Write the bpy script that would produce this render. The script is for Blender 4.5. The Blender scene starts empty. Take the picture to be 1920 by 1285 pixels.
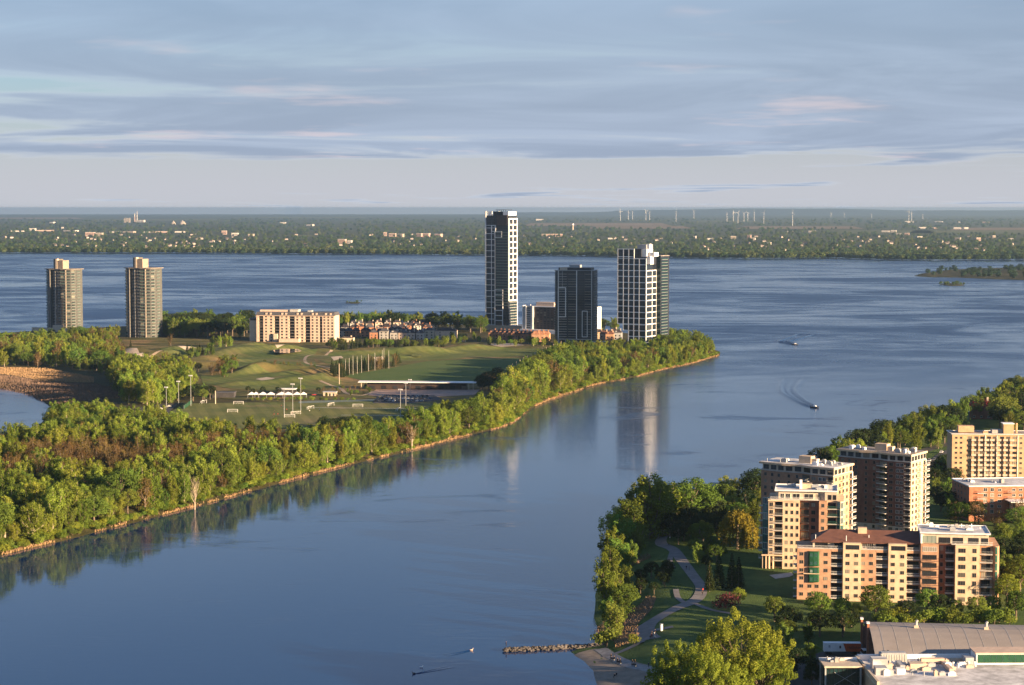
import bpy, bmesh, math, random
import numpy as np
from mathutils import Vector, Matrix
R = math.radians
SC = bpy.context.scene
COL = SC.collection
# ------------------------------------------------------------------ camera
EYE = 150.0                      # drone height above the river, metres
F = 3733.0                       # focal length in photo pixels (70 mm equivalent)
HOR = 390.0                      # true horizon row in the photo
PITCH = math.atan((642.5 - HOR) / F)
cam = bpy.data.cameras.new('camera')
cam.sensor_width = 36; cam.lens = 36 * F / 1920.0
cam.clip_start = 1; cam.clip_end = 200000
camo = bpy.data.objects.new('camera', cam); COL.objects.link(camo)
camo.location = (0, 0, EYE); camo.rotation_euler = (math.pi / 2 - PITCH, 0, 0)
SC.camera = camo
# ------------------------------------------------------------------ sun, sky, exposure
SUN_AZ = 32.0                    # degrees behind the +X (right hand) direction
SUN_EL = 10.0
sdir = Vector((math.cos(R(SUN_AZ)) * math.cos(R(SUN_EL)), -math.sin(R(SUN_AZ)) * math.cos(R(SUN_EL)), math.sin(R(SUN_EL))))
sun = bpy.data.lights.new('sun', 'SUN'); sun.energy = 5.0; sun.angle = R(0.53); sun.color = (1.0, 0.71, 0.42)
suno = bpy.data.objects.new('sun', sun); COL.objects.link(suno)
suno.rotation_euler = sdir.to_track_quat('Z', 'Y').to_euler(); suno.location = (400, -200, 400)
SC.view_settings.view_transform = 'Standard'; SC.view_settings.look = 'None'
SC.view_settings.gamma = 1.0; SC.view_settings.exposure = 1.90
SC.render.engine = 'CYCLES'
cy = SC.cycles
cy.use_denoising = True; cy.max_bounces = 6; cy.diffuse_bounces = 2; cy.glossy_bounces = 3
cy.transmission_bounces = 2; cy.volume_bounces = 0; cy.transparent_max_bounces = 8
cy.sample_clamp_indirect = 4.0; cy.caustics_reflective = False; cy.caustics_refractive = False
cy.use_adaptive_sampling = True; cy.adaptive_threshold = 0.01
W = bpy.data.worlds.new('World'); SC.world = W; W.use_nodes = True
def N(nt, t, **k):
    n = nt.nodes.new(t)
    for a, b in k.items(): setattr(n, a, b)
    return n
def M2(nt, op, a, b=None, clamp=False):
    n = nt.nodes.new('ShaderNodeMath'); n.operation = op; n.use_clamp = clamp
    for i, v in enumerate((a, b)):
        if v is None: continue
        if isinstance(v, (int, float)): n.inputs[i].default_value = v
        else: nt.links.new(v, n.inputs[i])
    return n.outputs[0]
def MIX(nt, f, a, b, blend='MIX'):
    n = nt.nodes.new('ShaderNodeMix'); n.data_type = 'RGBA'; n.blend_type = blend; n.clamp_factor = True
    for s, v in ((n.inputs[0], f), (n.inputs[6], a), (n.inputs[7], b)):
        if isinstance(v, (int, float)): s.default_value = v
        elif isinstance(v, tuple): s.default_value = (*v[:3], 1)
        else: nt.links.new(v, s)
    return n.outputs[2]
def RAMP(nt, f, stops, interp='LINEAR'):
    n = nt.nodes.new('ShaderNodeValToRGB'); nt.links.new(f, n.inputs[0]); e = n.color_ramp.elements
    n.color_ramp.interpolation = interp
    while len(e) < len(stops): e.new(0.5)
    for k, (p, c) in zip(e, stops): k.position = p; k.color = (*c, 1) if len(c) == 3 else c
    return n.outputs[0]
def NOISE(nt, vec, scale, detail=3, rough=0.55, lac=2.0, dist=0.0):
    n = nt.nodes.new('ShaderNodeTexNoise'); n.inputs['Scale'].default_value = scale
    n.inputs['Detail'].default_value = detail; n.inputs['Roughness'].default_value = rough
    n.inputs['Lacunarity'].default_value = lac; n.inputs['Distortion'].default_value = dist
    nt.links.new(vec, n.inputs['Vector']); return n.outputs[0]
def MAPR(nt, v, a, b, c=0.0, d=1.0, smooth=True):
    n = nt.nodes.new('ShaderNodeMapRange'); n.interpolation_type = 'SMOOTHSTEP' if smooth else 'LINEAR'
    nt.links.new(v, n.inputs[0])
    for i, x in enumerate((a, b, c, d)): n.inputs[1 + i].default_value = x
    return n.outputs[0]
def SCALEV(nt, vec, s, loc=(0, 0, 0)):
    n = nt.nodes.new('ShaderNodeMapping'); nt.links.new(vec, n.inputs[0]); n.inputs['Scale'].default_value = s
    n.inputs['Location'].default_value = loc; return n.outputs[0]
def build_world():
    nt = W.node_tree; nt.nodes.clear()
    tc = N(nt, 'ShaderNodeTexCoord'); sp = N(nt, 'ShaderNodeSeparateXYZ'); nt.links.new(tc.outputs['Generated'], sp.inputs[0])
    z = M2(nt, 'MAXIMUM', sp.outputs[2], 0.0008)
    cb = N(nt, 'ShaderNodeCombineXYZ'); nt.links.new(sp.outputs[0], cb.inputs[0]); nt.links.new(sp.outputs[1], cb.inputs[1]); nt.links.new(z, cb.inputs[2])
    sky = N(nt, 'ShaderNodeTexSky'); sky.sky_type = 'NISHITA'; sky.sun_disc = False
    sky.sun_elevation = R(SUN_EL); sky.sun_rotation = math.atan2(sdir.x, sdir.y)
    sky.altitude = 100; sky.air_density = 1.1; sky.dust_density = 0.3; sky.ozone_density = 6.0
    nt.links.new(cb.outputs[0], sky.inputs[0])
    zz = M2(nt, 'ADD', z, 0.017)                       # curved cloud deck: never quite reaches the horizon
    inv = M2(nt, 'DIVIDE', 1.0, zz)
    pv = N(nt, 'ShaderNodeVectorMath', operation='SCALE'); nt.links.new(cb.outputs[0], pv.inputs[0]); nt.links.new(inv, pv.inputs['Scale'])
    fl = N(nt, 'ShaderNodeVectorMath', operation='MULTIPLY'); nt.links.new(pv.outputs[0], fl.inputs[0]); fl.inputs[1].default_value = (1, 1, 0)
    p = fl.outputs[0]
    n1 = NOISE(nt, SCALEV(nt, p, (0.13, 0.10, 1), (9.3, 3.3, 0)), 1.0, 5, 0.55, 2.1, 0.4)
    n2 = NOISE(nt, SCALEV(nt, p, (0.33, 0.23, 1), (4.7, 7.2, 0)), 1.0, 5, 0.52, 2.1, 0.8)
    dens = M2(nt, 'ADD', M2(nt, 'MULTIPLY', n1, 0.62), M2(nt, 'MULTIPLY', n2, 0.38))
    # the deck thins out towards its far edge
    far = MAPR(nt, inv, 13.0, 28.0, 0.0, 0.17)
    dens = M2(nt, 'SUBTRACT', dens, far)
    cov = MAPR(nt, dens, 0.37, 0.49, 0.0, 1.0)
    tau = M2(nt, 'MULTIPLY', cov, M2(nt, 'MULTIPLY', inv, 0.165))
    op = M2(nt, 'SUBTRACT', 1.0, M2(nt, 'EXPONENT', M2(nt, 'MULTIPLY', tau, -1.0)))
    op = M2(nt, 'MULTIPLY', op, 0.93)
    skc = MIX(nt, 1.0, sky.outputs[0], (0.050, 0.050, 0.050), 'MULTIPLY')
    # thin veil of high cloud: whitens the clear air, more so where one looks through more of it
    veil = M2(nt, 'SUBTRACT', 1.0, M2(nt, 'EXPONENT', M2(nt, 'ADD', M2(nt, 'MULTIPLY', inv, -0.022), M2(nt, 'MULTIPLY', M2(nt, 'MULTIPLY', inv, inv), -0.0024))))
    skc = MIX(nt, veil, skc, (0.150, 0.155, 0.170))
    shade = MAPR(nt, n2, 0.35, 0.65, 0.0, 1.0)
    cc = MIX(nt, shade, (0.116, 0.140, 0.182), (0.088, 0.109, 0.147))
    hi = MAPR(nt, dens, 0.33, 0.47, 0.0, 1.0)
    cc = MIX(nt, hi, (0.205, 0.216, 0.232), cc)
    n3 = NOISE(nt, SCALEV(nt, p, (0.5, 0.35, 1), (1.3, 9.1, 0)), 1.0, 4, 0.6)
    pink = MAPR(nt, n3, 0.56, 0.72, 0.0, 0.6)
    cc = MIX(nt, pink, cc, (0.215, 0.180, 0.188))
    out = MIX(nt, op, skc, cc)
    bg = N(nt, 'ShaderNodeBackground'); nt.links.new(out, bg.inputs[0]); bg.inputs[1].default_value = 1.0
    ow = N(nt, 'ShaderNodeOutputWorld'); nt.links.new(bg.outputs[0], ow.inputs[0])
build_world()
W.cycles.sampling_method = 'MANUAL'; W.cycles.sample_map_resolution = 1024
# ------------------------------------------------------------------ photo pixel -> place on the ground
SP, CP = math.sin(PITCH), math.cos(PITCH)
def at(px, py, z=0.0):
    x = (px - 960.0) / F; y = (642.5 - py) / F
    d = (x, CP + y * SP, -SP + y * CP)
    t = (z - EYE) / d[2]
    return (d[0] * t, d[1] * t, z)
def zat(D, py):
    y = (642.5 - py) / F
    return EYE + D * (-SP + y * CP) / (CP + y * SP)
def d_of(z, py):
    y = (642.5 - py) / F
    return (z - EYE) * (CP + y * SP) / (-SP + y * CP)
def at_d(px, D, z=0.0):
    return ((px - 960.0) / F * (D * CP - (z - EYE) * SP), D, z)
def mpp(D): return D / F                # metres per photo pixel at depth D
rng = random.Random(7)
# ------------------------------------------------------------------ materials
MATS = {}
def new_mat(name):
    m = bpy.data.materials.new(name); m.use_nodes = True; nt = m.node_tree; nt.nodes.clear()
    o = N(nt, 'ShaderNodeOutputMaterial'); MATS[name] = m; return m, nt, o
def pm(name, c, rough=0.8, var=0.18, scale=0.6, bump=0.0, spec=0.3, metal=0.0, rnd=0.0, c2=None, det=4):
    m, nt, o = new_mat(name)
    b = N(nt, 'ShaderNodeBsdfPrincipled'); nt.links.new(b.outputs[0], o.inputs[0])
    g = N(nt, 'ShaderNodeNewGeometry'); pos = g.outputs['Position']
    n = NOISE(nt, pos, scale, det, 0.62)
    lo = tuple(x * (1 - var) for x in c); hi = c2 if c2 else tuple(min(1, x * (1 + var)) for x in c)
    col = MIX(nt, MAPR(nt, n, 0.32, 0.68), lo, hi)
    if rnd:
        oi = N(nt, 'ShaderNodeObjectInfo')
        col = MIX(nt, 1.0, col, RAMP(nt, oi.outputs['Random'], [(0, (1 - rnd,) * 3), (1, (1 + rnd,) * 3)]), 'MULTIPLY')
    nt.links.new(col, b.inputs['Base Color'])
    b.inputs['Roughness'].default_value = rough; b.inputs['Specular IOR Level'].default_value = spec; b.inputs['Metallic'].default_value = metal
    if bump:
        bp = N(nt, 'ShaderNodeBump'); bp.inputs['Strength'].default_value = bump; bp.inputs['Distance'].default_value = 0.3
        nt.links.new(n, bp.inputs['Height']); nt.links.new(bp.outputs[0], b.inputs['Normal'])
    return m
def leafmat(name, c, rnd=0.25, hue=0.02, trans=0.35):
    m, nt, o = new_mat(name)
    oi = N(nt, 'ShaderNodeObjectInfo'); g = N(nt, 'ShaderNodeNewGeometry')
    n = NOISE(nt, g.outputs['Position'], 0.35, 2)
    hs = N(nt, 'ShaderNodeHueSaturation'); hs.inputs['Color'].default_value = (*c, 1)
    nt.links.new(MAPR(nt, oi.outputs['Random'], 0, 1, 0.5 - hue, 0.5 + hue, False), hs.inputs['Hue'])
    r2 = M2(nt, 'FRACT', M2(nt, 'MULTIPLY', oi.outputs['Random'], 17.31))
    v = M2(nt, 'ADD', MAPR(nt, r2, 0, 1, 1 - rnd, 1 + rnd, False), MAPR(nt, n, 0.3, 0.7, -0.18, 0.18, False))
    nt.links.new(v, hs.inputs['Value'])
    d = N(nt, 'ShaderNodeBsdfDiffuse'); t = N(nt, 'ShaderNodeBsdfTranslucent'); mx = N(nt, 'ShaderNodeMixShader'); mx.inputs[0].default_value = trans
    nt.links.new(hs.outputs[0], d.inputs[0]); nt.links.new(hs.outputs[0], t.inputs[0])
    nt.links.new(d.outputs[0], mx.inputs[1]); nt.links.new(t.outputs[0], mx.inputs[2]); nt.links.new(mx.outputs[0], o.inputs[0])
    return m
def glassmat(name, c, blind=(0.35, 0.32, 0.28), p=0.8, rough=0.06):
    m, nt, o = new_mat(name)
    b = N(nt, 'ShaderNodeBsdfPrincipled'); nt.links.new(b.outputs[0], o.inputs[0])
    oi = N(nt, 'ShaderNodeObjectInfo')
    col = RAMP(nt, oi.outputs['Random'], [(0, c), (p, tuple(x * 1.8 for x in c)), (min(0.99, p + 0.06), tuple(x * 0.5 for x in blind)), (1, blind)])  # some panes paler at random: drawn blinds and curtains
    nt.links.new(col, b.inputs['Base Color']); b.inputs['Roughness'].default_value = rough
    b.inputs['Specular IOR Level'].default_value = 0.5
    return m
CREAM = pm('cream_brick', (0.58, 0.435, 0.295), 0.9, 0.14, 0.35, det=7)
ORANGE = pm('orange_brick', (0.42, 0.245, 0.155), 0.9, 0.18, 0.35, det=7)
BROWN = pm('brown_brick', (0.20, 0.095, 0.065), 0.9, 0.2, 0.35, det=7)
TAN = pm('tan_brick', (0.50, 0.325, 0.19), 0.9, 0.14, 0.35, det=7)
REDBR = pm('red_brick', (0.36, 0.15, 0.085), 0.9, 0.15, 0.9)
STONE = pm('pale_stone', (0.52, 0.43, 0.33), 0.9, 0.10, 0.8)
PINKST = pm('pink_stone', (0.55, 0.42, 0.33), 0.9, 0.10, 0.5)
WHITE = pm('white_paint', (0.80, 0.79, 0.77), 0.6, 0.06, 0.5)
WROOF = pm('white_roof', (0.55, 0.54, 0.53), 0.85, 0.38, 0.16, det=8)
GROOF = pm('gravel_roof', (0.26, 0.23, 0.21), 0.95, 0.25, 0.3, det=6)
GREYM = pm('grey_metal', (0.35, 0.36, 0.37), 0.5, 0.1, 0.8)
DGREY = pm('dark_grey', (0.055, 0.052, 0.055), 0.7, 0.2, 0.6)
NAVY = pm('tower_cladding', (0.022, 0.027, 0.038), 0.5, 0.2, 0.6)
SLATE = pm('slate_roof', (0.075, 0.075, 0.085), 0.8, 0.25, 0.5)
REDROOF = pm('red_brown_roof', (0.14, 0.065, 0.048), 0.8, 0.15, 0.5)
CONC = pm('concrete', (0.40, 0.38, 0.35), 0.9, 0.15, 0.5)
SLAB = pm('balcony_concrete', (0.55, 0.51, 0.46), 0.9, 0.1, 0.5)
RAIL = pm('railing_metal', (0.30, 0.31, 0.30), 0.5, 0.1, 1)
WRAIL = pm('white_railing', (0.72, 0.71, 0.69), 0.5, 0.05, 1)
TEAL = pm('green_glass_frame', (0.04, 0.16, 0.12), 0.25, 0.1, 1, spec=0.5)
GREENP = pm('green_panel', (0.014, 0.07, 0.034), 0.35, 0.15, 0.5, spec=0.5)
GLASS = glassmat('window_glass', (0.016, 0.018, 0.022), (0.30, 0.27, 0.22), 0.82)
BLUEGL = glassmat('blue_glass', (0.010, 0.016, 0.026), (0.06, 0.075, 0.09), 0.9, 0.05)
TEALGL = glassmat('teal_glass', (0.03, 0.06, 0.06), (0.35, 0.40, 0.36), 0.86, 0.08)
FRAME = pm('window_frame', (0.24, 0.20, 0.16), 0.6, 0.1, 1)
WFRAME = pm('white_window_frame', (0.65, 0.63, 0.60), 0.6, 0.05, 1)
DFRAME = pm('dark_window_frame', (0.04, 0.04, 0.045), 0.5, 0.1, 1)
ASPH = pm('asphalt', (0.062, 0.060, 0.062), 0.9, 0.2, 0.15, det=6)
PATHM = pm('path_gravel', (0.20, 0.185, 0.18), 0.95, 0.15, 0.3, det=6)
PAVER = pm('pink_pavers', (0.36, 0.25, 0.20), 0.9, 0.15, 0.2)
SAND = pm('sand', (0.23, 0.19, 0.15), 0.95, 0.16, 0.25, det=8)
BUNK = pm('bunker_sand', (0.55, 0.44, 0.32), 0.95, 0.1, 0.3)
ROCK = pm('rock', (0.095, 0.085, 0.08), 0.9, 0.35, 0.8, 0.3, rnd=0.35)
BARK = pm('bark', (0.15, 0.115, 0.085), 0.95, 0.3, 1.5)
PBARK = pm('pale_bark', (0.34, 0.28, 0.21), 0.95, 0.25, 1.5)
REED = pm('dry_reed', (0.33, 0.215, 0.115), 0.95, 0.25, 0.3)
DREED = pm('dull_reed', (0.17, 0.115, 0.085), 0.95, 0.25, 0.2)
L_POP = leafmat('poplar_leaf', (0.215, 0.268, 0.042), 0.34, 0.026, 0.42)
L_GRN = leafmat('green_leaf', (0.125, 0.178, 0.034), 0.38, 0.03)
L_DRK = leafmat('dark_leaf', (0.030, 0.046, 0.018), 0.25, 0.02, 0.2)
L_BRN = leafmat('budding_leaf', (0.150, 0.105, 0.038), 0.25, 0.02)
L_YEL = leafmat('golden_leaf', (0.205, 0.245, 0.034), 0.15, 0.012, 0.4)
L_WIL = leafmat('willow_leaf', (0.20, 0.175, 0.028), 0.1, 0.01, 0.4)
L_RED = leafmat('red_leaf', (0.085, 0.032, 0.030), 0.2, 0.02)
# ------------------------------------------------------------------ object helpers
def link(o, parent=None):
    COL.objects.link(o)
    if parent is not None: o.parent = parent
    return o
def tag(o, label=None, cat=None, group=None, kind=None):
    if label: o['label'] = label
    if cat: o['category'] = cat
    if group: o['group'] = group
    if kind: o['kind'] = kind
    return o
def empty(name, loc, rz=0.0, label=None, cat=None, group=None):
    o = bpy.data.objects.new(name, None); o.location = loc; o.rotation_euler = (0, 0, rz); o.empty_display_size = 1
    link(o); return tag(o, label, cat, group)
def ob(name, me, parent=None, loc=None, rz=None, mat=None):
    o = bpy.data.objects.new(name, me)
    if mat is not None and not me.materials: me.materials.append(mat)
    if loc is not None: o.location = loc
    if rz is not None: o.rotation_euler = (0, 0, rz)
    return link(o, parent)
def pydata(name, v, f, mats=(), mi=None, smooth=False):
    me = bpy.data.meshes.new(name); me.from_pydata([tuple(map(float, p)) for p in v] if not isinstance(v, np.ndarray) else v.tolist(), [], f if not isinstance(f, np.ndarray) else f.tolist())
    for m in mats: me.materials.append(m)
    if mi is not None: me.polygons.foreach_set('material_index', np.asarray(mi, dtype=np.int32))
    if smooth: me.polygons.foreach_set('use_smooth', np.ones(len(me.polygons), dtype=bool))
    me.update(); return me
def quads(name, V, mat, smooth=False):
    """V: (n,4,3) array -> mesh of separate quads"""
    V = np.asarray(V, dtype=np.float32); n = len(V)
    me = bpy.data.meshes.new(name); me.vertices.add(n * 4); me.loops.add(n * 4); me.polygons.add(n)
    me.vertices.foreach_set('co', V.reshape(-1)); me.loops.foreach_set('vertex_index', np.arange(n * 4, dtype=np.int32))
    me.polygons.foreach_set('loop_start', np.arange(0, n * 4, 4, dtype=np.int32)); me.polygons.foreach_set('loop_total', np.full(n, 4, dtype=np.int32))
    me.materials.append(mat); me.update(calc_edges=True); return me
class MB:
    """collects boxes, prisms and tubes into one mesh"""
    def __init__(s): s.v = []; s.f = []; s.m = []
    def box(s, x0, x1, y0, y1, z0, z1, m=0):
        k = len(s.v); s.v += [(x0, y0, z0), (x1, y0, z0), (x1, y1, z0), (x0, y1, z0), (x0, y0, z1), (x1, y0, z1), (x1, y1, z1), (x0, y1, z1)]
        for q in ((0, 3, 2, 1), (4, 5, 6, 7), (0, 1, 5, 4), (1, 2, 6, 5), (2, 3, 7, 6), (3, 0, 4, 7)): s.f.append([k + i for i in q]); s.m.append(m)
        return s
    def prism(s, poly, z0, z1, m=0, top=True):
        k = len(s.v); n = len(poly); s.v += [(p[0], p[1], z0) for p in poly] + [(p[0], p[1], z1) for p in poly]
        for i in range(n):
            j = (i + 1) % n; s.f.append([k + i, k + j, k + n + j, k + n + i]); s.m.append(m)
        if top: s.f.append([k + n + i for i in range(n)]); s.m.append(m)
        s.f.append([k + i for i in reversed(range(n))]); s.m.append(m)
        return s
    def loft(s, rings, m=0, cap=True):
        k = len(s.v); n = len(rings[0])
        for r in rings: s.v += [tuple(p) for p in r]
        for a in range(len(rings) - 1):
            for i in range(n):
                j = (i + 1) % n; s.f.append([k + a * n + i, k + a * n + j, k + (a + 1) * n + j, k + (a + 1) * n + i]); s.m.append(m)
        if cap:
            s.f.append([k + i for i in reversed(range(n))]); s.m.append(m)
            b = k + (len(rings) - 1) * n; s.f.append([b + i for i in range(n)]); s.m.append(m)
        return s
    def tube(s, pts, rad, n=6, m=0, cap=True):
        pts = [Vector(p) for p in pts]; rings = []
        for i, p in enumerate(pts):
            d = (pts[min(i + 1, len(pts) - 1)] - pts[max(i - 1, 0)]).normalized()
            u = d.cross(Vector((0.31, 0.95, 0.05))); u.normalize(); w = d.cross(u)
            r = rad[i] if isinstance(rad, (list, tuple)) else rad
            rings.append([p + (u * math.cos(2 * math.pi * k / n) + w * math.sin(2 * math.pi * k / n)) * r for k in range(n)])
        return s.loft(rings, m, cap)
    def poly(s, pts, m=0):
        k = len(s.v); s.v += [tuple(p) for p in pts]; s.f.append(list(range(k, k + len(pts)))); s.m.append(m); return s
    def mesh(s, name, *mats): return pydata(name, s.v, s.f, mats, s.m)
    def ob(s, name, parent, *mats, loc=None, rz=None): return ob(name, s.mesh(name, *mats), parent, loc, rz)
# ------------------------------------------------------------------ terrain outlines, photo pixels on the water line
def W2(pts, z=0.0): return np.array([at(p[0], p[1], z)[:2] for p in pts])
ISLAND_PX = [(-260, 1112), (-100, 1068), (0, 1043), (60, 1028), (120, 1014), (190, 996), (265, 977), (330, 960), (400, 942), (470, 922), (540, 903), (610, 884), (690, 864), (760, 848), (830, 830), (900, 812), (955, 797), (985, 776), (1000, 765), (1040, 748), (1085, 733), (1120, 722), (1180, 710), (1240, 695), (1290, 684), (1325, 674), (1350, 667), (1350, 660), (1325, 650), (1280, 640), (1200, 630), (1120, 618), (980, 612), (860, 612), (700, 606), (520, 604), (300, 612), (180, 618), (60, 624), (-60, 632), (-400, 640), (-900, 650), (-900, 1000)]
LAGOON_PX = [(-300, 738), (-40, 727), (10, 729), (52, 738), (80, 752), (100, 768), (60, 812), (-60, 830), (-300, 830)]
BANK_PX = [(1122, 1330), (1121, 1285), (1113, 1258), (1092, 1237), (1066, 1222), (1095, 1213), (1128, 1205), (1120, 1180), (1112, 1160), (1116, 1110), (1124, 1060), (1134, 1020), (1150, 990), (1200, 968), (1270, 950), (1360, 932), (1450, 912), (1510, 893), (1545, 872), (1620, 842), (1700, 815), (1780, 785), (1850, 760), (1920, 735), (1990, 706), (2200, 650), (2700, 650), (2700, 1400), (1500, 1500), (1130, 1400)]
ISLAND, LAGOON, BANK = W2(ISLAND_PX), W2(LAGOON_PX), W2(BANK_PX)
def sdf(poly, X, Y):
    """signed distance, positive inside"""
    X = np.asarray(X, float); Y = np.asarray(Y, float)
    d = np.full(X.shape, 1e18); s = np.zeros(X.shape, bool); n = len(poly)
    for i in range(n):
        ax, ay = poly[i]; bx, by = poly[(i + 1) % n]; ex, ey = bx - ax, by - ay
        t = np.clip(((X - ax) * ex + (Y - ay) * ey) / (ex * ex + ey * ey + 1e-12), 0, 1)
        d = np.minimum(d, (X - ax - t * ex) ** 2 + (Y - ay - t * ey) ** 2)
        c = ((ay > Y) != (by > Y)) & (X < (bx - ax) * (Y - ay) / (by - ay + 1e-12) + ax); s ^= c
    return np.where(s, 1, -1) * np.sqrt(d)
GOLF = W2([(205, 648), (300, 640), (470, 650), (620, 660), (760, 650), (900, 645), (930, 655), (800, 668), (640, 690), (640, 735), (450, 732), (370, 715), (300, 690), (230, 672)], 3.5)
def sst(x): x = np.clip(x, 0, 1); return x * x * (3 - 2 * x)
_MND = [(rng.uniform(-0.5, 0.5), rng.uniform(0, 6.28), rng.uniform(0, 6.28), rng.uniform(0.02, 0.06), rng.uniform(0.02, 0.07)) for _ in range(9)]
BERMS = []
for px_, py_, ln_, wd_, h_, an_ in [(470, 655, 45, 16, 7, 62), (440, 664, 40, 14, 5, 55), (540, 657, 60, 13, 6, 25), (600, 662, 30, 12, 5, 40), (245, 663, 45, 13, 6, 150), (300, 668, 40, 12, 5, 30), (345, 659, 30, 12, 4, 20), (520, 697, 50, 11, 6, 15), (590, 700, 40, 11, 5, 30), (470, 700, 30, 10, 5, 60), (400, 680, 35, 12, 5, 45), (330, 688, 36, 12, 5, 20), (425, 722, 40, 9, 3, 20), (560, 716, 40, 9, 3.5, 20), (620, 708, 25, 9, 4, 50), (690, 664, 50, 12, 4, 10), (800, 662, 40, 10, 4, 15), (950, 657, 40, 10, 4, 160), (880, 655, 35, 10, 4, 20), (760, 671, 25, 9, 3, 30)]:
    x_, y_, _ = at(px_, py_, 4); BERMS.append((x_, y_, math.cos(R(an_)), math.sin(R(an_)), ln_, wd_, h_))
def mound(X, Y):
    h = 0
    for a, p, q, fx, fy in _MND: h = h + np.sin(X * fx * (1 + a) + p) * np.sin(Y * fy + q + X * 0.008)
    h = np.clip(h * 1.0 + 0.4, 0, 3.0)
    for cx, cy, ca, sa, lx, ly, a in BERMS: u = (X - cx) * ca + (Y - cy) * sa; v = -(X - cx) * sa + (Y - cy) * ca; h = h + a * np.exp(-(u / lx) ** 2 - (v / ly) ** 2)
    return h
def island_z(X, Y):
    X = np.asarray(X, float); Y = np.asarray(Y, float)
    d = np.minimum(sdf(ISLAND, X, Y), -sdf(LAGOON, X, Y))
    z = np.where(d > 0, 0.7 * sst(d / 2.5) + 2.8 * sst((d - 1.5) / 16), np.maximum(d * 0.25, -2.0))
    g = sst((sdf(GOLF, X, Y) + 12) / 30)
    return z + g * mound(X, Y)
def bank_z(X, Y):
    d = sdf(BANK, X, Y)
    return np.where(d > 0, 0.5 * sst(d / 3) + 4.5 * sst((d - 2) / 30), np.maximum(d * 0.25, -2.0))
def terrain(name, poly, zf, step, mat, far=None):
    x0, y0 = poly.min(0) - 12; x1, y1 = poly.max(0) + 12
    if far: x0, x1, y0, y1 = max(x0, far[0]), min(x1, far[1]), max(y0, far[2]), min(y1, far[3])
    xs = np.arange(x0, x1 + step, step); ys = np.arange(y0, y1 + step, step)
    X, Y = np.meshgrid(xs, ys); Z = zf(X, Y); ny, nx = X.shape
    V = np.stack([X, Y, Z], -1).reshape(-1, 3); idx = np.arange(ny * nx).reshape(ny, nx)
    Q = np.stack([idx[:-1, :-1], idx[:-1, 1:], idx[1:, 1:], idx[1:, :-1]], -1).reshape(-1, 4)
    zq = Z.reshape(-1)[Q].max(1); Q = Q[zq > -1.9]
    me = pydata(name, V, Q, [mat], None, True); o = ob(name, me); tag(o, kind='structure'); return o
def zI(x, y): return float(island_z(np.array([x]), np.array([y]))[0])
def zB(x, y): return float(bank_z(np.array([x]), np.array([y]))[0])
def drape(name, px, zf, mat, dz=0.06, step=4.0, zref=3.5, seg=10.0, world=None, kind='structure'):
    """a sheet cut to an outline (photo pixels) and laid over the terrain"""
    P = W2(px, zref) if world is None else np.asarray(world)
    ys = np.arange(P[:, 1].min() + 1e-3, P[:, 1].max(), step); ys = np.append(ys, P[:, 1].max() - 1e-3)
    V = []; Fc = []; prev = None
    for y in ys:
        xs = []
        for i in range(len(P)):
            a, b = P[i], P[(i + 1) % len(P)]
            if (a[1] > y) != (b[1] > y): xs.append(a[0] + (y - a[1]) / (b[1] - a[1]) * (b[0] - a[0]))
        xs.sort(); rows = []
        for k in range(0, len(xs) - 1, 2):
            n = max(2, int((xs[k + 1] - xs[k]) / seg) + 2); st = len(V)
            V += [(x, y) for x in np.linspace(xs[k], xs[k + 1], n)]; rows.append((st, n))
        if prev is not None and len(prev) == len(rows):
            for (s0, n0), (s1, n1) in zip(prev, rows):
                i = j = 0
                while i < n0 - 1 or j < n1 - 1:
                    if j >= n1 - 1 or (i < n0 - 1 and (i + 1) / (n0 - 1) <= (j + 1) / (n1 - 1)): Fc.append((s0 + i, s0 + i + 1, s1 + j)); i += 1
                    else: Fc.append((s0 + i, s1 + j + 1, s1 + j)); j += 1
        prev = rows
    A = np.array(V); Z = zf(A[:, 0], A[:, 1]) + dz
    o = ob(name, pydata(name, np.column_stack([A, Z]), Fc, [mat], None, True)); tag(o, kind=kind); return o
def smooth_line(P, n=8):
    P = [np.array(p, float) for p in P]; out = []
    for i in range(len(P) - 1):
        p0, p1, p2, p3 = P[max(i - 1, 0)], P[i], P[i + 1], P[min(i + 2, len(P) - 1)]
        for t in np.linspace(0, 1, n, endpoint=False): out.append(0.5 * (2 * p1 + (p2 - p0) * t + (2 * p0 - 5 * p1 + 4 * p2 - p3) * t * t + (3 * p1 - p0 - 3 * p2 + p3) * t ** 3))
    out.append(P[-1]); return np.array(out)
def ribbon(name, px, width, zf, mat, dz=0.10, zref=4.0):
    C = smooth_line(W2(px, zref)); T = np.gradient(C, axis=0); T /= np.linalg.norm(T, axis=1)[:, None]; Nn = np.column_stack([-T[:, 1], T[:, 0]])
    w = np.broadcast_to(np.asarray(width, float), (len(C),)) if np.ndim(width) == 0 else np.interp(np.linspace(0, 1, len(C)), np.linspace(0, 1, len(width)), width)
    cols = [C + Nn * (w * k)[:, None] for k in (-0.5, 0, 0.5)]
    A = np.stack(cols, 1).reshape(-1, 2); Z = zf(A[:, 0], A[:, 1]) + dz
    fc = []
    for i in range(len(C) - 1):
        for k in (0, 1): a = i * 3 + k; fc.append((a, a + 1, a + 4, a + 3))
    o = ob(name, pydata(name, np.column_stack([A, Z]), fc, [mat], None, True)); tag(o, kind='structure'); return o
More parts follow.
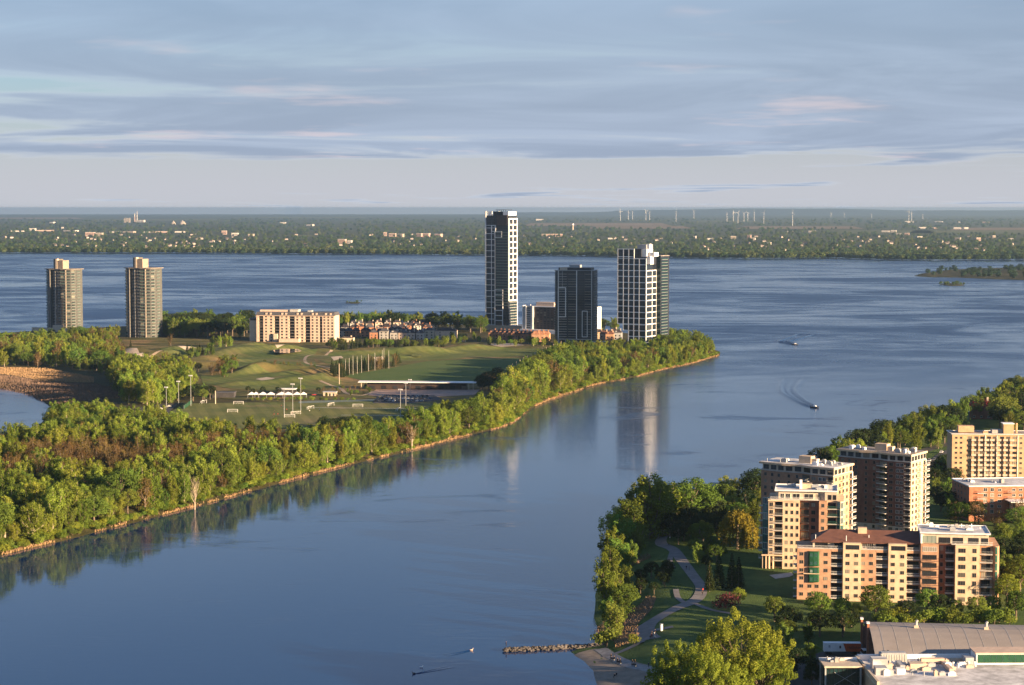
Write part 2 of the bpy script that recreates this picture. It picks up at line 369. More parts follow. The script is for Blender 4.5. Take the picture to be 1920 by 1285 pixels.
# ------------------------------------------------------------------ ground materials
def grassmat(name, a, b, scale, c=None, mow=0):
    m, nt, o = new_mat(name)
    bs = N(nt, 'ShaderNodeBsdfPrincipled'); nt.links.new(bs.outputs[0], o.inputs[0]); g = N(nt, 'ShaderNodeNewGeometry')
    n = NOISE(nt, g.outputs['Position'], scale, 6, 0.65); n2 = NOISE(nt, g.outputs['Position'], 0.5, 3, 0.6)
    col = MIX(nt, MAPR(nt, n, 0.35, 0.65), a, b)
    if c: col = MIX(nt, MAPR(nt, NOISE(nt, g.outputs['Position'], scale * 0.6, 5, 0.6, 2, 0.5), 0.52, 0.66), col, c)
    col = MIX(nt, 0.35, col, RAMP(nt, n2, [(0.3, (0.35, 0.35, 0.35)), (0.7, (1, 1, 1))]), 'MULTIPLY')
    if mow:
        s3 = N(nt, 'ShaderNodeSeparateXYZ'); nt.links.new(g.outputs['Position'], s3.inputs[0])
        st = M2(nt, 'SINE', M2(nt, 'ADD', M2(nt, 'MULTIPLY', s3.outputs[0], 0.55), M2(nt, 'MULTIPLY', s3.outputs[1], mow)))
        col = MIX(nt, MAPR(nt, st, -0.3, 0.3, 0.0, 0.30), col, (0.05, 0.075, 0.02))
    nt.links.new(col, bs.inputs['Base Color']); bs.inputs['Roughness'].default_value = 0.95; bs.inputs['Specular IOR Level'].default_value = 0.15
    bp = N(nt, 'ShaderNodeBump'); bp.inputs['Strength'].default_value = 0.8; bp.inputs['Distance'].default_value = 0.5
    nt.links.new(NOISE(nt, g.outputs['Position'], 2.2, 2, 0.5), bp.inputs['Height']); nt.links.new(bp.outputs[0], bs.inputs['Normal']); return m
ROUGH = grassmat('rough_grass', (0.080, 0.090, 0.028), (0.17, 0.14, 0.05), 0.03, (0.26, 0.18, 0.085))
FAIR = grassmat('fairway_grass', (0.095, 0.135, 0.034), (0.165, 0.18, 0.055), 0.03, (0.19, 0.165, 0.07), 0.4)
RANGE = grassmat('range_grass', (0.075, 0.13, 0.035), (0.11, 0.155, 0.045), 0.02)
FIELD = grassmat('field_grass', (0.13, 0.155, 0.045), (0.20, 0.20, 0.065), 0.03, (0.22, 0.19, 0.085), 0.12)
LAWN = grassmat('lawn_grass', (0.060, 0.105, 0.028), (0.095, 0.145, 0.038), 0.06)
FLOOR = grassmat('woodland_floor', (0.045, 0.045, 0.018), (0.085, 0.075, 0.03), 0.06)
BANKG = pm('bank_earth', (0.20, 0.145, 0.085), 0.95, 0.3, 0.2, 0.2, c2=(0.33, 0.23, 0.12))
# ------------------------------------------------------------------ water
def watermat():
    m, nt, o = new_mat('river_water')
    b = N(nt, 'ShaderNodeBsdfPrincipled'); nt.links.new(b.outputs[0], o.inputs[0])
    g = N(nt, 'ShaderNodeNewGeometry'); pos = g.outputs['Position']
    sp = N(nt, 'ShaderNodeSeparateXYZ'); nt.links.new(pos, sp.inputs[0])
    big = NOISE(nt, SCALEV(nt, pos, (0.0022, 0.0034, 1)), 1.0, 6, 0.62, 2.2, 1.2)       # wind lanes on the open basin
    mid = NOISE(nt, SCALEV(nt, pos, (0.009, 0.013, 1)), 1.0, 4, 0.6, 2.0, 0.8)
    openw = MAPR(nt, sp.outputs[1], 1200, 2500)                                        # sheltered channel -> open basin
    lanes = MAPR(nt, M2(nt, 'ADD', M2(nt, 'MULTIPLY', big, 0.75), M2(nt, 'MULTIPLY', mid, 0.25)), 0.40, 0.60)
    ruff = M2(nt, 'MULTIPLY', lanes, openw)
    patch = MAPR(nt, NOISE(nt, SCALEV(nt, pos, (0.013, 0.02, 1), (5, 3, 0)), 1.0, 5, 0.65, 2.0, 0.8), 0.54, 0.66)
    small = M2(nt, 'MULTIPLY', patch, 0.5)
    wind = M2(nt, 'MAXIMUM', ruff, small)
    w1 = NOISE(nt, SCALEV(nt, pos, (0.10, 0.30, 1)), 1.0, 3, 0.6, 2.0, 0.3)
    w2 = NOISE(nt, SCALEV(nt, pos, (0.55, 1.1, 1)), 1.0, 2, 0.5)
    h = M2(nt, 'ADD', M2(nt, 'MULTIPLY', w1, 0.7), M2(nt, 'MULTIPLY', w2, 0.22))
    bp = N(nt, 'ShaderNodeBump'); bp.inputs['Distance'].default_value = 0.45
    nt.links.new(M2(nt, 'ADD', M2(nt, 'MULTIPLY', wind, 0.62), MAPR(nt, sp.outputs[1], 850, 1500, 0.085, 0.22)), bp.inputs['Strength'])
    nt.links.new(h, bp.inputs['Height']); nt.links.new(bp.outputs[0], b.inputs['Normal'])
    nt.links.new(M2(nt, 'ADD', M2(nt, 'MULTIPLY', wind, 0.26), MAPR(nt, sp.outputs[1], 850, 1500, 0.03, 0.13)), b.inputs['Roughness'])
    b.inputs['Base Color'].default_value = (0.0008, 0.023, 0.090, 1); b.inputs['IOR'].default_value = 1.333
    return m
WATER = watermat()
me = pydata('river_water', [(-40000, -800, 0), (40000, -800, 0), (40000, 9000, 0), (-40000, 9000, 0)], [(0, 1, 2, 3)], [WATER])
tag(ob('river_water', me), kind='structure')
RGH_PX = [(150, 640), (300, 634), (470, 638), (640, 641), (760, 645), (900, 641), (1060, 650), (1070, 662), (1000, 690), (930, 720), (905, 752), (790, 760), (640, 765), (420, 748), (345, 735), (310, 712), (230, 690), (205, 660)]
RGH = W2(RGH_PX, 3.5)
terrain('island_ground', ISLAND, lambda X, Y: island_z(X, Y) - 0.9 * sst(sdf(RGH, X, Y) / 8), 6.0, FLOOR, (-860, 420, 700, 3000))
terrain('river_bank_ground', BANK, bank_z, 5.0, LAWN, (0, 560, 520, 2100))
# golf course, driving range, sports fields, roads
dI = lambda n, px, m, dz=0.06, **k: drape(n, px, island_z, m, dz + 0.12, **{'step': 3.0, 'seg': 4.0, **k})
dI('golf_rough', RGH_PX, ROUGH, 0.02, step=3.0, seg=4.0)
dI('fairway', [(395, 655), (455, 645), (560, 650), (600, 660), (585, 672), (600, 690), (560, 695), (500, 688), (430, 695), (400, 675)], FAIR, 0.12)
dI('fairway', [(300, 660), (380, 652), (425, 648), (440, 662), (380, 668), (310, 672)], FAIR, 0.12)
dI('fairway', [(375, 706), (480, 700), (560, 704), (640, 716), (640, 728), (540, 733), (440, 731), (380, 720)], FAIR, 0.12)
dI('fairway', [(575, 673), (640, 663), (740, 658), (880, 655), (1010, 654), (1040, 660), (990, 668), (900, 671), (800, 676), (700, 681), (620, 684)], FAIR, 0.12)
dI('driving_range', [(735, 690), (800, 678), (900, 673), (1010, 672), (985, 690), (955, 715), (900, 716), (680, 714), (640, 705), (690, 698)], RANGE, 0.16)
dI('sports_field', [(300, 786), (345, 757), (520, 755), (720, 752), (830, 757), (815, 785), (770, 812), (560, 812), (300, 812)], FIELD, 0.10)
dI('running_track', [(560, 753), (720, 749), (722, 752), (560, 757)], pm('pale_track', (0.16, 0.20, 0.17), 0.9), 0.14)
for q, sxx in enumerate(((585, 615, 765), (640, 800, 779))):
    dI('field_line', [(sxx[0], sxx[2]), (sxx[1] + 180, sxx[2] + 2), (sxx[1] + 180, sxx[2] + 2.25), (sxx[0], sxx[2] + 0.25)], WHITE, 0.14, step=0.3)
dI('plaza', [(690, 742), (705, 731), (900, 731), (890, 741), (810, 745), (760, 748)], PAVER, 0.12)
dI('parking_lot', [(700, 752), (725, 741), (815, 742), (830, 750), (770, 757), (700, 757)], ASPH, 0.20)
dI('parking_lot', [(225, 790), (262, 765), (300, 758), (335, 757), (300, 790), (260, 805)], ASPH, 0.12)
for px in ([(622, 662), (610, 667), (584, 669), (572, 674), (576, 681), (600, 686), (625, 690)], [(600, 718), (635, 726), (650, 737), (675, 741), (690, 738), (700, 733)], [(207, 650), (240, 662), (262, 674), (300, 680), (345, 690), (362, 700)], [(262, 674), (300, 668), (350, 662)]):
    ribbon('cart_path', px, 3.0, island_z, pm('cart_path_sand', (0.38, 0.29, 0.20), 0.95), 0.25)
for px in ([(479, 712), (500, 709), (516, 712), (498, 716)], [(330, 660), (352, 657), (372, 659), (350, 662)], [(215, 656), (248, 660), (272, 672), (252, 672), (228, 664)], [(620, 676), (640, 674), (644, 678), (626, 680)], [(500, 655), (530, 653), (545, 657), (520, 660)], [(700, 676), (716, 674), (722, 677), (706, 680)], [(300, 683), (318, 681), (330, 684), (312, 686)], [(905, 646), (960, 644), (985, 648), (940, 651)]):
    dI('bunker', px, BUNK, 0.22, step=2.0)
PONDW, nt_, o_ = new_mat('pond_water')
b_ = N(nt_, 'ShaderNodeBsdfPrincipled'); nt_.links.new(b_.outputs[0], o_.inputs[0]); b_.inputs['Base Color'].default_value = (0.03, 0.045, 0.06, 1); b_.inputs['Roughness'].default_value = 0.04
for px in ([(862, 662), (884, 660), (906, 661), (908, 664), (884, 666), (862, 665)], [(770, 668), (790, 667), (790, 672), (774, 672)], [(512, 665), (530, 662), (560, 663), (566, 667), (540, 671), (516, 670)]):
    P = W2(px, 5); zc = float(island_z(P[:, 0], P[:, 1]).max())
    drape('pond', px, lambda X, Y, z=zc: np.full(np.shape(X), z), PONDW, 0.2, step=2.0)
# right bank: beach, paths, streets
dB = lambda n, px, m, dz=0.06, **k: drape(n, px, bank_z, m, dz, **k)
dB('beach', [(1066, 1223), (1090, 1217), (1118, 1213), (1140, 1222), (1180, 1240), (1215, 1255), (1240, 1275), (1250, 1310), (1122, 1330), (1121, 1285), (1113, 1258), (1092, 1237)], SAND, 0.08, zref=1.5, step=2.0, seg=3)
ribbon('promenade', [(1125, 1207), (1150, 1223), (1185, 1242), (1215, 1253), (1240, 1268), (1250, 1290), (1252, 1320)], 4.2, bank_z, pm('promenade_concrete', (0.25, 0.24, 0.235), 0.9), 0.14, zref=3)
ribbon('park_path', [(1275, 1000), (1245, 1008), (1240, 1022), (1262, 1035), (1280, 1058), (1300, 1085), (1315, 1108), (1305, 1130), (1270, 1145), (1235, 1158), (1212, 1168), (1203, 1180), (1208, 1195)], [5, 5, 5, 5, 4.5, 4.5, 5, 5, 6, 9, 12], bank_z, PATHM, 0.14)
ribbon('park_path', [(1262, 1035), (1256, 1055), (1262, 1070)], 2.2, bank_z, PATHM, 0.11)
ribbon('park_path', [(1290, 1140), (1272, 1127), (1267, 1110)], 2.2, bank_z, PATHM, 0.11)
ribbon('park_path', [(1300, 1136), (1330, 1148), (1370, 1156)], 2.2, bank_z, PATHM, 0.11)
ribbon('park_path', [(1205, 1174), (1230, 1178), (1262, 1178)], 3.2, bank_z, PATHM, 0.17)
ribbon('park_path', [(1206, 1196), (1195, 1205), (1160, 1212), (1130, 1214)], 2.2, bank_z, PATHM, 0.18)
DRYG = grassmat('dry_grass', (0.13, 0.095, 0.06), (0.20, 0.14, 0.085), 0.3)
dB('dry_grass', [(1165, 1160), (1180, 1140), (1215, 1118), (1232, 1120), (1222, 1142), (1190, 1165), (1170, 1172)], DRYG, 0.10, zref=4)
dB('dry_grass', [(1150, 1178), (1172, 1166), (1195, 1165), (1200, 1180), (1180, 1200), (1155, 1208)], DRYG, 0.10, zref=3.5)
dB('street', [(1720, 880), (1760, 850), (1790, 838), (1850, 845), (1800, 866), (1790, 880)], ASPH, 0.1, zref=5)
ribbon('street', [(1700, 858), (1740, 843), (1790, 830), (1850, 822)], 8, bank_z, ASPH, 0.14, zref=5)
dB('courtyard', [(1410, 1248), (1470, 1240), (1640, 1200), (1650, 1262), (1560, 1300), (1440, 1300)], ASPH, 0.1, zref=5)
dB('terrace', [(1442, 1079), (1484, 1074), (1490, 1081), (1454, 1086)], CONC, 0.12, zref=5)
# ------------------------------------------------------------------ far shore, horizon land, hills
FARM = grassmat('far_woods_floor', (0.045, 0.06, 0.028), (0.09, 0.10, 0.045), 0.0016)
SH = [(-1500, 472), (-400, 473), (0, 475), (300, 475.5), (700, 478), (1000, 480), (1250, 484), (1400, 486), (1560, 485), (1650, 488), (1750, 489), (1920, 488), (2400, 486), (3400, 486)]
FS = W2(SH)
def far_land():
    v = []; f = []; rows = [0, 0.02, 0.1, 0.3, 0.6, 1.0]
    for k, t in enumerate(rows):
        for i, p in enumerate(FS):
            D = p[1] + (46000 - p[1]) * t; zx = p[0] * (D / p[1]); v.append((zx, D, -0.8 if k == 0 else 1.5))
    n = len(FS)
    for k in range(len(rows) - 1):
        for i in range(n - 1): a = k * n + i; f.append((a, a + 1, a + n + 1, a + n))
    tag(ob('far_shore_ground', pydata('far_shore_ground', v, f, [FARM])), kind='structure')
far_land()
FIELDC = grassmat('ploughed_field', (0.22, 0.16, 0.10), (0.28, 0.21, 0.14), 0.0008)
FIELDG = grassmat('green_field', (0.10, 0.12, 0.05), (0.15, 0.15, 0.06), 0.0008)
for k, (x0, x1, ya, yb, m) in enumerate([(980, 1260, 418.5, 424, FIELDC), (1100, 1300, 424, 429, FIELDC), (1380, 1620, 424.5, 429.5, FIELDC), (1560, 1760, 432, 438, FIELDG), (1780, 2000, 427, 432, FIELDC), (1700, 2000, 432, 439, FIELDG), (150, 420, 411, 414, FIELDG), (-60, 160, 408, 411, FIELDC), (430, 700, 407, 409.5, FIELDG), (1300, 1420, 414, 417, FIELDG), (540, 600, 441, 444, FIELDG)]):
    a = [at(x0, yb, 2.0), at(x1, yb - 0.4, 2.0), at(x1 - 20, ya, 2.0), at(x0 + 15, ya + 0.3, 2.0)]
    o = ob('farm_field', pydata('farm_field', a, [(0, 1, 2, 3)], [m])); tag(o, kind='structure')
HILLM = pm('hill_woods', (0.022, 0.035, 0.032), 0.95, 0.3, 0.0006)
def hills():
    v = []; f = []; n = 90
    for i in range(n + 1):
        px = 950 + (2500 - 950) * i / n; t = (px - 950) / 970
        top = 399 - 6.5 * float(sst(np.array((px - 1040) / 330))) - 1.6 * math.sin(t * 5.1) * (1 if px > 1150 else 0) - 0.9 * math.sin(t * 13) - 0.4 * math.sin(t * 31)
        for D, k in ((41000, 0), (43500, 0.75), (44600, 1.0), (45800, 0)):
            zt = EYE + (HOR - top) * D / F
            v.append(((px - 960) / F * D, D, 1.0 if k == 0 else min(150.0, max(2.0, zt * k))))
    for i in range(n):
        for k in range(3): a = i * 4 + k; f.append((a, a + 4, a + 5, a + 1))
    tag(ob('hills', pydata('hills', v, f, [HILLM], None, True)), kind='structure')
hills()
# islets in the basin
def islet(name, px, zmax, mat):
    P = W2(px); 
    return terrain(name, P, lambda X, Y: np.where(sdf(P, X, Y) > 0, zmax * sst(sdf(P, X, Y) / 18), np.maximum(sdf(P, X, Y) * 0.3, -2)), 10.0, mat)
ISL2 = [(1712, 518), (1722, 514), (1760, 508), (1830, 504), (1930, 503), (2100, 505), (2100, 528), (1930, 526), (1860, 524), (1800, 521), (1740, 520)]
ISL3 = [(1758, 534), (1775, 531), (1806, 532), (1810, 536), (1780, 537)]
ISL4 = [(640, 568), (660, 566), (683, 567), (676, 569.5), (655, 570)]
islet('wooded_islet_ground', ISL2, 2.0, FLOOR); islet('small_islet_ground', ISL3, 1.0, FLOOR); islet('low_rock_islet_ground', ISL4, 0.8, FLOOR)
# ------------------------------------------------------------------ trees
def rnd_dirs(r, n):
    v = r.normal(size=(n, 3)); return v / np.linalg.norm(v, axis=1)[:, None]
def leaves(r, cen, rad, n, size, up=0.25, shell=0.55, squash=(1, 1, 1)):
    """n leaf quads spread through an ellipsoid clump, denser at its skin"""
    d = rnd_dirs(r, n); t = shell + (1 - shell) * r.random(n) ** 0.5
    p = np.asarray(cen) + d * t[:, None] * np.asarray(rad) * np.asarray(squash)
    nrm = d * 0.9 + rnd_dirs(r, n) * 0.75 + np.array([0, 0, up]); nrm /= np.linalg.norm(nrm, axis=1)[:, None]
    a = np.cross(nrm, rnd_dirs(r, n)); a /= np.linalg.norm(a, axis=1)[:, None] + 1e-9; b = np.cross(nrm, a)
    s = size * (0.6 + 0.8 * r.random(n))[:, None]; a = a * s; b = b * s * (0.55 + 0.4 * r.random(n))[:, None]
    return np.stack([p - a * 0.5, p + b * 0.5, p + a * 0.5, p - b * 0.5], 1)
def make_tree(name, seed, H, style, leafm, bark=BARK, n=2600, size=0.55, wide=1.0):
    """-> (crown mesh, trunk mesh), height H, base at the origin"""
    r = np.random.default_rng(seed); tb = MB(); L = []
    if style == 'poplar':            # several ascending limbs, ragged upright crown
        k = 10; tr = H * 0.018 + 0.08
        lean = r.normal(0, 0.03, 2)
        tb.tube([(0, 0, -0.5), (lean[0] * H * .3, lean[1] * H * .3, H * .3), (lean[0] * H * .6, lean[1] * H * .6, H * .62), (lean[0] * H, lean[1] * H, H * .93)], [tr * 1.2, tr, tr * .6, tr * .15], 6)
        limbs = []
        for i in range(k):
            az = i * 2.4 + r.uniform(-.4, .4); z0 = H * r.uniform(.12, .45); z1 = min(H * .98, z0 + H * r.uniform(.33, .55)); rr = H * wide * r.uniform(.13, .24) * (1 - .35 * (z1 / H))
            p0 = np.array([lean[0] * z0, lean[1] * z0, z0]); p1 = np.array([math.cos(az) * rr, math.sin(az) * rr, z1]); pm_ = (p0 + p1) / 2 + np.array([math.cos(az), math.sin(az), -.6]) * rr * .22
            tb.tube([p0, pm_, p1], [tr * .55, tr * .35, tr * .08], 4); limbs.append((p0, pm_, p1))
        limbs.append((np.array([0, 0, H * .5]), np.array([0, 0, H * .72]), np.array([lean[0] * H, lean[1] * H, H * .95])))
        cl = []
        for p0, q, p1 in limbs:
            for t in (0.28, .5, .7, .86, 1.0):
                c = (1 - t) ** 2 * p0 + 2 * t * (1 - t) * q + t * t * p1 + r.normal(0, .035 * H, 3) * np.array([1, 1, .5])
                cl.append((c, H * r.uniform(.036, .062) * (1.2 - .4 * t)))
        for q_ in range(9):
            az = q_ * 2.4 + r.uniform(-.3, .3); q = H * wide * r.uniform(.07, .15); cl.append((np.array([math.cos(az) * q, math.sin(az) * q, H * r.uniform(.10, .34)]), H * r.uniform(.05, .08)))
        m = n // len(cl)
        for c, q in cl: L.append(leaves(r, c, (q * 1.2 * wide, q * 1.2 * wide, q * 2.0), m, size, .35, .4))
    elif style == 'round':           # short trunk, clumped dome
        tr = H * .022 + .05
        tb.tube([(0, 0, -.5), (0, 0, H * .28), (r.normal(0, .02) * H, 0, H * .6), (0, 0, H * .85)], [tr * 1.2, tr, tr * .6, tr * .1], 6)
        nc = 34; ga = 2.39996
        for i in range(nc):
            u = (i + .5) / nc; zz = 1 - 1.75 * u; az = i * ga + r.uniform(-.3, .3); rr = math.sqrt(max(0, 1 - zz * zz)); f = r.uniform(.62, .9)
            c = np.array([math.cos(az) * rr * f * H * .36 * wide, math.sin(az) * rr * f * H * .36 * wide, H * .60 + zz * f * H * .36])
            q = H * r.uniform(.075, .12); L.append(leaves(r, c, (q * wide, q * wide, q * .85), n // nc, size, .3, .45))
            if i % 3 == 0: tb.tube([(0, 0, H * .3), c * .55 + np.array([0, 0, H * .18]), c], [tr * .5, tr * .3, tr * .08], 4)
    elif style == 'ash':             # big open tree with separate sprays pointing up and out
        tr = H * .025 + .05
        tb.tube([(0, 0, -.5), (0, 0, H * .22), (0, 0, H * .5)], [tr * 1.25, tr, tr * .7], 7)
        nc = 56
        for i in range(nc):
            az = i * 2.39996 + r.uniform(-.3, .3); u = (i + .5) / nc; zz = 1 - 1.5 * u; rr = math.sqrt(max(0, 1 - zz * zz)); f = r.uniform(.7, 1.0)
            c = np.array([math.cos(az) * rr * f * H * .46 * wide, math.sin(az) * rr * f * H * .46 * wide, H * .54 + zz * f * H * .40]); q = H * r.uniform(.085, .125)
            d = c - np.array([0, 0, H * .35]); d /= np.linalg.norm(d)
            for k2 in range(3):
                L.append(leaves(r, c + d * q * (k2 - .6) * .9 + r.normal(0, q * .35, 3), (q * (.75 - .17 * k2), q * (.75 - .17 * k2), q * (.95 - .1 * k2)), n // (nc * 3), size, .4, .3))
            tb.tube([(0, 0, H * .2), c * .5 + np.array([0, 0, H * .16]), c], [tr * .45, tr * .28, tr * .06], 4)
    elif style == 'willow':
        tr = H * .035; tb.tube([(0, 0, -.5), (0, 0, H * .35), (0, 0, H * .6)], [tr * 1.2, tr, tr * .6], 7)
        for i in range(150):
            az = r.uniform(0, 6.283); rr = math.sqrt(r.random()) * H * .52 * wide; zt = H * .97 * math.sqrt(max(.05, 1 - (rr / (H * .60 * wide)) ** 2)) + r.normal(0, .02 * H); ln = H * r.uniform(.2, .42) * (.6 + rr / (H * .52 * wide)); zb = max(H * .06, zt - ln)
            m = n // 150; t = r.random(m); p = np.column_stack([np.full(m, math.cos(az) * rr) + r.normal(0, .25, m), np.full(m, math.sin(az) * rr) + r.normal(0, .25, m), zt + (zb - zt) * t])
            o1 = np.column_stack([r.normal(0, .25, m), r.normal(0, .25, m), np.full(m, -.6)]) * size; o2 = np.column_stack([r.normal(0, .4, m), r.normal(0, .4, m), r.normal(0, .15, m)]) * size
            L.append(np.stack([p - o1, p + o2, p + o1, p - o2], 1))
        for i in range(8):
            az = i * .785; tb.tube([(0, 0, H * .3), (math.cos(az) * H * .2, math.sin(az) * H * .2, H * .7), (math.cos(az) * H * .38, math.sin(az) * H * .38, H * .72)], [tr * .4, tr * .25, tr * .06], 4)
    elif style == 'conifer':
        tr = H * .016 + .05; tb.tube([(0, 0, -.5), (0, 0, H * .5), (0, 0, H * .98)], [tr * 1.2, tr * .7, tr * .1], 6)
        for i in range(16):
            t = i / 15; z = H * (.10 + .88 * t); rr = H * .20 * wide * (1 - t) ** .8 + .15; nb = max(3, int(9 * (1 - t)) + 2)
            for k in range(nb):
                az = k * 6.283 / nb + i * .7 + r.uniform(-.2, .2); f = r.uniform(.75, 1.1)
                c = np.array([math.cos(az) * rr * f * .6, math.sin(az) * rr * f * .6, z - rr * .12])
                L.append(leaves(r, c, (max(.3, rr * .42), max(.3, rr * .42), H * .028), max(6, int(n / 110)), size, .5, .2))
    elif style == 'bare':
        tr = H * .018 + .05
        tb.tube([(0, 0, -.5), (.1, 0, H * .4), (.2, .1, H * .75), (.1, .1, H)], [tr * 1.2, tr, tr * .5, tr * .1], 6)
        for i in range(26):
            az = i * 2.4 + r.uniform(-.3, .3); z0 = H * r.uniform(.25, .75); ln = H * r.uniform(.16, .36); p1 = (math.cos(az) * ln * .45, math.sin(az) * ln * .45, z0 + ln)
            tb.tube([(.1, 0, z0), (p1[0] * .6, p1[1] * .6, z0 + ln * .45), p1], [tr * .35, tr * .22, tr * .06], 4)
            for k in range(3):
                t = r.uniform(.4, 1); q = (p1[0] * t, p1[1] * t, z0 + ln * t); tb.tube([q, (q[0] + r.normal(0, .5), q[1] + r.normal(0, .5), q[2] + r.uniform(.6, 1.6))], [tr * .12, tr * .03], 3)
        if n:
            for i in range(30):
                az = r.uniform(0, 6.28); q = H * r.uniform(.05, .2); L.append(leaves(r, (math.cos(az) * q, math.sin(az) * q, H * r.uniform(.45, .98)), (H * .05,) * 3, n // 30, size, .3, .2))
    elif style == 'shrub':
        for i in range(6): tb.tube([(0, 0, -.2), (r.normal(0, .12) * H, r.normal(0, .12) * H, H * .7)], [.07, .02], 4)
        for i in range(12):
            az = i * 2.4; q = r.uniform(.1, .42) * H * wide; L.append(leaves(r, (math.cos(az) * q, math.sin(az) * q, H * r.uniform(.3, .72)), (H * .24 * wide, H * .24 * wide, H * .24), n // 12, size, .3, .4))
    tm = tb.mesh('trunk', bark)
    cm = quads('crown', np.concatenate(L), leafm) if L else None
    return cm, tm
PROTO = {}
def proto(key, seed, H, style, leafm, **k): PROTO[key] = (make_tree(key, seed, H, style, leafm, **k), H)
for i in range(4): proto('poplar%d' % i, 11 + i, 17.0, 'poplar', L_POP, bark=PBARK if i % 2 else BARK, n=5200, size=.50, wide=(1.25, 1.5, 1.0, 1.7)[i])
for i in range(3): proto('green%d' % i, 31 + i, 16.0, 'poplar' if i < 2 else 'round', L_GRN, n=5200, size=.50, wide=(1.5, 1.25, 1.3)[i])
for i in range(2): proto('brown%d' % i, 41 + i, 14.0, 'poplar', L_BRN, n=1900, size=.42, wide=1.6)
for i in range(2): proto('round%d' % i, 51 + i, 11.0, 'round', L_GRN, n=3600, size=.42, wide=1.05 + .15 * i)
for i in range(2): proto('yellow%d' % i, 61 + i, 13.0, 'round', L_YEL, n=3200, size=.45, wide=1.1)
for i in range(2): proto('darkoak%d' % i, 66 + i, 13.0, 'round', L_DRK, n=3200, size=.5, wide=1.15)
for i in range(2): proto('pine%d' % i, 71 + i, 13.0, 'conifer', L_DRK, n=2600, size=.45, wide=1.0 + .3 * i)
for i in range(2): proto('ash%d' % i, 81 + i, 20.0, 'ash', L_YEL, n=22000, size=.44, wide=1.0 + .15 * i)
proto('willow', 85, 15.0, 'willow', L_WIL, n=6000, size=.5, wide=1.0)
proto('bare0', 91, 15.0, 'bare', L_BRN, bark=PBARK, n=0); proto('bare1', 92, 14.0, 'bare', L_BRN, bark=PBARK, n=500, size=.35)
proto('shrub0', 95, 3.0, 'shrub', L_GRN, n=700, size=.32, wide=1.2); proto('shrub1', 96, 3.0, 'shrub', L_POP, n=700, size=.32, wide=1.3); proto('redshrub', 97, 4.0, 'shrub', L_RED, n=1100, size=.35, wide=1.4)
NAMES = dict(poplar='poplar_tree', green='leafy_tree', brown='budding_tree', round='maple_tree', yellow='maple_tree', darkoak='shade_tree', pine='pine_tree', ash='ash_tree', willow='willow_tree', bare='bare_tree', shrub='shrub', redshrub='red_shrub')
ALLTREES = []
def plant(key, loc, h, label, group, cat='tree', rz=None, w=1.0, shape=None):
    (cm, tm), H = PROTO[key]; s = h / H
    nm = NAMES[key.rstrip('0123456789')]
    o = empty(nm, loc, rng.uniform(0, 6.28) if rz is None else rz, label, cat, group); o.scale = (s * w, s * w, s)
    t = bpy.data.objects.new('trunk' if 'shrub' not in nm else 'stem', tm); link(t, o)
    if cm is not None: c = bpy.data.objects.new('crown' if 'shrub' not in nm else 'foliage', cm); link(c, o)
    ALLTREES.append(o); return o
def inside(poly, x, y): return float(sdf(poly, np.array([x]), np.array([y]))[0])
def scatter(px, spacing, zref=3.5, seed=1, world=None, maxn=100000):
    P = W2(px, zref) if world is None else world; r = random.Random(seed); x0, y0 = P.min(0); x1, y1 = P.max(0); cell = {}; out = []
    n = int((x1 - x0) * (y1 - y0) / (spacing * spacing) * 9); X = np.array([r.uniform(x0, x1) for _ in range(n)]); Y = np.array([r.uniform(y0, y1) for _ in range(n)]); D = sdf(P, X, Y)
    for x, y, d in zip(X, Y, D):
        if d < 0: continue
        k = (int(x // spacing), int(y // spacing)); ok = True
        for a in (-1, 0, 1):
            for b in (-1, 0, 1):
                for q in cell.get((k[0] + a, k[1] + b), ()):
                    if (q[0] - x) ** 2 + (q[1] - y) ** 2 < spacing * spacing: ok = False
        if ok: cell.setdefault(k, []).append((x, y)); out.append((x, y))
        if len(out) >= maxn: break
    return out
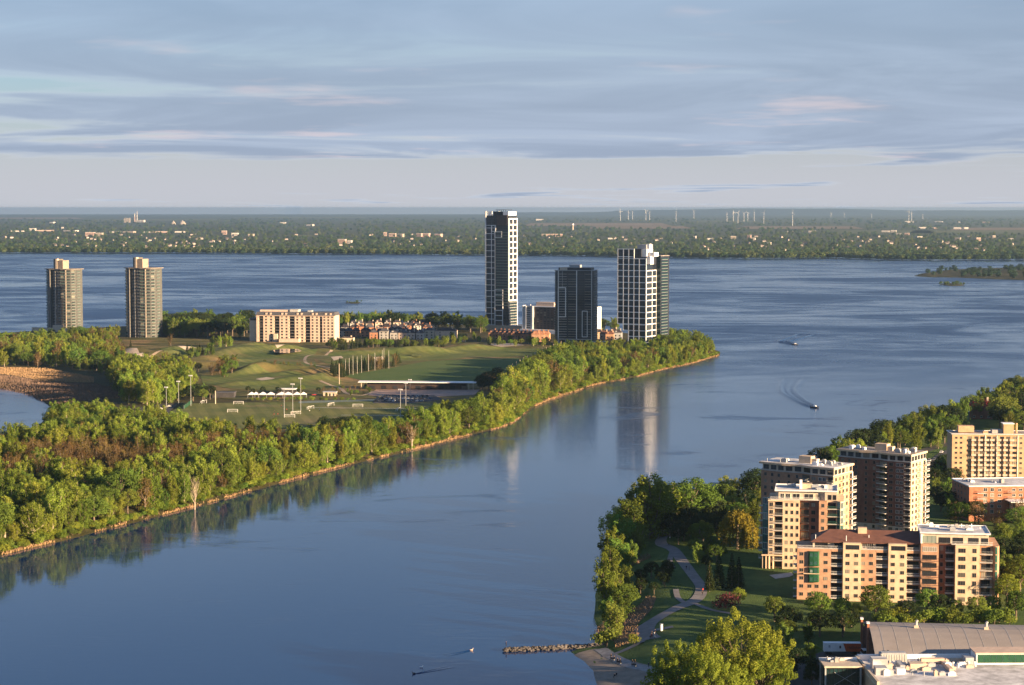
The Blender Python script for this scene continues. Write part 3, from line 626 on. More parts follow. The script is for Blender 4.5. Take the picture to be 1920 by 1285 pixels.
def gn_instances(name, pts, rots, scls, src_mesh, kind='stuff', label=None, cat=None):
    """one object: a cloud of points, each carrying a copy of src_mesh"""
    so = bpy.data.objects.new(name + '_source', src_mesh)
    me = bpy.data.meshes.new(name); me.vertices.add(len(pts)); me.vertices.foreach_set('co', np.asarray(pts, dtype=np.float32).reshape(-1))
    a = me.attributes.new('rot', 'FLOAT_VECTOR', 'POINT'); a.data.foreach_set('vector', np.asarray(rots, dtype=np.float32).reshape(-1))
    a = me.attributes.new('scl', 'FLOAT_VECTOR', 'POINT'); a.data.foreach_set('vector', np.asarray(scls, dtype=np.float32).reshape(-1)); me.update()
    for m in src_mesh.materials: me.materials.append(m)
    ng = bpy.data.node_groups.new(name, 'GeometryNodeTree'); ng.interface.new_socket('Geometry', in_out='INPUT', socket_type='NodeSocketGeometry'); ng.interface.new_socket('Geometry', in_out='OUTPUT', socket_type='NodeSocketGeometry')
    gi = ng.nodes.new('NodeGroupInput'); go = ng.nodes.new('NodeGroupOutput'); ip = ng.nodes.new('GeometryNodeInstanceOnPoints'); oi = ng.nodes.new('GeometryNodeObjectInfo'); oi.inputs['Object'].default_value = so
    oi.inputs['As Instance'].default_value = True
    ar = ng.nodes.new('GeometryNodeInputNamedAttribute'); ar.data_type = 'FLOAT_VECTOR'; ar.inputs[0].default_value = 'rot'; asc = ng.nodes.new('GeometryNodeInputNamedAttribute'); asc.data_type = 'FLOAT_VECTOR'; asc.inputs[0].default_value = 'scl'
    er = ng.nodes.new('FunctionNodeEulerToRotation'); L = ng.links.new
    L(gi.outputs[0], ip.inputs['Points']); L(oi.outputs['Geometry'], ip.inputs['Instance']); L(ar.outputs[0], er.inputs[0]); L(er.outputs[0], ip.inputs['Rotation']); L(asc.outputs[0], ip.inputs['Scale']); L(ip.outputs[0], go.inputs[0])
    o = ob(name, me); md = o.modifiers.new('scatter', 'NODES'); md.node_group = ng; tag(o, label, cat, None, kind); return o
def joined(key):
    (cm, tm), H = PROTO[key]; bm = bmesh.new(); bm.from_mesh(tm); n0 = len(bm.faces); bm.from_mesh(cm); bm.faces.ensure_lookup_table()
    for f in bm.faces[n0:]: f.material_index = 1
    me = bpy.data.meshes.new(key + '_mass'); bm.to_mesh(me); bm.free(); me.materials.append(tm.materials[0]); me.materials.append(cm.materials[0]); return me
ORD = lambda n: '%d%s' % (n, 'th' if 10 <= n % 100 <= 20 else {1: 'st', 2: 'nd', 3: 'rd'}.get(n % 10, 'th'))
# --- island riverbank: two staggered rows of single trees right along the water
shore = smooth_line(W2([(p[0], p[1]) for p in ISLAND_PX[1:27]]), 12)
seg = np.linalg.norm(np.diff(shore, axis=0), axis=1); cum = np.concatenate([[0], np.cumsum(seg)])
def shore_at(s, off):
    x = np.interp(s, cum, shore[:, 0]); y = np.interp(s, cum, shore[:, 1]); x2 = np.interp(s + 1, cum, shore[:, 0]); y2 = np.interp(s + 1, cum, shore[:, 1]); d = np.array([x2 - x, y2 - y]); d /= np.linalg.norm(d) + 1e-9
    return x - d[1] * off, y + d[0] * off
taken = []
def pick(mix):
    t = rng.random(); 
    for k, p in mix:
        t -= p
        if t < 0: return k + (str(rng.randrange({'poplar': 4, 'green': 3, 'brown': 2, 'round': 2, 'yellow': 2, 'darkoak': 2, 'pine': 2}[k])))
    return 'poplar0'
WORDS = dict(poplar='yellow-green poplar', green='mid-green leafy tree', brown='brown budding tree', darkoak='dark green tree', pine='dark pine', round='round green maple', yellow='golden green maple', bare='bare pale tree')
s = 6.0; kk = 0; row = []
total = cum[-1]
while s < total - 3:
    for off in (7.0, 14.5):
        a, b = shore_at(s + rng.uniform(-1.5, 1.5) + (3 if off > 10 else 0), off + rng.uniform(-1.5, 2.0))
        gap = 1030 < 960 + a / b * F < 1062 and off < 12 and b < 1600
        row.append((a, b, off, gap))
    s += rng.uniform(8.0, 12.0) * (1.0 if s < 500 else 1.3)
cnt = 0
front = [r_ for r_ in row if r_[2] < 10]; back = [r_ for r_ in row if r_[2] > 10]
for nm, rw in (('front', front), ('second', back)):
    for i, (x, y, off, gap) in enumerate(sorted(rw, key=lambda q: q[0] / q[1])):
        if gap: continue
        pxx = 960 + x / y * F
        if pxx < -30 or inside(ISLAND, x, y) < 4: continue
        key = pick([('poplar', .62), ('green', .28), ('brown', .10)])
        h = rng.uniform(9.5, 18.0) if off < 10 else rng.uniform(13, 21)
        if pxx > 1100: h *= 0.86
        if 940 < pxx < 1085: h *= 1.35
        word = WORDS[key.rstrip('0123456789')]
        plant(key, (x, y, zI(x, y)), h, '%s on the island bank, %s from left, %s row' % (word, ORD(i + 1), 'waterside' if nm == 'front' else 'second'), 'trees along the island river bank', w=rng.uniform(.9, 1.25)); taken.append((x, y))
x, y, _ = at(365, 945, 3); plant('bare0', (x, y, zI(x, y)), 17, 'bare pale tree standing at the water on the wooded island bank', None)
x, y, _ = at(772, 835, 3); plant('bare1', (x, y, zI(x, y)), 15, 'leafless purplish-brown tree in the bank row right of the soccer field', None, w=1.4)
for i, (px_, py_) in enumerate([(20, 990), (70, 985), (130, 972), (205, 960), (250, 955), (300, 945), (345, 930), (160, 960), (95, 960)]):
    pass
# --- woodland behind: one mass
WOOD_PX = [(-60, 1040), (100, 1000), (330, 938), (540, 882), (760, 826), (905, 785), (950, 765), (985, 745), (965, 745), (925, 768), (880, 785), (820, 792), (785, 806), (720, 827), (640, 833), (560, 833), (440, 827), (345, 816), (300, 800), (262, 806), (240, 798), (160, 785), (105, 788), (70, 838), (-60, 850)]
mass = {}
for (x, y) in scatter(WOOD_PX, 8.4, seed=5):
    if any((x - a) ** 2 + (y - b) ** 2 < 36 for a, b in taken): continue
    if -sdf(LAGOON, np.array([x]), np.array([y]))[0] < 6: continue
    px_, py_ = 960 + x / y * F, 0
    brownish = 1.15 * math.exp(-((px_ - 220) / 230) ** 2 - ((y - 1120) / 62) ** 2) + 0.8 * math.exp(-((px_ - 470) / 80) ** 2 - ((y - 1190) / 40) ** 2)
    dark = math.exp(-((px_ - 70) / 130) ** 2 - ((y - 1060) / 28) ** 2)
    t = rng.random()
    if t < brownish * .85: k, h = 'brown%d' % rng.randrange(2), rng.uniform(11, 14)
    elif t < brownish + dark * .7: k, h = 'pine%d' % rng.randrange(2), rng.uniform(8, 11)
    elif t < .12: k, h = 'green2', rng.uniform(11, 15)
    elif t < .4: k, h = 'green%d' % rng.randrange(2), rng.uniform(11, 16)
    else: k, h = 'poplar%d' % rng.randrange(4), rng.uniform(12, 18)
    mass.setdefault(k, []).append((x, y, h))
KINDW = dict(poplar='yellow-green poplars', green='mid-green leafy trees', brown='brown budding trees', pine='dark pines')
for k, ps in mass.items():
    A = np.array(ps); Z = island_z(A[:, 0], A[:, 1]); H = PROTO[k][1]; sc_ = A[:, 2] / H; n = len(ps); r = np.random.default_rng(len(k) + n)
    gn_instances('woodland', np.column_stack([A[:, 0], A[:, 1], Z]), np.column_stack([np.zeros(n), np.zeros(n), r.uniform(0, 6.28, n)]), np.column_stack([sc_ * r.uniform(.9, 1.3, n), sc_ * r.uniform(.9, 1.3, n), sc_]), joined(k), label='mass of %s filling the island wood behind the bank' % KINDW[k.rstrip('0123456789')], cat='woodland')
def grove(px, spacing, mix, hr, label, group, seed, zref=3.5, zf=zI, maxn=400, w=(.95, 1.25), avoid=None, grow=None):
    pts = scatter(px, spacing, zref, seed, maxn=maxn); pts.sort(key=lambda p: p[0] / p[1]); i = 0
    rest = {}
    for (x, y) in pts:
        z = zf(x, y)
        if z < 0.5: continue
        pq = 960 + x / y * F
        if avoid and avoid[0] < pq < avoid[1] and y < avoid[2]: continue
        key = pick(mix); hidden = sum(1 for (a, b) in pts if y - 70 < b < y - 4 and abs(a - x * b / y) < 6.5)
        if hidden >= 2: rest.setdefault(key, []).append((x, y, z, rng.uniform(*hr))); continue
        i += 1
        plant(key, (x, y, z), rng.uniform(*hr) * (grow(pq) if grow else 1), '%s %s, %s from the left' % (WORDS[key.rstrip('0123456789')], label, ORD(i)), group, w=rng.uniform(*w))
    for key, ps in rest.items():
        A = np.array(ps); n = len(A); sc_ = A[:, 3] / PROTO[key][1]; r = np.random.default_rng(seed + n)
        gn_instances('grove', A[:, :3], np.column_stack([np.zeros((n, 2)), r.uniform(0, 6.28, n)]), np.column_stack([sc_ * r.uniform(*w, n), sc_ * r.uniform(*w, n), sc_]), joined(key), label='%s rear trees %s' % (WORDS[key.rstrip('0123456789')], label), cat='grove')
# --- island groves
grove([(-10, 660), (60, 650), (180, 640), (215, 652), (235, 690), (150, 690), (60, 688), (-10, 690)], 13, [('poplar', .5), ('green', .35), ('brown', .15)], (12, 19), 'in the thicket above the reed bed', 'trees above the reed bed', 21)
grove([(-10, 640), (60, 636), (230, 632), (215, 645), (60, 652), (-10, 658)], 15, [('poplar', .35), ('green', .6), ('darkoak', .05)], (10, 16), 'at the feet of the twin towers', 'trees below the twin towers', 22)
grove([(205, 716), (240, 700), (300, 704), (350, 712), (356, 738), (330, 756), (290, 762), (240, 758), (225, 740)], 9.5, [('poplar', .7), ('green', .25), ('brown', .05)], (14, 22), 'between lagoon and soccer field', 'trees beside the lagoon', 23)
grove([(225, 705), (170, 700), (120, 690), (220, 690), (250, 700)], 11, [('green', .5), ('darkoak', .5)], (8, 12), 'behind the reed bed', 'trees behind the reed bed', 24)
grove([(300, 622), (380, 618), (465, 622), (465, 634), (380, 634), (300, 632)], 12, [('darkoak', .5), ('green', .5)], (17, 24), 'in the belt left of the apartment block', 'dark trees left of the apartment block', 25)
grove([(300, 612), (470, 609), (470, 617), (300, 620)], 16, [('green', .6), ('darkoak', .4)], (17, 22), 'at the back left of the apartment block', 'dark trees left of the apartment block', 26)
grove([(630, 612), (760, 611), (860, 615), (905, 621), (905, 627), (860, 622), (760, 617), (630, 617)], 14, [('green', .65), ('poplar', .25), ('darkoak', .1)], (15, 22), 'behind the townhouse rows', 'trees behind the townhouses', 27)
grove([(610, 656), (625, 650), (740, 648), (830, 648), (830, 655), (740, 657), (650, 660)], 10.5, [('pine', .55), ('green', .35), ('poplar', .1)], (7.5, 11.5), 'in the belt below the townhouses', 'trees below the townhouses', 28)
grove([(830, 640), (900, 635), (905, 642), (830, 648)], 11, [('poplar', .5), ('green', .5)], (6, 10), 'by the tall tower lawn', 'trees by the tall tower', 29)
grove([(915, 642), (1050, 645), (1050, 651), (915, 649)], 11, [('poplar', .6), ('green', .3), ('pine', .1)], (6.5, 9.5), 'below the rust townhouses', 'trees below the rust townhouses', 30)
grove([(1120, 612), (1160, 614), (1160, 622), (1120, 621)], 14, [('green', 1)], (13, 17), 'between dark tower and white grid tower', 'trees between the towers', 31)
grove([(1235, 640), (1285, 641), (1330, 655), (1345, 663), (1300, 668), (1240, 660)], 13, [('green', .8), ('poplar', .2)], (13, 18), 'on the island tip right of the grid tower', 'trees on the island tip', 32)
grove([(1060, 668), (1120, 660), (1240, 652), (1300, 660), (1290, 672), (1200, 690), (1100, 705), (1062, 690)], 11, [('poplar', .45), ('green', .55)], (11, 15), 'behind the bank below the towers', 'trees behind the bank below the towers', 33)
grove([(612, 712), (625, 702), (650, 694), (735, 684), (755, 680), (735, 690), (660, 702), (640, 712)], 7.5, [('pine', .9), ('brown', .1)], (9, 12.5), 'in the screen behind the net poles', 'pines behind the net poles', 34)
grove([(345, 667), (395, 664), (405, 672), (360, 676)], 9, [('pine', .5), ('green', .5)], (6, 10), 'in the mid-course clump', 'trees on the golf course', 35)
grove([(392, 706), (400, 700), (440, 697), (450, 703), (420, 710)], 9, [('green', .6), ('brown', .4)], (11, 15), 'in the rounded clump on the course', 'trees on the golf course', 36)
grove([(355, 748), (365, 742), (398, 745), (398, 752), (360, 753)], 8, [('darkoak', .5), ('green', .5)], (9, 12), 'beside the clubhouse shed', 'trees by the shed', 37)
grove([(895, 728), (905, 718), (935, 712), (945, 722), (940, 735), (905, 736)], 9, [('darkoak', .6), ('brown', .4)], (9, 13), 'at the right end of the range canopy', 'trees by the range canopy', 38)
grove([(600, 806), (690, 800), (700, 812), (610, 818)], 8, [('darkoak', .8), ('green', .2)], (8, 11), 'in front of the soccer field', 'dark trees by the soccer field', 39)
grove([(962, 738), (985, 716), (1025, 692), (1066, 676), (1074, 688), (1035, 706), (1000, 728), (980, 745)], 9, [('poplar', .4), ('green', .6)], (17, 22), 'right of the net pole line', 'trees right of the net poles', 40)
grove([(600, 734), (690, 728), (700, 736), (640, 746), (606, 745)], 8, [('brown', .5), ('green', .5)], (2.5, 5), 'in the scrub left of the range shelter', 'scrub left of the range shelter', 44)
grove([(455, 735), (600, 734), (600, 739), (455, 741)], 12, [('darkoak', .5), ('green', .5)], (4, 7), 'behind the white tents', 'trees behind the white tents', 45)
grove([(480, 692), (560, 688), (600, 692), (590, 698), (500, 699)], 11, [('brown', .7), ('green', .3)], (3, 5.5), 'on the scrubby ridge of the course', 'scrub on the golf ridge', 41)
grove([(300, 676), (340, 672), (345, 682), (310, 686)], 10, [('pine', .4), ('brown', .3), ('green', .3)], (5, 9), 'in the scrub left on the course', 'scrub on the left of the course', 42)
grove([(200, 655), (222, 668), (250, 690), (285, 700), (240, 700), (190, 680)], 12, [('poplar', .6), ('green', .4)], (9, 14), 'at the left edge of the course', 'trees at the left edge of the course', 43)
for i, (px_, py_, h) in enumerate([(245, 655, 8), (366, 655, 7), (320, 648, 13), (400, 650, 12), (412, 651, 13), (424, 650, 14), (432, 651, 12), (324, 691, 9), (357, 696, 11), (372, 697, 9)]):
    x, y, _ = at(px_, py_, 4); key = ['pine0', 'pine1', 'brown0', 'poplar1', 'poplar2', 'poplar1', 'poplar0', 'darkoak0', 'pine1', 'darkoak1'][i]
    plant(key, (x, y, zI(x, y)), h, '%s standing alone on the golf course, %s from the left' % (WORDS[key.rstrip('0123456789')], ORD(i + 1)), 'single trees on the golf course')
for i in range(16):
    px_ = 470 + i * 13 + rng.uniform(-3, 3); x, y, _ = at(px_, 751.5, 3.5); plant('shrub%d' % (i % 2), (x, y, zI(x, y)), rng.uniform(2.2, 4), 'low leafy shrub in the hedge behind the soccer field, %s from the left' % ORD(i + 1), 'hedge behind the soccer field', 'shrub')
# undergrowth along the bank
pts = []
for i in range(1000):
    a, b = shore_at(rng.uniform(0, total), rng.uniform(1.0, 8)); pts.append((a, b))
A = np.array(pts); Z = island_z(A[:, 0], A[:, 1]); n = len(A); r = np.random.default_rng(3)
for q, k in enumerate(('shrub0', 'shrub1')):
    B = slice(q, None, 2); m_ = len(A[B]); sc_ = r.uniform(.6, 1.5, m_)
    gn_instances('undergrowth', np.column_stack([A[B], Z[B]]), np.column_stack([np.zeros((m_, 2)), r.uniform(0, 6.28, m_)]), np.repeat(sc_[:, None], 3, 1), joined(k), label='%s undergrowth along the island water edge' % ('dark green', 'pale green')[q], cat='undergrowth')
def reeds(name, pts, h, mat, label, zf, w=.35, seed=4):
    r = np.random.default_rng(seed); A = np.asarray(pts); n = len(A); Z = zf(A[:, 0], A[:, 1]); Hh = h * r.uniform(.6, 1.15, n); az = r.uniform(0, 3.14, n); ln = r.normal(0, .18, (n, 2)) * Hh[:, None]
    u = np.column_stack([np.cos(az), np.sin(az), np.zeros(n)]) * (w * r.uniform(.5, 1.3, n))[:, None]; p = np.column_stack([A, Z - .1]); t = p + np.column_stack([ln, Hh])
    o = ob(name, quads(name, np.stack([p - u, p + u, t + u * .5, t - u * .5], 1), mat)); tag(o, label, 'reeds', None, 'stuff'); return o
pts = [shore_at(s_, abs(rng.gauss(0, .9)) + .3) for s_ in (rng.uniform(0, total) for _ in range(22000)) if math.sin(s_ * .043) + math.sin(s_ * .11 + 1) + .8 * math.sin(s_ * .31) > rng.uniform(-.8, 1.9)]
bare_ = lambda x, y: 960 + x / y * F
pts += [p for p in (shore_at(rng.uniform(0, total), rng.uniform(0, 11)) for _ in range(26000)) if 1028 < bare_(*p) < 1075 or 1245 < bare_(*p) < 1350 or 760 < bare_(*p) < 880 and rng.random() < .4]
reeds('bank_reeds', pts, .95, REED, 'fringe of dry golden reeds along the island water line', island_z, .16)
pts = [p for p in scatter([(-20, 690), (30, 690), (90, 692), (175, 708), (176, 718), (90, 716), (20, 704), (-20, 700)], .75, seed=8)]
reeds('lagoon_reeds', pts, 1.2, REED, 'sunlit golden reed bed beside the lagoon', island_z, .17)
pts = [p for p in scatter([(-20, 702), (20, 706), (90, 718), (176, 720), (238, 735), (245, 745), (180, 752), (110, 754), (76, 744), (40, 732), (-20, 727)], .85, seed=9)]
reeds('lagoon_reeds', pts, 1.4, DREED, 'dull brown reed bed at the lagoon edge', island_z, .2)
# ------------------------------------------------------------------ right bank planting
def bt(key, px, py, hpx, label, group=None, w=1.0, cat='tree'):
    x, y, _ = at(px, py, 4.5); z = zB(x, y); h = hpx * mpp(y); return plant(key, (x, y, max(z, .3)), h, label, group, cat, w=w)
bt('ash0', 1280, 1330, 122, 'big golden green ash beside the beach promenade, lower left of the pair', None, 1.0)
bt('ash1', 1388, 1312, 150, 'big golden green ash beside the beach promenade, upper right of the pair', None, 1.1)
bt('yellow0', 1240, 1335, 92, 'golden green tree right at the curve of the beach promenade', None, 1.1)
bt('ash0', 1338, 1345, 112, 'golden green ash at the bottom edge between the two big ashes', None, 1.1)
bt('ash0', 1428, 1322, 104, 'lower golden green ash right of the big pair', None, 1.1)
bt('willow', 1383, 1032, 77, 'weeping golden willow on the park lawn left of the beige apartments', None, .95)
for i, (px, py, h) in enumerate([(1330, 1112, 60), (1348, 1108, 68), (1372, 1110, 72), (1385, 1104, 58)]):
    bt('pine%d' % (i % 2), px, py, h, 'dark pine in the clump on the shaded lawn, %s from the left' % ORD(i + 1), 'pines on the park lawn')
bt('redshrub', 1362, 1145, 36, 'red-leaved shrub below the dark pines on the lawn', None, 1.0, 'shrub')
bt('yellow1', 1385, 1140, 38, 'small yellow-green tree beside the red shrub')
bt('shrub1', 1189, 1202, 22, 'dark rounded shrub beside the path plaza', None, .9, 'shrub')
for i, (px, py, h, k, w) in enumerate([(1452, 1168, 52, 'round0', 1.0), (1478, 1170, 36, 'darkoak0', 1.1), (1535, 1168, 60, 'round1', 1.05), (1580, 1166, 48, 'round0', 1.0), (1605, 1165, 34, 'yellow0', 1.0), (1641, 1170, 76, 'round1', 1.0), (1700, 1166, 42, 'darkoak1', 1.1), (1738, 1158, 56, 'round0', 1.1), (1762, 1160, 48, 'darkoak0', 1.1), (1793, 1163, 40, 'round0', .9), (1830, 1165, 48, 'round1', 1.0), (1862, 1160, 44, 'round0', 1.0), (1888, 1140, 66, 'yellow0', 1.0), (1912, 1120, 80, 'round1', 1.0), (1905, 1165, 60, 'round0', 1.0)]):
    bt(k, px, py, h, '%s in front of the long block, %s from the left' % (WORDS[k.rstrip('0123456789')], ORD(i + 1)), 'trees in front of the long block', w)
for i in range(26):
    px = 1655 + i * 9.5; bt('shrub%d' % (i % 2), px, 1174 + rng.uniform(-6, 1), rng.uniform(20, 34), 'leafy shrub in the hedge behind the arena roof, %s from the left' % ORD(i + 1), 'hedge behind the arena', 1.0, 'shrub')
gB = lambda px, sp, mix, hr, lab, grp, seed, **k: grove(px, sp, mix, hr, lab, grp, seed, zref=4.5, zf=zB, **k)
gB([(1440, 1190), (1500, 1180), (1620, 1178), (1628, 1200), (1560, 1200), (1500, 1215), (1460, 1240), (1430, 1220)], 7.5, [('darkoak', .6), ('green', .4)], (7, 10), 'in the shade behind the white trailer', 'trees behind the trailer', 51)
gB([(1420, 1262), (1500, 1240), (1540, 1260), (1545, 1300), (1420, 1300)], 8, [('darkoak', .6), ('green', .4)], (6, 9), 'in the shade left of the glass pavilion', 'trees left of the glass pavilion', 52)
# trees along the water's edge, from the beach up to the headland
edge = [(1136, 1195, 40, 'shrub0', 1.2), (1150, 1180, 74, 'green0', .8), (1141, 1160, 62, 'green1', .8), (1137, 1128, 82, 'poplar2', .9), (1150, 1112, 70, 'green1', .8), (1142, 1090, 85, 'poplar0', .9), (1158, 1070, 80, 'green0', .8), (1146, 1052, 82, 'poplar2', .95), (1163, 1035, 90, 'green1', .85), (1152, 1018, 85, 'poplar1', .8), (1178, 1012, 92, 'green0', .85), (1170, 990, 70, 'poplar2', .9), (1196, 1000, 100, 'green1', .8), (1222, 1006, 124, 'poplar0', 1.0), (1208, 985, 95, 'poplar3', .8), (1243, 1000, 110, 'poplar1', .85), (1236, 985, 90, 'green0', .9), (1262, 985, 72, 'green1', 1.0), (1296, 990, 98, 'green2', .9), (1278, 968, 62, 'darkoak1', 1.1)]
for i, (px, py, h, k, w) in enumerate(edge):
    w = w * (1.0 if 'shrub' in k else 1.35)
    bt(k, px, py, h, '%s at the shaded park water edge, %s up from the beach' % (WORDS.get(k.rstrip('0123456789'), 'dark shrub'), ORD(i + 1)), 'trees at the park water edge', w, 'shrub' if 'shrub' in k else 'tree')
gB([(1150, 1170), (1148, 1110), (1165, 1060), (1180, 1030), (1200, 1020), (1185, 1060), (1172, 1100), (1168, 1150)], 8.5, [('green', .6), ('poplar', .4)], (6, 14), 'behind the park water edge', 'second row at the park water edge', 66)
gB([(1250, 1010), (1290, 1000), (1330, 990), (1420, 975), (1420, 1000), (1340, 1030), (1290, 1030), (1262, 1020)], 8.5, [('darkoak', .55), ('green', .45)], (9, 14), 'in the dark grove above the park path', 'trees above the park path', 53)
gB([(1260, 975), (1340, 950), (1425, 935), (1428, 970), (1340, 985), (1275, 995)], 9.5, [('green', .6), ('darkoak', .25), ('poplar', .15)], (12, 17), 'left of the beige towers', 'trees left of the beige towers', 54)
gB([(1200, 1085), (1250, 1075), (1262, 1100), (1235, 1118), (1200, 1110)], 6.5, [('darkoak', 1.0)], (4.5, 7), 'inside the loop of the park path', 'trees inside the path loop', 55)
gB([(1300, 1045), (1345, 1040), (1350, 1062), (1318, 1075)], 7.5, [('darkoak', .5), ('green', .5)], (6, 9), 'right of the park path bend', 'trees right of the park path', 56)
gB([(1520, 884), (1548, 872), (1624, 845), (1704, 818), (1782, 790), (1852, 765), (1922, 740), (1990, 714), (1990, 790), (1900, 800), (1790, 815), (1760, 838), (1700, 850), (1640, 868), (1560, 886)], 10.5, [('green', .5), ('poplar', .28), ('darkoak', .22)], (13, 20), 'along the far right shore', 'trees along the right shore', 57, maxn=240, avoid=(1812, 1866, at(1840, 788, 5)[1]), grow=lambda q: 1 + .25 * max(0, (q - 1700) / 220))
gB([(1750, 842), (1800, 815), (1870, 802), (1990, 792), (1990, 812), (1880, 812), (1800, 826), (1765, 846)], 10, [('green', .6), ('darkoak', .3), ('poplar', .1)], (13, 18), 'behind the tan slab', 'trees behind the tan slab', 65, avoid=(1806, 1872, 99999))
gB([(1750, 905), (1785, 880), (1795, 960), (1765, 975), (1752, 950)], 9, [('darkoak', .8), ('green', .2)], (8, 13), 'between the brown tower and the tan slab', 'trees between brown tower and tan slab', 58)
gB([(1775, 985), (1815, 975), (1900, 1000), (1925, 985), (1930, 1040), (1872, 1060), (1868, 1000)], 9, [('green', .6), ('darkoak', .2), ('brown', .2)], (9, 13), 'below the red brick block', 'trees below the red brick block', 59)
gB([(1870, 1065), (1930, 1045), (1930, 1110), (1875, 1120)], 8, [('darkoak', .6), ('green', .4)], (9, 13), 'at the right end of the long block', 'trees right of the long block', 60)
for i, (px, py, h, k) in enumerate([(1795, 912, 38, 'poplar3'), (1812, 914, 34, 'yellow0'), (1782, 975, 48, 'green0'), (1888, 975, 44, 'poplar1'), (1912, 985, 52, 'brown0'), (1500, 985, 30, 'green1')]):
    bt(k, px, py, h, '%s by the red brick block, %s from the left' % (WORDS[k.rstrip('0123456789')], ORD(i + 1)), 'single trees by the red brick block')
def bank_reed(px, h, mat, label, seed, sp=.55): reeds('park_reeds', scatter(px, sp, 3.5, seed), h, mat, label, bank_z, .10)
bank_reed([(1165, 1160), (1180, 1140), (1215, 1118), (1230, 1122), (1222, 1142), (1190, 1165), (1170, 1172)], 0.55, DREED, 'faded pink-brown reed patch beside the park path', 61)
bank_reed([(1150, 1178), (1172, 1166), (1195, 1165), (1200, 1180), (1180, 1200), (1155, 1208)], 0.7, REED, 'golden reed clump above the beach', 62)
bank_reed([(1114, 1165), (1135, 1150), (1150, 1160), (1140, 1182), (1120, 1185)], 0.9, DREED, 'brown reeds at the water edge above the jetty', 63)
bank_reed([(1188, 1045), (1215, 1040), (1222, 1048), (1190, 1055)], 1.2, DREED, 'thin dry grass strip on the shaded slope', 64)
# ------------------------------------------------------------------ far shore woods
def clump_mesh(seed, n=260):
    r = np.random.default_rng(seed); L = []
    for i in range(7):
        az = i * 2.4; q = 4.2 * math.sqrt(i / 7); c = (math.cos(az) * q, math.sin(az) * q, 6.5 + r.uniform(-1, 2.2)); L.append(leaves(r, c, (3.4, 3.4, 5.0), n // 7, 2.2, .4, .55))
    return L
FARLEAF = [leafmat('far_leaf_green', (0.082, 0.128, 0.050), .3, .02), leafmat('far_leaf_pale', (0.13, 0.158, 0.060), .25, .02), leafmat('far_leaf_dark', (0.040, 0.072, 0.042), .25, .02)]
r = np.random.default_rng(77)
def far_scatter():
    lines = [[], [], []]
    # tree wall on the far water line
    for i in range(2300):
        px = r.uniform(-60, 1990); y = np.interp(px, [p[0] for p in SH], [p[1] for p in SH]); x, D, _ = at(px, y, 0); D += 12 + abs(r.normal(0, 45)); x = (px - 960) / F * D
        k = r.choice(3, p=[.4, .45, .15]) if px < 1650 else r.choice(3, p=[.35, .15, .5]); lines[k].append((x, D, r.uniform(.8, 1.5) if D > 0 else 1))
    # suburb and countryside
    for i in range(9500):
        t = r.random() ** 1.6; yy = 483 - 2 - t * 70; px = r.uniform(-60, 1990)
        ysh = np.interp(px, [p[0] for p in SH], [p[1] for p in SH])
        if yy > ysh - 1.5: continue
        x, D, _ = at(px, yy, 1.5)
        infield = any(a < px < b and c - .3 < yy < d + .3 for a, b, c, d in [(980, 1260, 418.5, 424), (1100, 1300, 424, 429), (1380, 1620, 424.5, 429.5), (1560, 1760, 432, 438), (1780, 2000, 427, 432), (1700, 2000, 432, 439), (150, 420, 411, 414), (-60, 160, 408, 411), (1300, 1420, 414, 417), (540, 600, 441, 444)])
        if infield: continue
        s = max(1.0, D / 9000) * r.uniform(.6, 1.2); lines[r.choice(3, p=[.5, .2, .3])].append((x, D, s))
    for k, ps in enumerate(lines):
        A = np.array(ps); n = len(A); me = quads('far_clump', np.concatenate(clump_mesh(200 + k)), FARLEAF[k]); hz = np.minimum(A[:, 2], 1.25 + .1 * A[:, 2])
        gn_instances('far_shore_woods', np.column_stack([A[:, 0], A[:, 1], np.full(n, .6)]), np.column_stack([np.zeros((n, 2)), r.uniform(0, 6.28, n)]), np.column_stack([A[:, 2] * r.uniform(.8, 1.6, n), A[:, 2], hz]), me, label='%s woods and gardens of the far shore' % ('green', 'pale green', 'dark')[k], cat='woods')
far_scatter()
for P, n, h, lab in ((ISL2, 190, 1.0, 'dark trees covering the wooded islet at right'), (ISL3, 26, .42, 'low bushes covering the small islet'), (ISL4, 14, .22, 'low scrub on the tiny rock islet')):
    pw = W2(P); pts = scatter(None, 9 if h > .9 else 6, world=pw, seed=n, maxn=n); pts = [p for p in pts if inside(pw, *p) > (8 if h > .9 else 2)]; m_ = len(pts)
    if not m_: continue
    sc_ = r.uniform(.7, 1.15, m_) * h
    gn_instances('islet_woods', [(x, y, .6) for x, y in pts], np.column_stack([np.zeros((m_, 2)), r.uniform(0, 6.28, m_)]), np.repeat(sc_[:, None], 3, 1), quads('islet_clump', np.concatenate(clump_mesh(300 + n)), FARLEAF[2 if h > .9 else 0]), label=lab, cat='woods')
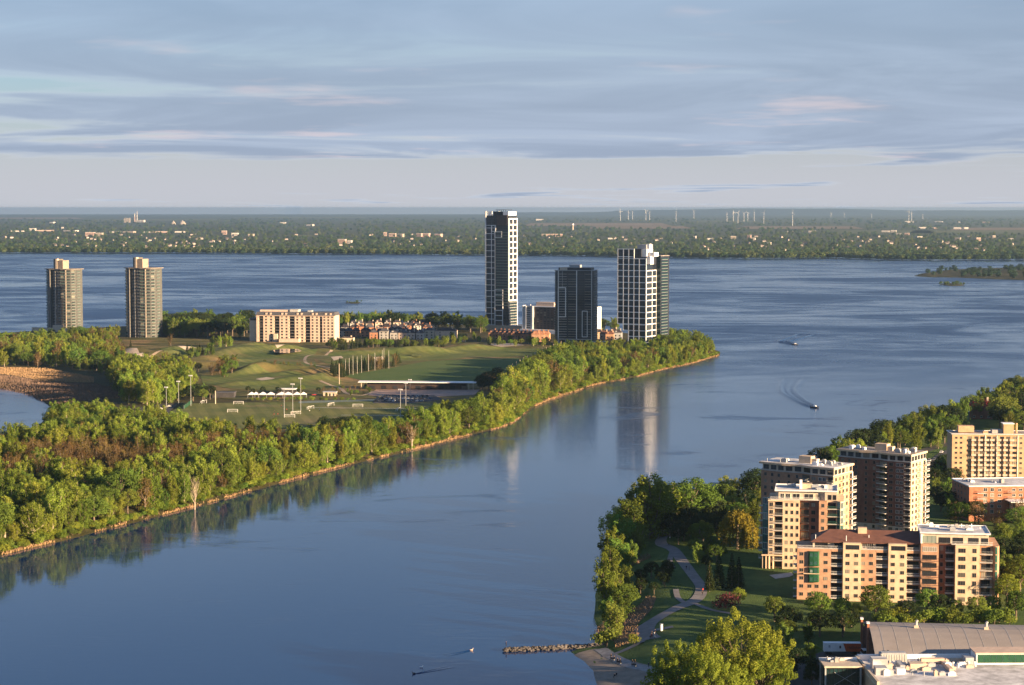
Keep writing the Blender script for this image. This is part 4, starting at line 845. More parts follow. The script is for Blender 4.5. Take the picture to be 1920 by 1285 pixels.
# ------------------------------------------------------------------ building kit
_MC = {}
def cached(key, fn):
    if key not in _MC: _MC[key] = fn()
    return _MC[key]
def win_mesh(w, h, frame=FRAME, glass=GLASS, mull=1, proud=.08, fr=.09, trans=0):
    """window: origin bottom centre on the wall plane, outward is -y"""
    def mk():
        b = MB(); x0, x1 = -w / 2, w / 2
        b.box(x0, x1, -proud, -.0, 0, fr).box(x0, x1, -proud, 0, h - fr, h).box(x0, x0 + fr, -proud, 0, fr, h - fr).box(x1 - fr, x1, -proud, 0, fr, h - fr)
        for i in range(mull): u = x0 + w * (i + 1) / (mull + 1); b.box(u - fr * .4, u + fr * .4, -proud * .9, 0, fr, h - fr)
        for i in range(trans): u = h * (i + 1) / (trans + 1); b.box(x0 + fr, x1 - fr, -proud * .85, 0, u - fr * .4, u + fr * .4)
        b.poly([(x0 + fr, -.025, fr), (x1 - fr, -.025, fr), (x1 - fr, -.025, h - fr), (x0 + fr, -.025, h - fr)], 1)
        return b.mesh('window', frame, glass)
    return cached(('win', round(w, 2), round(h, 2), frame.name, glass.name, mull, proud, fr, trans), mk)
def balc_mesh(w, d, slab=SLAB, rail=RAIL, solid=False, th=.2, rh=1.05):
    """balcony: slab out to -d, railing round three sides"""
    def mk():
        b = MB(); x0, x1 = -w / 2, w / 2; b.box(x0, x1, -d, 0, -th, 0)
        if solid: b.box(x0, x1, -d, -d + .1, 0, rh, 1).box(x0, x0 + .1, -d + .1, 0, 0, rh, 1).box(x1 - .1, x1, -d + .1, 0, 0, rh, 1)
        else:
            b.box(x0, x1, -d, -d + .07, rh - .07, rh, 1).box(x0, x0 + .07, -d + .07, 0, rh - .07, rh, 1).box(x1 - .07, x1, -d + .07, 0, rh - .07, rh, 1).box(x0, x1, -d + .005, -d + .05, .12, .2, 1)
            n = max(2, int(w / .45))
            for i in range(n + 1): u = x0 + .03 + (w - .06) * i / n; b.box(u - .03, u + .03, -d + .01, -d + .06, 0, rh - .07, 1)
        return b.mesh('balcony', slab, rail)
    return cached(('bal', round(w, 2), round(d, 2), slab.name, rail.name, solid, th, rh), mk)
def panel_mesh(w, h, d, mat, name='panel'):
    return cached((name, round(w, 2), round(h, 2), round(d, 2), mat.name), lambda: MB().box(-w / 2, w / 2, -d, 0, 0, h).mesh(name, mat))
def split2(me):
    def mk():
        out = []
        for k in (0, 1):
            bm = bmesh.new(); bm.from_mesh(me); bmesh.ops.delete(bm, geom=[f for f in bm.faces if f.material_index != k], context='FACES')
            for f in bm.faces: f.material_index = 0
            m = bpy.data.meshes.new(me.name); bm.to_mesh(m); bm.free(); m.materials.append(me.materials[k]); out.append(m)
        return out
    return cached(('split', me.name), mk)
class Bld:
    fine = False
    def __init__(s, name, loc, rz, label, cat='building', group=None):
        s.o = empty(name, loc, rz, label, cat, group)
    def part(s, name, mb, *mats): return mb.ob(name, s.o, *mats)
    def put(s, name, me, p0, p1, u, z, out=0.0, parent=None):
        dx, dy = p1[0] - p0[0], p1[1] - p0[1]; L = math.hypot(dx, dy); dx /= L; dy /= L
        loc = (p0[0] + dx * u + dy * out, p0[1] + dy * u - dx * out, z); sub = {'window': 'pane', 'balcony': 'railing', 'balcony_door': 'pane'}.get(name) if s.fine else None
        if sub and len(me.materials) == 2:
            a, b = split2(me); o = ob(name, a, parent or s.o, loc, math.atan2(dy, dx)); ob(sub, b, o); return o
        return ob(name, me, parent or s.o, loc, math.atan2(dy, dx))
    def box(s, name, x0, x1, y0, y1, z0, z1, mat): return s.part(name, MB().box(x0, x1, y0, y1, z0, z1), mat)
    def hvac(s, x0, x1, y0, y1, z, n, seed, mats=(GREYM, WHITE, CONC)):
        r = random.Random(seed)
        for i in range(n):
            x, y = r.uniform(x0, x1), r.uniform(y0, y1); w, d, h = r.uniform(.8, 2.6), r.uniform(.8, 2.0), r.uniform(.5, 1.6); b = MB().box(x - w / 2, x + w / 2, y - d / 2, y + d / 2, z, z + h)
            b.box(x - w * .3, x + w * .3, y - d * .3, y + d * .3, z + h, z + h + .25); s.part('roof_unit', b, r.choice(mats))
        for i in range(max(1, n // 2)):
            x, y = r.uniform(x0, x1), r.uniform(y0, y1); s.part('vent_pipe', MB().tube([(x, y, z), (x, y, z + r.uniform(.6, 1.4))], .16, 6), mats[0])
    def flat_roof(s, x0, x1, y0, y1, z, mat=WROOF, par=WHITE, h=.5, t=.3, ov=.0):
        s.box('roof', x0 - ov, x1 + ov, y0 - ov, y1 + ov, z, z + .25, mat)
        b = MB().box(x0 - ov, x1 + ov, y0 - ov, y0 - ov + t, z + .25, z + h).box(x0 - ov, x1 + ov, y1 + ov - t, y1 + ov, z + .25, z + h).box(x0 - ov, x0 - ov + t, y0 - ov + t, y1 + ov - t, z + .25, z + h).box(x1 + ov - t, x1 + ov, y0 - ov + t, y1 + ov - t, z + .25, z + h)
        s.part('parapet', b, par)
def gpoint(px, py, z): return at(px, py, z)
GZ = 5.0
# ================================================================== C: long brick-and-cream block in the foreground
def long_block():
    px0, py0 = 1494, 1124; x, y, _ = at(px0, py0, GZ); m = mpp(y); k = m / 4.683; rot = R(-8)
    B = Bld('apartment_block', (x, y, GZ - .3), rot, 'long orange brick and cream apartment block with red-brown hipped roof'); B.fine = True
    X = lambda zx: (zx - 120) * k * 1.012           # zoom column -> metres along the front
    fh = 71.8 * k; z1 = .3 + 2.05                    # centre of the lowest window row
    rows = [z1 + fh * i for i in range(6)]
    dep = 17.0; wing = 21.0
    hB = rows[5] + 2.05; hP = rows[5] + fh + 1.55    # brick parapet, cream tops
    secs = [(120, 412, 0, hB, ORANGE), (412, 516, 2.2, hB, ORANGE), (516, 670, -.9, hP, CREAM), (670, 800, 0, hB, ORANGE), (800, 905, 2.2, hB, ORANGE), (905, 1062, -.9, hP, CREAM), (1062, 1180, 2.0, hB, ORANGE)]
    for a, b, off, h, mt in secs: B.box('wall', X(a), X(b), off, dep, -1.0, h, mt)
    # penthouse set back, hipped roof
    B.box('wall', X(255), X(1180) - .1, 2.6, dep - .5, hB, hP - .05, STONE)
    rx0, rx1, ry0, ry1, ze, zr = X(240), X(1180) - .12, 1.4, dep + .4, hP + .02, hP + 3.5
    rf = MB(); ym = (ry0 + ry1) / 2
    rf.poly([(rx0, ry0, ze), (rx1, ry0, ze), (rx1, ym, zr), (rx0 + 7, ym, zr)]); rf.poly([(rx1, ry1, ze), (rx0, ry1, ze), (rx0 + 7, ym, zr), (rx1, ym, zr)]); rf.poly([(rx0, ry1, ze), (rx0, ry0, ze), (rx0 + 7, ym, zr)])
    rf.box(rx0, rx1, ry0, ry1, ze - .35, ze - .01)
    B.part('roof', rf, REDROOF)
    B.box('roof_house', X(648), X(725), ym - 2.5, ym - .2, zr - 1.6, zr + 1.1, CREAM)
    for zx, yy in ((278, 3.2), (543, 2.0), (740, 4.5)): B.part('vent_pipe', MB().tube([(X(zx), yy, ze + .3), (X(zx), yy, ze + 2.3)], .12, 6), WHITE)
    f0, f1 = (0, 0), (100, 0)
    wf = win_mesh(1.45, 1.35, FRAME, GLASS, 1)
    for z in rows:
        i = rows.index(z)
        for zx in (158, 368): B.put('window', wf, f0, f1, X(zx), z - .65, .003)
        if i == 1 or i == 0:
            for zx in (230, 292): B.put('window', wf, f0, f1, X(zx), z - .65, .003)
        for zx in (688, 758): B.put('window', wf, f0, f1, X(zx), z - .65, .003)
        for zx in (556, 630, 944, 1024): B.put('window', wf, f0, f1, X(zx), z - .65, .903)
        for a, b, off in ((412, 516, 2.2), (800, 905, 2.2), (1062, 1180, 2.0)):
            w = X(b) - X(a); c = (X(a) + X(b)) / 2
            B.put('balcony', balc_mesh(w - .1, off - .05, SLAB, WRAIL), f0, f1, c, z - 1.25, -off + .003)
            B.put('balcony_door', win_mesh(w * .82, 2.1, DFRAME, GLASS, 3), f0, f1, c, z - 1.2, -off + .003)
    # green glazed bays
    for zz, n in ((rows[2], 2), (rows[4], 2)):
        h = fh * 2 - .5; b = MB(); xa, xb = X(215), X(312); xm = (xa + xb) / 2
        g = B.part('bay_window', MB().prism([(xa, .0), (xa + .5, -.9), (xm, -1.0), (xb - .5, -.9), (xb, 0)], zz - 1.35, zz - 1.35 + h), GREENP)
        for (qa, qb) in (((xa + .5, -.9), (xm, -1.0)), ((xm, -1.0), (xb - .5, -.9))):
            for q in (0, 1): B.put('pane', win_mesh(.95, 1.15, TEAL, TEALGL, 1, .05, .07), qa, qb, .72, zz - .75 + q * fh, .003)
    for z in (rows[3] - .2,): B.box('ledge', X(175), X(315), -1.1, -.003, z - .72 - .35, z - .72 - .08, CREAM)
    # penthouse glazing and terraces
    for a, b, off in ((540, 655, .9), (930, 1050, .9)): B.put('window', win_mesh(X(b) - X(a), 1.7, DFRAME, GLASS, 4), f0, f1, (X(a) + X(b)) / 2, rows[5] + fh - .8, off + .003)
    for a, b in ((275, 385), (440, 510), (680, 780), (800, 900), (1075, 1170)): B.put('window', win_mesh(X(b) - X(a), 2.0, WFRAME if a == 680 else DFRAME, GLASS, 5 if a == 680 else 2), f0, f1, (X(a) + X(b)) / 2, hB + .15, -2.6 + .003)
    for a, b in ((122, 515), (672, 903), (1064, 1178)): B.put('terrace_railing', balc_mesh(X(b) - X(a), .9, SLAB, WRAIL, False, .12), f0, f1, (X(a) + X(b)) / 2, hB + .16, .05 - .9)
    for a, b, off in ((412, 516, .0), (800, 905, .0), (1062, 1180, .0)): B.box('lintel', X(a) + .01, X(b) - .01, -.05, 2.4, hB - .9, hB + .02, ORANGE)
    # ground floor arcade strip
    B.box('plinth', X(1000), X(1178), -1.15, -.95, -.9, 1.0, DGREY)
    # left end wall glazing
    e0, e1 = (0, dep), (0, 0)
    for z in rows:
        for u in (4, 8, 12): B.put('window', win_mesh(1.6, 1.5, FRAME, GLASS, 1), e0, e1, u, z - .7, .003)
    for i in range(6): B.put('balcony', balc_mesh(3.0, 1.4, SLAB, RAIL), e0, e1, 14.5, rows[i] - 1.2, .003)
    # --- taller right wing
    hW = rows[5] + fh * 1.0 + 1.9
    wr = rows + [rows[5] + fh]
    ws = [(1180, 1332, -1.2, hW, ORANGE), (1332, 1472, 1.8, hW, BROWN), (1472, 1677, -2.4, hW, CREAM), (1677, 1790, -.2, hW, ORANGE)]
    for a, b, off, h, mt in ws: B.box('wall', X(a) + .003, X(b), off, wing, -1, h, mt)
    bx = X(1790); ex = X(1848)
    B.part('wall', MB().prism([(bx + .003, .2), (bx + .9, -1.6), (ex - .8, -1.4), (ex, .4), (ex, wing - 2), (bx + .003, wing - 2)], -1, hW - .2), ORANGE)
    for i, z in enumerate(wr):
        B.put('window', win_mesh(X(1316) - X(1196), 1.75, WFRAME if i > 5 else DFRAME, GLASS, 5), f0, f1, X(1256), z - .8, 1.2 + .003)
        if i < 6: B.put('balcony', balc_mesh(X(1330) - X(1184), 1.3, ORANGE, DFRAME, False, .28), f0, f1, X(1257), z - 1.25, 1.2 + .003)
        B.put('window', win_mesh(1.2, 1.7, FRAME, GLASS, 0), f0, f1, X(1362), z - .8, -1.8 + .003)
        B.put('balcony_door', win_mesh(2.6, 2.0, DFRAME, GLASS, 2), f0, f1, X(1430), z - 1.15, -1.8 + .003)
        B.put('balcony', balc_mesh(3.2, 2.2, SLAB, RAIL), f0, f1, X(1430), z - 1.25, -1.8 + .003)
        B.put('window', win_mesh(2.6, 1.65, FRAME, GLASS, 2), f0, f1, X(1528), z - .8, 2.4 + .003)
        B.put('window', win_mesh(1.45, 1.65, FRAME, GLASS, 1), f0, f1, X(1634), z - .8, 2.4 + .003)
        B.put('balcony_door', win_mesh(3.2, 2.1, DFRAME, GLASS, 3), f0, f1, X(1733), z - 1.15, .2 + .003)
        B.put('balcony', balc_mesh(X(1786) - X(1680), 2.0, SLAB, RAIL), f0, f1, X(1733), z - 1.25, .2 + .003)
        if i > 0: B.put('bay_window', win_mesh(ex - bx - 1.8, fh - .35, TEAL, TEALGL, 2, .1, .12), (bx + .9, -1.6), (ex - .8, -1.4), (ex - bx - 1.7) / 2, z - 1.2, .003)
        B.put('window', win_mesh(1.6, 1.5, FRAME, GLASS, 1), (ex, .4), (ex, wing), 6, z - .7, .003)
    # wing penthouse with white roof
    pz = hW; ph = 3.6; a, b = X(1195), X(1760)
    B.box('wall', a, b, 1.2, wing - 2, pz, pz + ph, STONE); B.flat_roof(a - .9, b + .6, .3, wing - 1.2, pz + ph, WROOF, WHITE, .55)
    B.box('wall', X(1180) + .01, a - .003, .4, wing - 2.2, pz, pz + ph - .2, WHITE)
    for c, w, mt in ((1258, 115, TEAL), (1385, 100, DFRAME), (1498, 90, DFRAME), (1630, 90, DFRAME), (1725, 60, DFRAME)): B.put('window', win_mesh(w * k, 2.5 if mt is TEAL else 2.1, mt, GLASS if mt is DFRAME else TEALGL, 2), f0, f1, X(c), pz + .2, -1.2 + .003)
    B.put('terrace_railing', balc_mesh(X(1786) - X(1440), 1.4, SLAB, WRAIL, False, .12), f0, f1, X(1613), pz + .16, 1.35 - 1.4)
    B.hvac(a + 1, b - 2, 4, wing - 4, pz + ph + .25, 9, 3, (WHITE, GREYM, CONC))
    return B
long_block()
# ================================================================== A: beige front wing and rear tower, B: brown tower
def beige_wing():
    x, y, _ = at(1440, 1066, GZ); m = mpp(y); k = m / 5.14; B = Bld('apartment_block', (x, y, GZ - .3), R(-9), 'cream apartment wing with green glass corner, in front of the taller beige tower'); B.fine = True
    X = lambda zx: (zx - 205) * k
    fh = 73.6 * k; rows = [1.9 + fh * i for i in range(9)]; hT = rows[8] + 1.9; dep = 20.0
    for a, b, off, mt in ((205, 262, 0, CREAM), (262, 342, 1.8, CREAM), (342, 505, -.3, CREAM)): B.box('wall', X(a) + .001, X(b), off, dep, -1, hT, mt)
    # recessed, angled middle
    xa, xb, xc, xd = X(505), X(690), X(765), X(862)
    B.part('wall', MB().prism([(xa + .003, 2.6), (xb, .4), (xb, dep), (xa + .003, dep)], -1, hT), BROWN)
    B.box('wall', xb + .003, xc, -.4, dep, -1, hT, ORANGE); B.box('wall', xc + .003, xd, 1.7, dep, -1, hT, CREAM)
    B.part('wall', MB().prism([(xd + .003, .2), (xd + 1.3, -.4), (xd + 2.6, .5), (xd + 2.6, dep), (xd + .003, dep)], -1, hT), CREAM)
    f0, f1 = (0, 0), (60, 0)
    for i, z in enumerate(rows):
        B.put('window', win_mesh(1.5, 1.6, WFRAME if i in (1, 2, 5, 6) else FRAME, GLASS, 1), f0, f1, X(232), z - .7, .003)
        if i: B.put('balcony', balc_mesh(X(345) - X(245), 2.4, SLAB, RAIL), f0, f1, X(296), z - 1.25, -1.75)
        B.put('balcony_door', win_mesh(2.6, 2.1, DFRAME, GLASS, 2), f0, f1, X(302), z - 1.15, -1.8 + .003)
        for zx in (380, 432, 483): B.put('window', win_mesh(1.05, 1.55, FRAME, GLASS, 0), f0, f1, X(zx), z - .7, .303)
        B.put('window', win_mesh(3.2, 1.9, DFRAME, GLASS, 3), (xa, 2.6), (xb, .4), 2.2, z - .95, .003); B.put('window', win_mesh(1.7, 1.6, DFRAME, GLASS, 1), (xa, 2.6), (xb, .4), 5.6, z - .75, .003)
        if i > 1: B.put('balcony', balc_mesh(3.4, 1.2, DGREY, DFRAME), (xa, 2.6), (xb, .4), 2.2, z - 1.2, .003)
        B.put('window', win_mesh(1.2, 1.5, FRAME, GLASS, 1), f0, f1, (xb + xc) / 2, z - .7, .403)
        B.put('balcony_door', win_mesh(xd - xc - .8, 2.1, DFRAME, GLASS, 2), f0, f1, (xc + xd) / 2, z - 1.15, -1.7 + .003); B.put('balcony', balc_mesh(xd - xc - .1, 1.9, SLAB, TEAL), f0, f1, (xc + xd) / 2, z - 1.25, -1.65)
        B.put('bay_window', win_mesh(1.2, fh - .5, TEAL, TEALGL, 1, .1), (xd + .003, .2), (xd + 1.3, -.4), .72, z - 1.15, .003)
        B.put('bay_window', win_mesh(1.3, fh - .5, TEAL if i < 6 else WFRAME, TEALGL, 1, .1), (xd + 1.3, -.4), (xd + 2.6, .5), .78, z - 1.15, .003)
        for u in (3.5, 8, 12.5): B.put('window', win_mesh(1.4, 1.6, FRAME, GLASS, 1), (xd + 2.6, .5), (xd + 2.6, dep), u, z - .7, .003)
    # green glass stair corner on the left
    B.part('glass_corner', MB().prism([(-2.4, 2.2), (-.003, .3), (-.003, 6), (-2.4, 6)], 5.8, hT + .2), TEAL)
    for i, z in enumerate(rows[1:]): B.put('pane', win_mesh(2.6, fh - .3, WFRAME if i % 2 else TEAL, TEALGL, 2, .06), (-2.4, 2.2), (-.003, .3), 1.52, z - .1, .003)
    for u in range(8): B.put('balcony', balc_mesh(2.8, 1.6, SLAB, RAIL), (-2.4, 8), (-2.4, 2.2), 2.5, rows[u + 1] - 1.2, .003)
    for i, z in enumerate(rows[:8]): B.put('window', win_mesh(2, 1.8, DFRAME, GLASS, 1), (-.003, 14), (-.003, 6.5), 3.5, z - .9, .003)
    for cx in (-2.2, -.9, .5, 1.9): B.part('column', MB().tube([(cx, -.8 + abs(cx - .2) * .35, -1), (cx, -.8 + abs(cx - .2) * .35, 5.6)], .3, 8), CREAM)
    B.box('canopy', -2.6, X(345), -1.2, -.31, 5.6, 6.1, CREAM)
    B.box('cornice', -.2, X(505), -.75, -.303, hT - .5, hT + .12, CREAM)
    # penthouse storey
    pz, ph = hT, 3.4
    B.part('wall', MB().prism([(X(300), 2.2), (X(700), 2.6), (X(745), 1.4), (X(862), 1.2), (X(862), dep - 1), (X(270), dep - 1), (X(270), 5)], pz, pz + ph), STONE)
    for c, w in ((335, 38), (390, 45), (470, 70), (590, 90), (690, 60)): B.put('window', win_mesh(w * k, 2.1, WFRAME, GLASS, 1), (X(300), 2.2), (X(700), 2.6), (c - 300) * k, pz + .3, .003)
    for c in (792, 838): B.put('window', win_mesh(1.4, 2.0, DFRAME, GLASS, 1), (X(745), 1.4), (X(862), 1.2), (c - 745) * k, pz + .3, .003)
    B.put('terrace_railing', balc_mesh(X(690) - X(225), 1.0, SLAB, WRAIL, False, .12), f0, f1, X(457), pz + .2, -.9)
    B.flat_roof(X(262), X(868), 1.0, dep - .6, pz + ph, WROOF, WHITE, .6)
    B.box('roof_house', X(500), X(620), 8, 12, pz + ph + .25, pz + ph + 2.2, CREAM); B.box('chimney', X(500), X(525), 7, 7.9, pz + ph + .25, pz + ph + 4.0, WHITE)
    B.hvac(X(640), X(850), 4, 14, pz + ph + .25, 7, 5); B.hvac(X(300), X(480), 6, 15, pz + ph + .25, 4, 6)
beige_wing()
def shade_tower(name, corner, zroof, fw, rw, nf, rot, wallm, basem, label, seed, topm):
    """tower whose shaded main front meets its sunlit right flank at a given corner (photo pixel of the roof corner)"""
    D = d_of(zroof, corner[1]); cx = (corner[0] - 960) / F * D
    B = Bld(name, (cx, D, GZ - .5), R(rot), label); H = zroof - GZ + .5; ptop = 3.6; hb = H - ptop; fh = hb / nf
    W1, D1 = fw, rw
    # front runs from x=-W1 to 0 at y=0; right flank from (0,0) to (0,D1); angled middle on the front
    foot = [(-W1, 3.0), (-W1 * .68, 1.6), (-W1 * .45, 2.4), (-W1 * .30, .2), (0, 0), (0, D1), (-W1, D1)]
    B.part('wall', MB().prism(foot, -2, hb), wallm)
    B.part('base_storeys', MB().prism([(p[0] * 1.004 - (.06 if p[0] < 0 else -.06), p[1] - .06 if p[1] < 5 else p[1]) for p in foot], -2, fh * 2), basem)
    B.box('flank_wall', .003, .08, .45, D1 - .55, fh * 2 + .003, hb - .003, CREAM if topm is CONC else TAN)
    edges = list(zip(foot[:-2], foot[1:-1]))
    for i in range(nf):
        z = fh * i + .55
        for q, (a, b) in enumerate(edges):
            L = math.hypot(b[0] - a[0], b[1] - a[1])
            if q == 0:
                for u in (.2, .5, .8): B.put('window', win_mesh(1.3, 1.45, FRAME, GLASS, 1), a, b, L * u, z, .063 if i < 2 else .003)
            elif q == 1:
                for u in (.3, .75): B.put('window', win_mesh(1.2, 1.5, FRAME, GLASS, 0), a, b, L * u, z, .063 if i < 2 else .003)
            elif q == 2:
                B.put('balcony_door', win_mesh(L * .8, fh - .75, DFRAME, GLASS, 3), a, b, L * .5, z - .25, .063 if i < 2 else .003)
                if i: B.put('balcony', balc_mesh(L * .98, 1.7, SLAB, RAIL), a, b, L * .5, z - .35, .003)
            elif q == 3:
                for u, w in ((.13, 1.9), (.42, 1.5), (.60, 1.5)): B.put('window', win_mesh(w, 1.5, WFRAME if u > .3 else FRAME, GLASS, 1), a, b, L * u, z, .063 if i < 2 else .003)
                B.put('balcony_door', win_mesh(1.9, fh - .75, DFRAME, GLASS, 1), a, b, L * .86, z - .25, .063 if i < 2 else .003)
                if i: B.put('balcony', balc_mesh(2.6, 1.3, SLAB, RAIL), a, b, L * .87, z - .35, .003)
            else:
                for u in (2.2, 6.0, 9.6, 13.2): 
                    if u < L - 4: B.put('window', win_mesh(1.9, 1.6, FRAME, GLASS, 2), a, b, u, z, .083)
                if i: B.put('balcony', balc_mesh(3.4, 1.9, SLAB, WRAIL), a, b, L - 1.9, z - .35, .083); B.put('balcony_door', win_mesh(2.4, fh - .75, DFRAME, GLASS, 1), a, b, L - 1.9, z - .25, .083)
                if i and i % 1 == 0: B.put('balcony', balc_mesh(2.6, 1.2, SLAB, RAIL), a, b, 3.9 if L < 14 else 7.8, z - .35, .083)
    B.box('pilaster', -.42, .12, -.12, .42, -2.1, hb + .05, CREAM); B.box('pilaster', -.12, .14, D1 - .5, D1 + .1, -2.1, hb + .05, WHITE)
    B.box('pilaster', .02, .13, D1 * .55, D1 * .55 + .5, -2.1, hb - .1, CREAM)
    # top storey, set off by a ledge and a deep cornice
    B.part('ledge', MB().prism([(p[0] * 1.01, p[1] - .35 if p[1] < 5 else p[1] + .1) for p in foot], hb + .06, hb + .4), CONC)
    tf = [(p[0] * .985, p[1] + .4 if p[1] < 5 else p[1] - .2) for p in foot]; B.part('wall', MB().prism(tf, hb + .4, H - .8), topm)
    te = list(zip(tf[:-2], tf[1:-1]))
    for a, b in te:
        L = math.hypot(b[0] - a[0], b[1] - a[1]); n = max(1, int(L / 3.2))
        for u in range(n): B.put('window', win_mesh(L / n * .72, 2.0, DFRAME, GLASS, 1), a, b, L * (u + .5) / n, hb + .6, .003)
    cf = [(p[0] * 1.02 + (.5 if p[0] == 0 else 0), p[1] - .7 if p[1] < 5 else p[1] + .5) for p in foot]
    B.part('cornice', MB().prism(cf, H - .8, H), CREAM); B.part('roof', MB().prism([(p[0] * .99 - .12, p[1] + .5 if p[1] < 5 else p[1] - .5) for p in cf], H + .003, H + .08), WROOF if topm is STONE else GROOF)
    B.box('roof_house', -W1 * .56, -W1 * .40, D1 * .4, D1 * .4 + 4, H + .08, H + 3.0, CREAM); B.box('roof_house', -W1 * .40 + .003, -W1 * .33, D1 * .4 + .5, D1 * .4 + 3.4, H + .08, H + 2.0, STONE)
    B.hvac(-W1 * .3, -2, 3, D1 - 3, H + .08, 8, seed); B.hvac(-W1 * .95, -W1 * .6, 4, D1 - 3, H + .08, 4, seed + 1)
    return B
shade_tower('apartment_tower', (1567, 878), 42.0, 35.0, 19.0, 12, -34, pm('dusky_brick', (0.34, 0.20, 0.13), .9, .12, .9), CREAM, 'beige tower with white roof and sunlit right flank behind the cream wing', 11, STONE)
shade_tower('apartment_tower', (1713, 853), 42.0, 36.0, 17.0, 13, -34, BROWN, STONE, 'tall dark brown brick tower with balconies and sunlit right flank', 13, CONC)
# ================================================================== D: tan slab, E: red brick block at the right edge
def tan_slab():
    zr = 33.0; D = d_of(zr, 815); m = mpp(D); x = (1790 - 960) / F * D; B = Bld('apartment_slab', (x, D, GZ - .5), R(-3), 'tan brick apartment slab with a grid of small balconies')
    H = zr - GZ + .5; nf = 10; k = m / 6.425; fh = 61 * k; Wd = 50.0; dep = 16
    B.box('wall', 0, Wd, 0, dep, -2, H, TAN); B.flat_roof(-.4, Wd + .4, -.4, dep + .4, H, GROOF, WHITE, .5)
    f0, f1 = (0, 0), (Wd, 0)
    for i in range(nf):
        z = H - (262 - 225 + 15) * k - fh * i
        for zx in (240, 298, 1015): B.put('window', win_mesh(1.25, 1.15, FRAME, GLASS, 1), f0, f1, (zx - 190) * k, z, .003)
        for zx in (402, 482, 552, 632, 700, 788, 862, 940):
            B.put('window', win_mesh(2.0, 1.35, DFRAME, GLASS, 1), f0, f1, (zx - 190) * k, z, .003)
        for zx in (445, 525, 600, 665, 745, 825, 900): B.put('balcony', balc_mesh(2.3, 1.3, SLAB, PINKST, True, .2, .95), f0, f1, (zx - 190) * k, z - .75, .003)
    for zx in (585, 725, 975): B.box('downpipe', (zx - 190) * k - .12, (zx - 190) * k + .12, -.25, -.003, 0, H - .3, WHITE)
    B.box('roof_house', 98 * k, 122 * k + 7, 6, 11, H + .5, H + 3.8, TAN); B.box('roof_house', (820 - 190) * k, (940 - 190) * k, 3.5, 9, H + .25, H + 5.2, TAN); B.box('roof_cap', (810 - 190) * k, (948 - 190) * k, 3.1, 9.4, H + 5.2, H + 5.6, WHITE); B.box('roof_house', (690 - 190) * k, (815 - 190) * k, 5, 10, H + .25, H + 2.0, CONC)
    B.part('chimney', MB().tube([((985 - 190) * k, 6, H + .2), ((985 - 190) * k, 6, H + 5.5)], .5, 8), TAN); B.box('roof_house', (565 - 190) * k, (625 - 190) * k, 1.2, 3, H + .25, H + 1.6, TAN)
tan_slab()
def red_block():
    x, y, _ = at(1816.5, 978, GZ); m = mpp(y); k = m / 6.425; B = Bld('apartment_block', (x, y, GZ - .3), R(5), 'red brick low-rise block with white-rimmed flat roof and dark side wall'); H = 67 * m; W_ = 36; dep = 26
    B.box('wall', 0, W_, 0, dep, -1, H, REDBR); B.flat_roof(-.3, W_ + .3, -.3, dep + .3, H, WROOF, WHITE, .55)
    f0, f1 = (0, 0), (W_, 0); fh = 67 * k
    for i in range(5):
        z = H - 60 * k - fh * i
        for zx in (560, 645): B.put('window', win_mesh(1.7, 1.75, WFRAME, GLASS, 1), f0, f1, (zx - 360) * k, z, .003)
        B.put('balcony', balc_mesh(3.6, 1.3, SLAB, RAIL), f0, f1, (500 - 360) * k, z - .6, .003); B.put('balcony', balc_mesh(3.2, 1.3, BROWN, RAIL), f0, f1, (870 - 360) * k, z - .6, .003)
        for zx in (738, 915, 1000): B.put('window', win_mesh(1.7, 1.2, WFRAME, GLASS, 1), f0, f1, (zx - 360) * k, z + .1, .003)
        for u in (5, 10, 15, 20): B.put('window', win_mesh(1.5, 1.3, FRAME, GLASS, 1), (0, dep), (0, 0), u, z, .003)
    B.box('annexe_wall', (860 - 360) * k, W_ + 4, -9, -.01, -1, H * .62, STONE); B.box('annexe_roof', (800 - 360) * k, W_ + 4.4, -9.4, -.02, H * .62, H * .62 + .4, WHITE)
    B.hvac(3, 20, 4, 18, H + .25, 6, 21)
red_block()
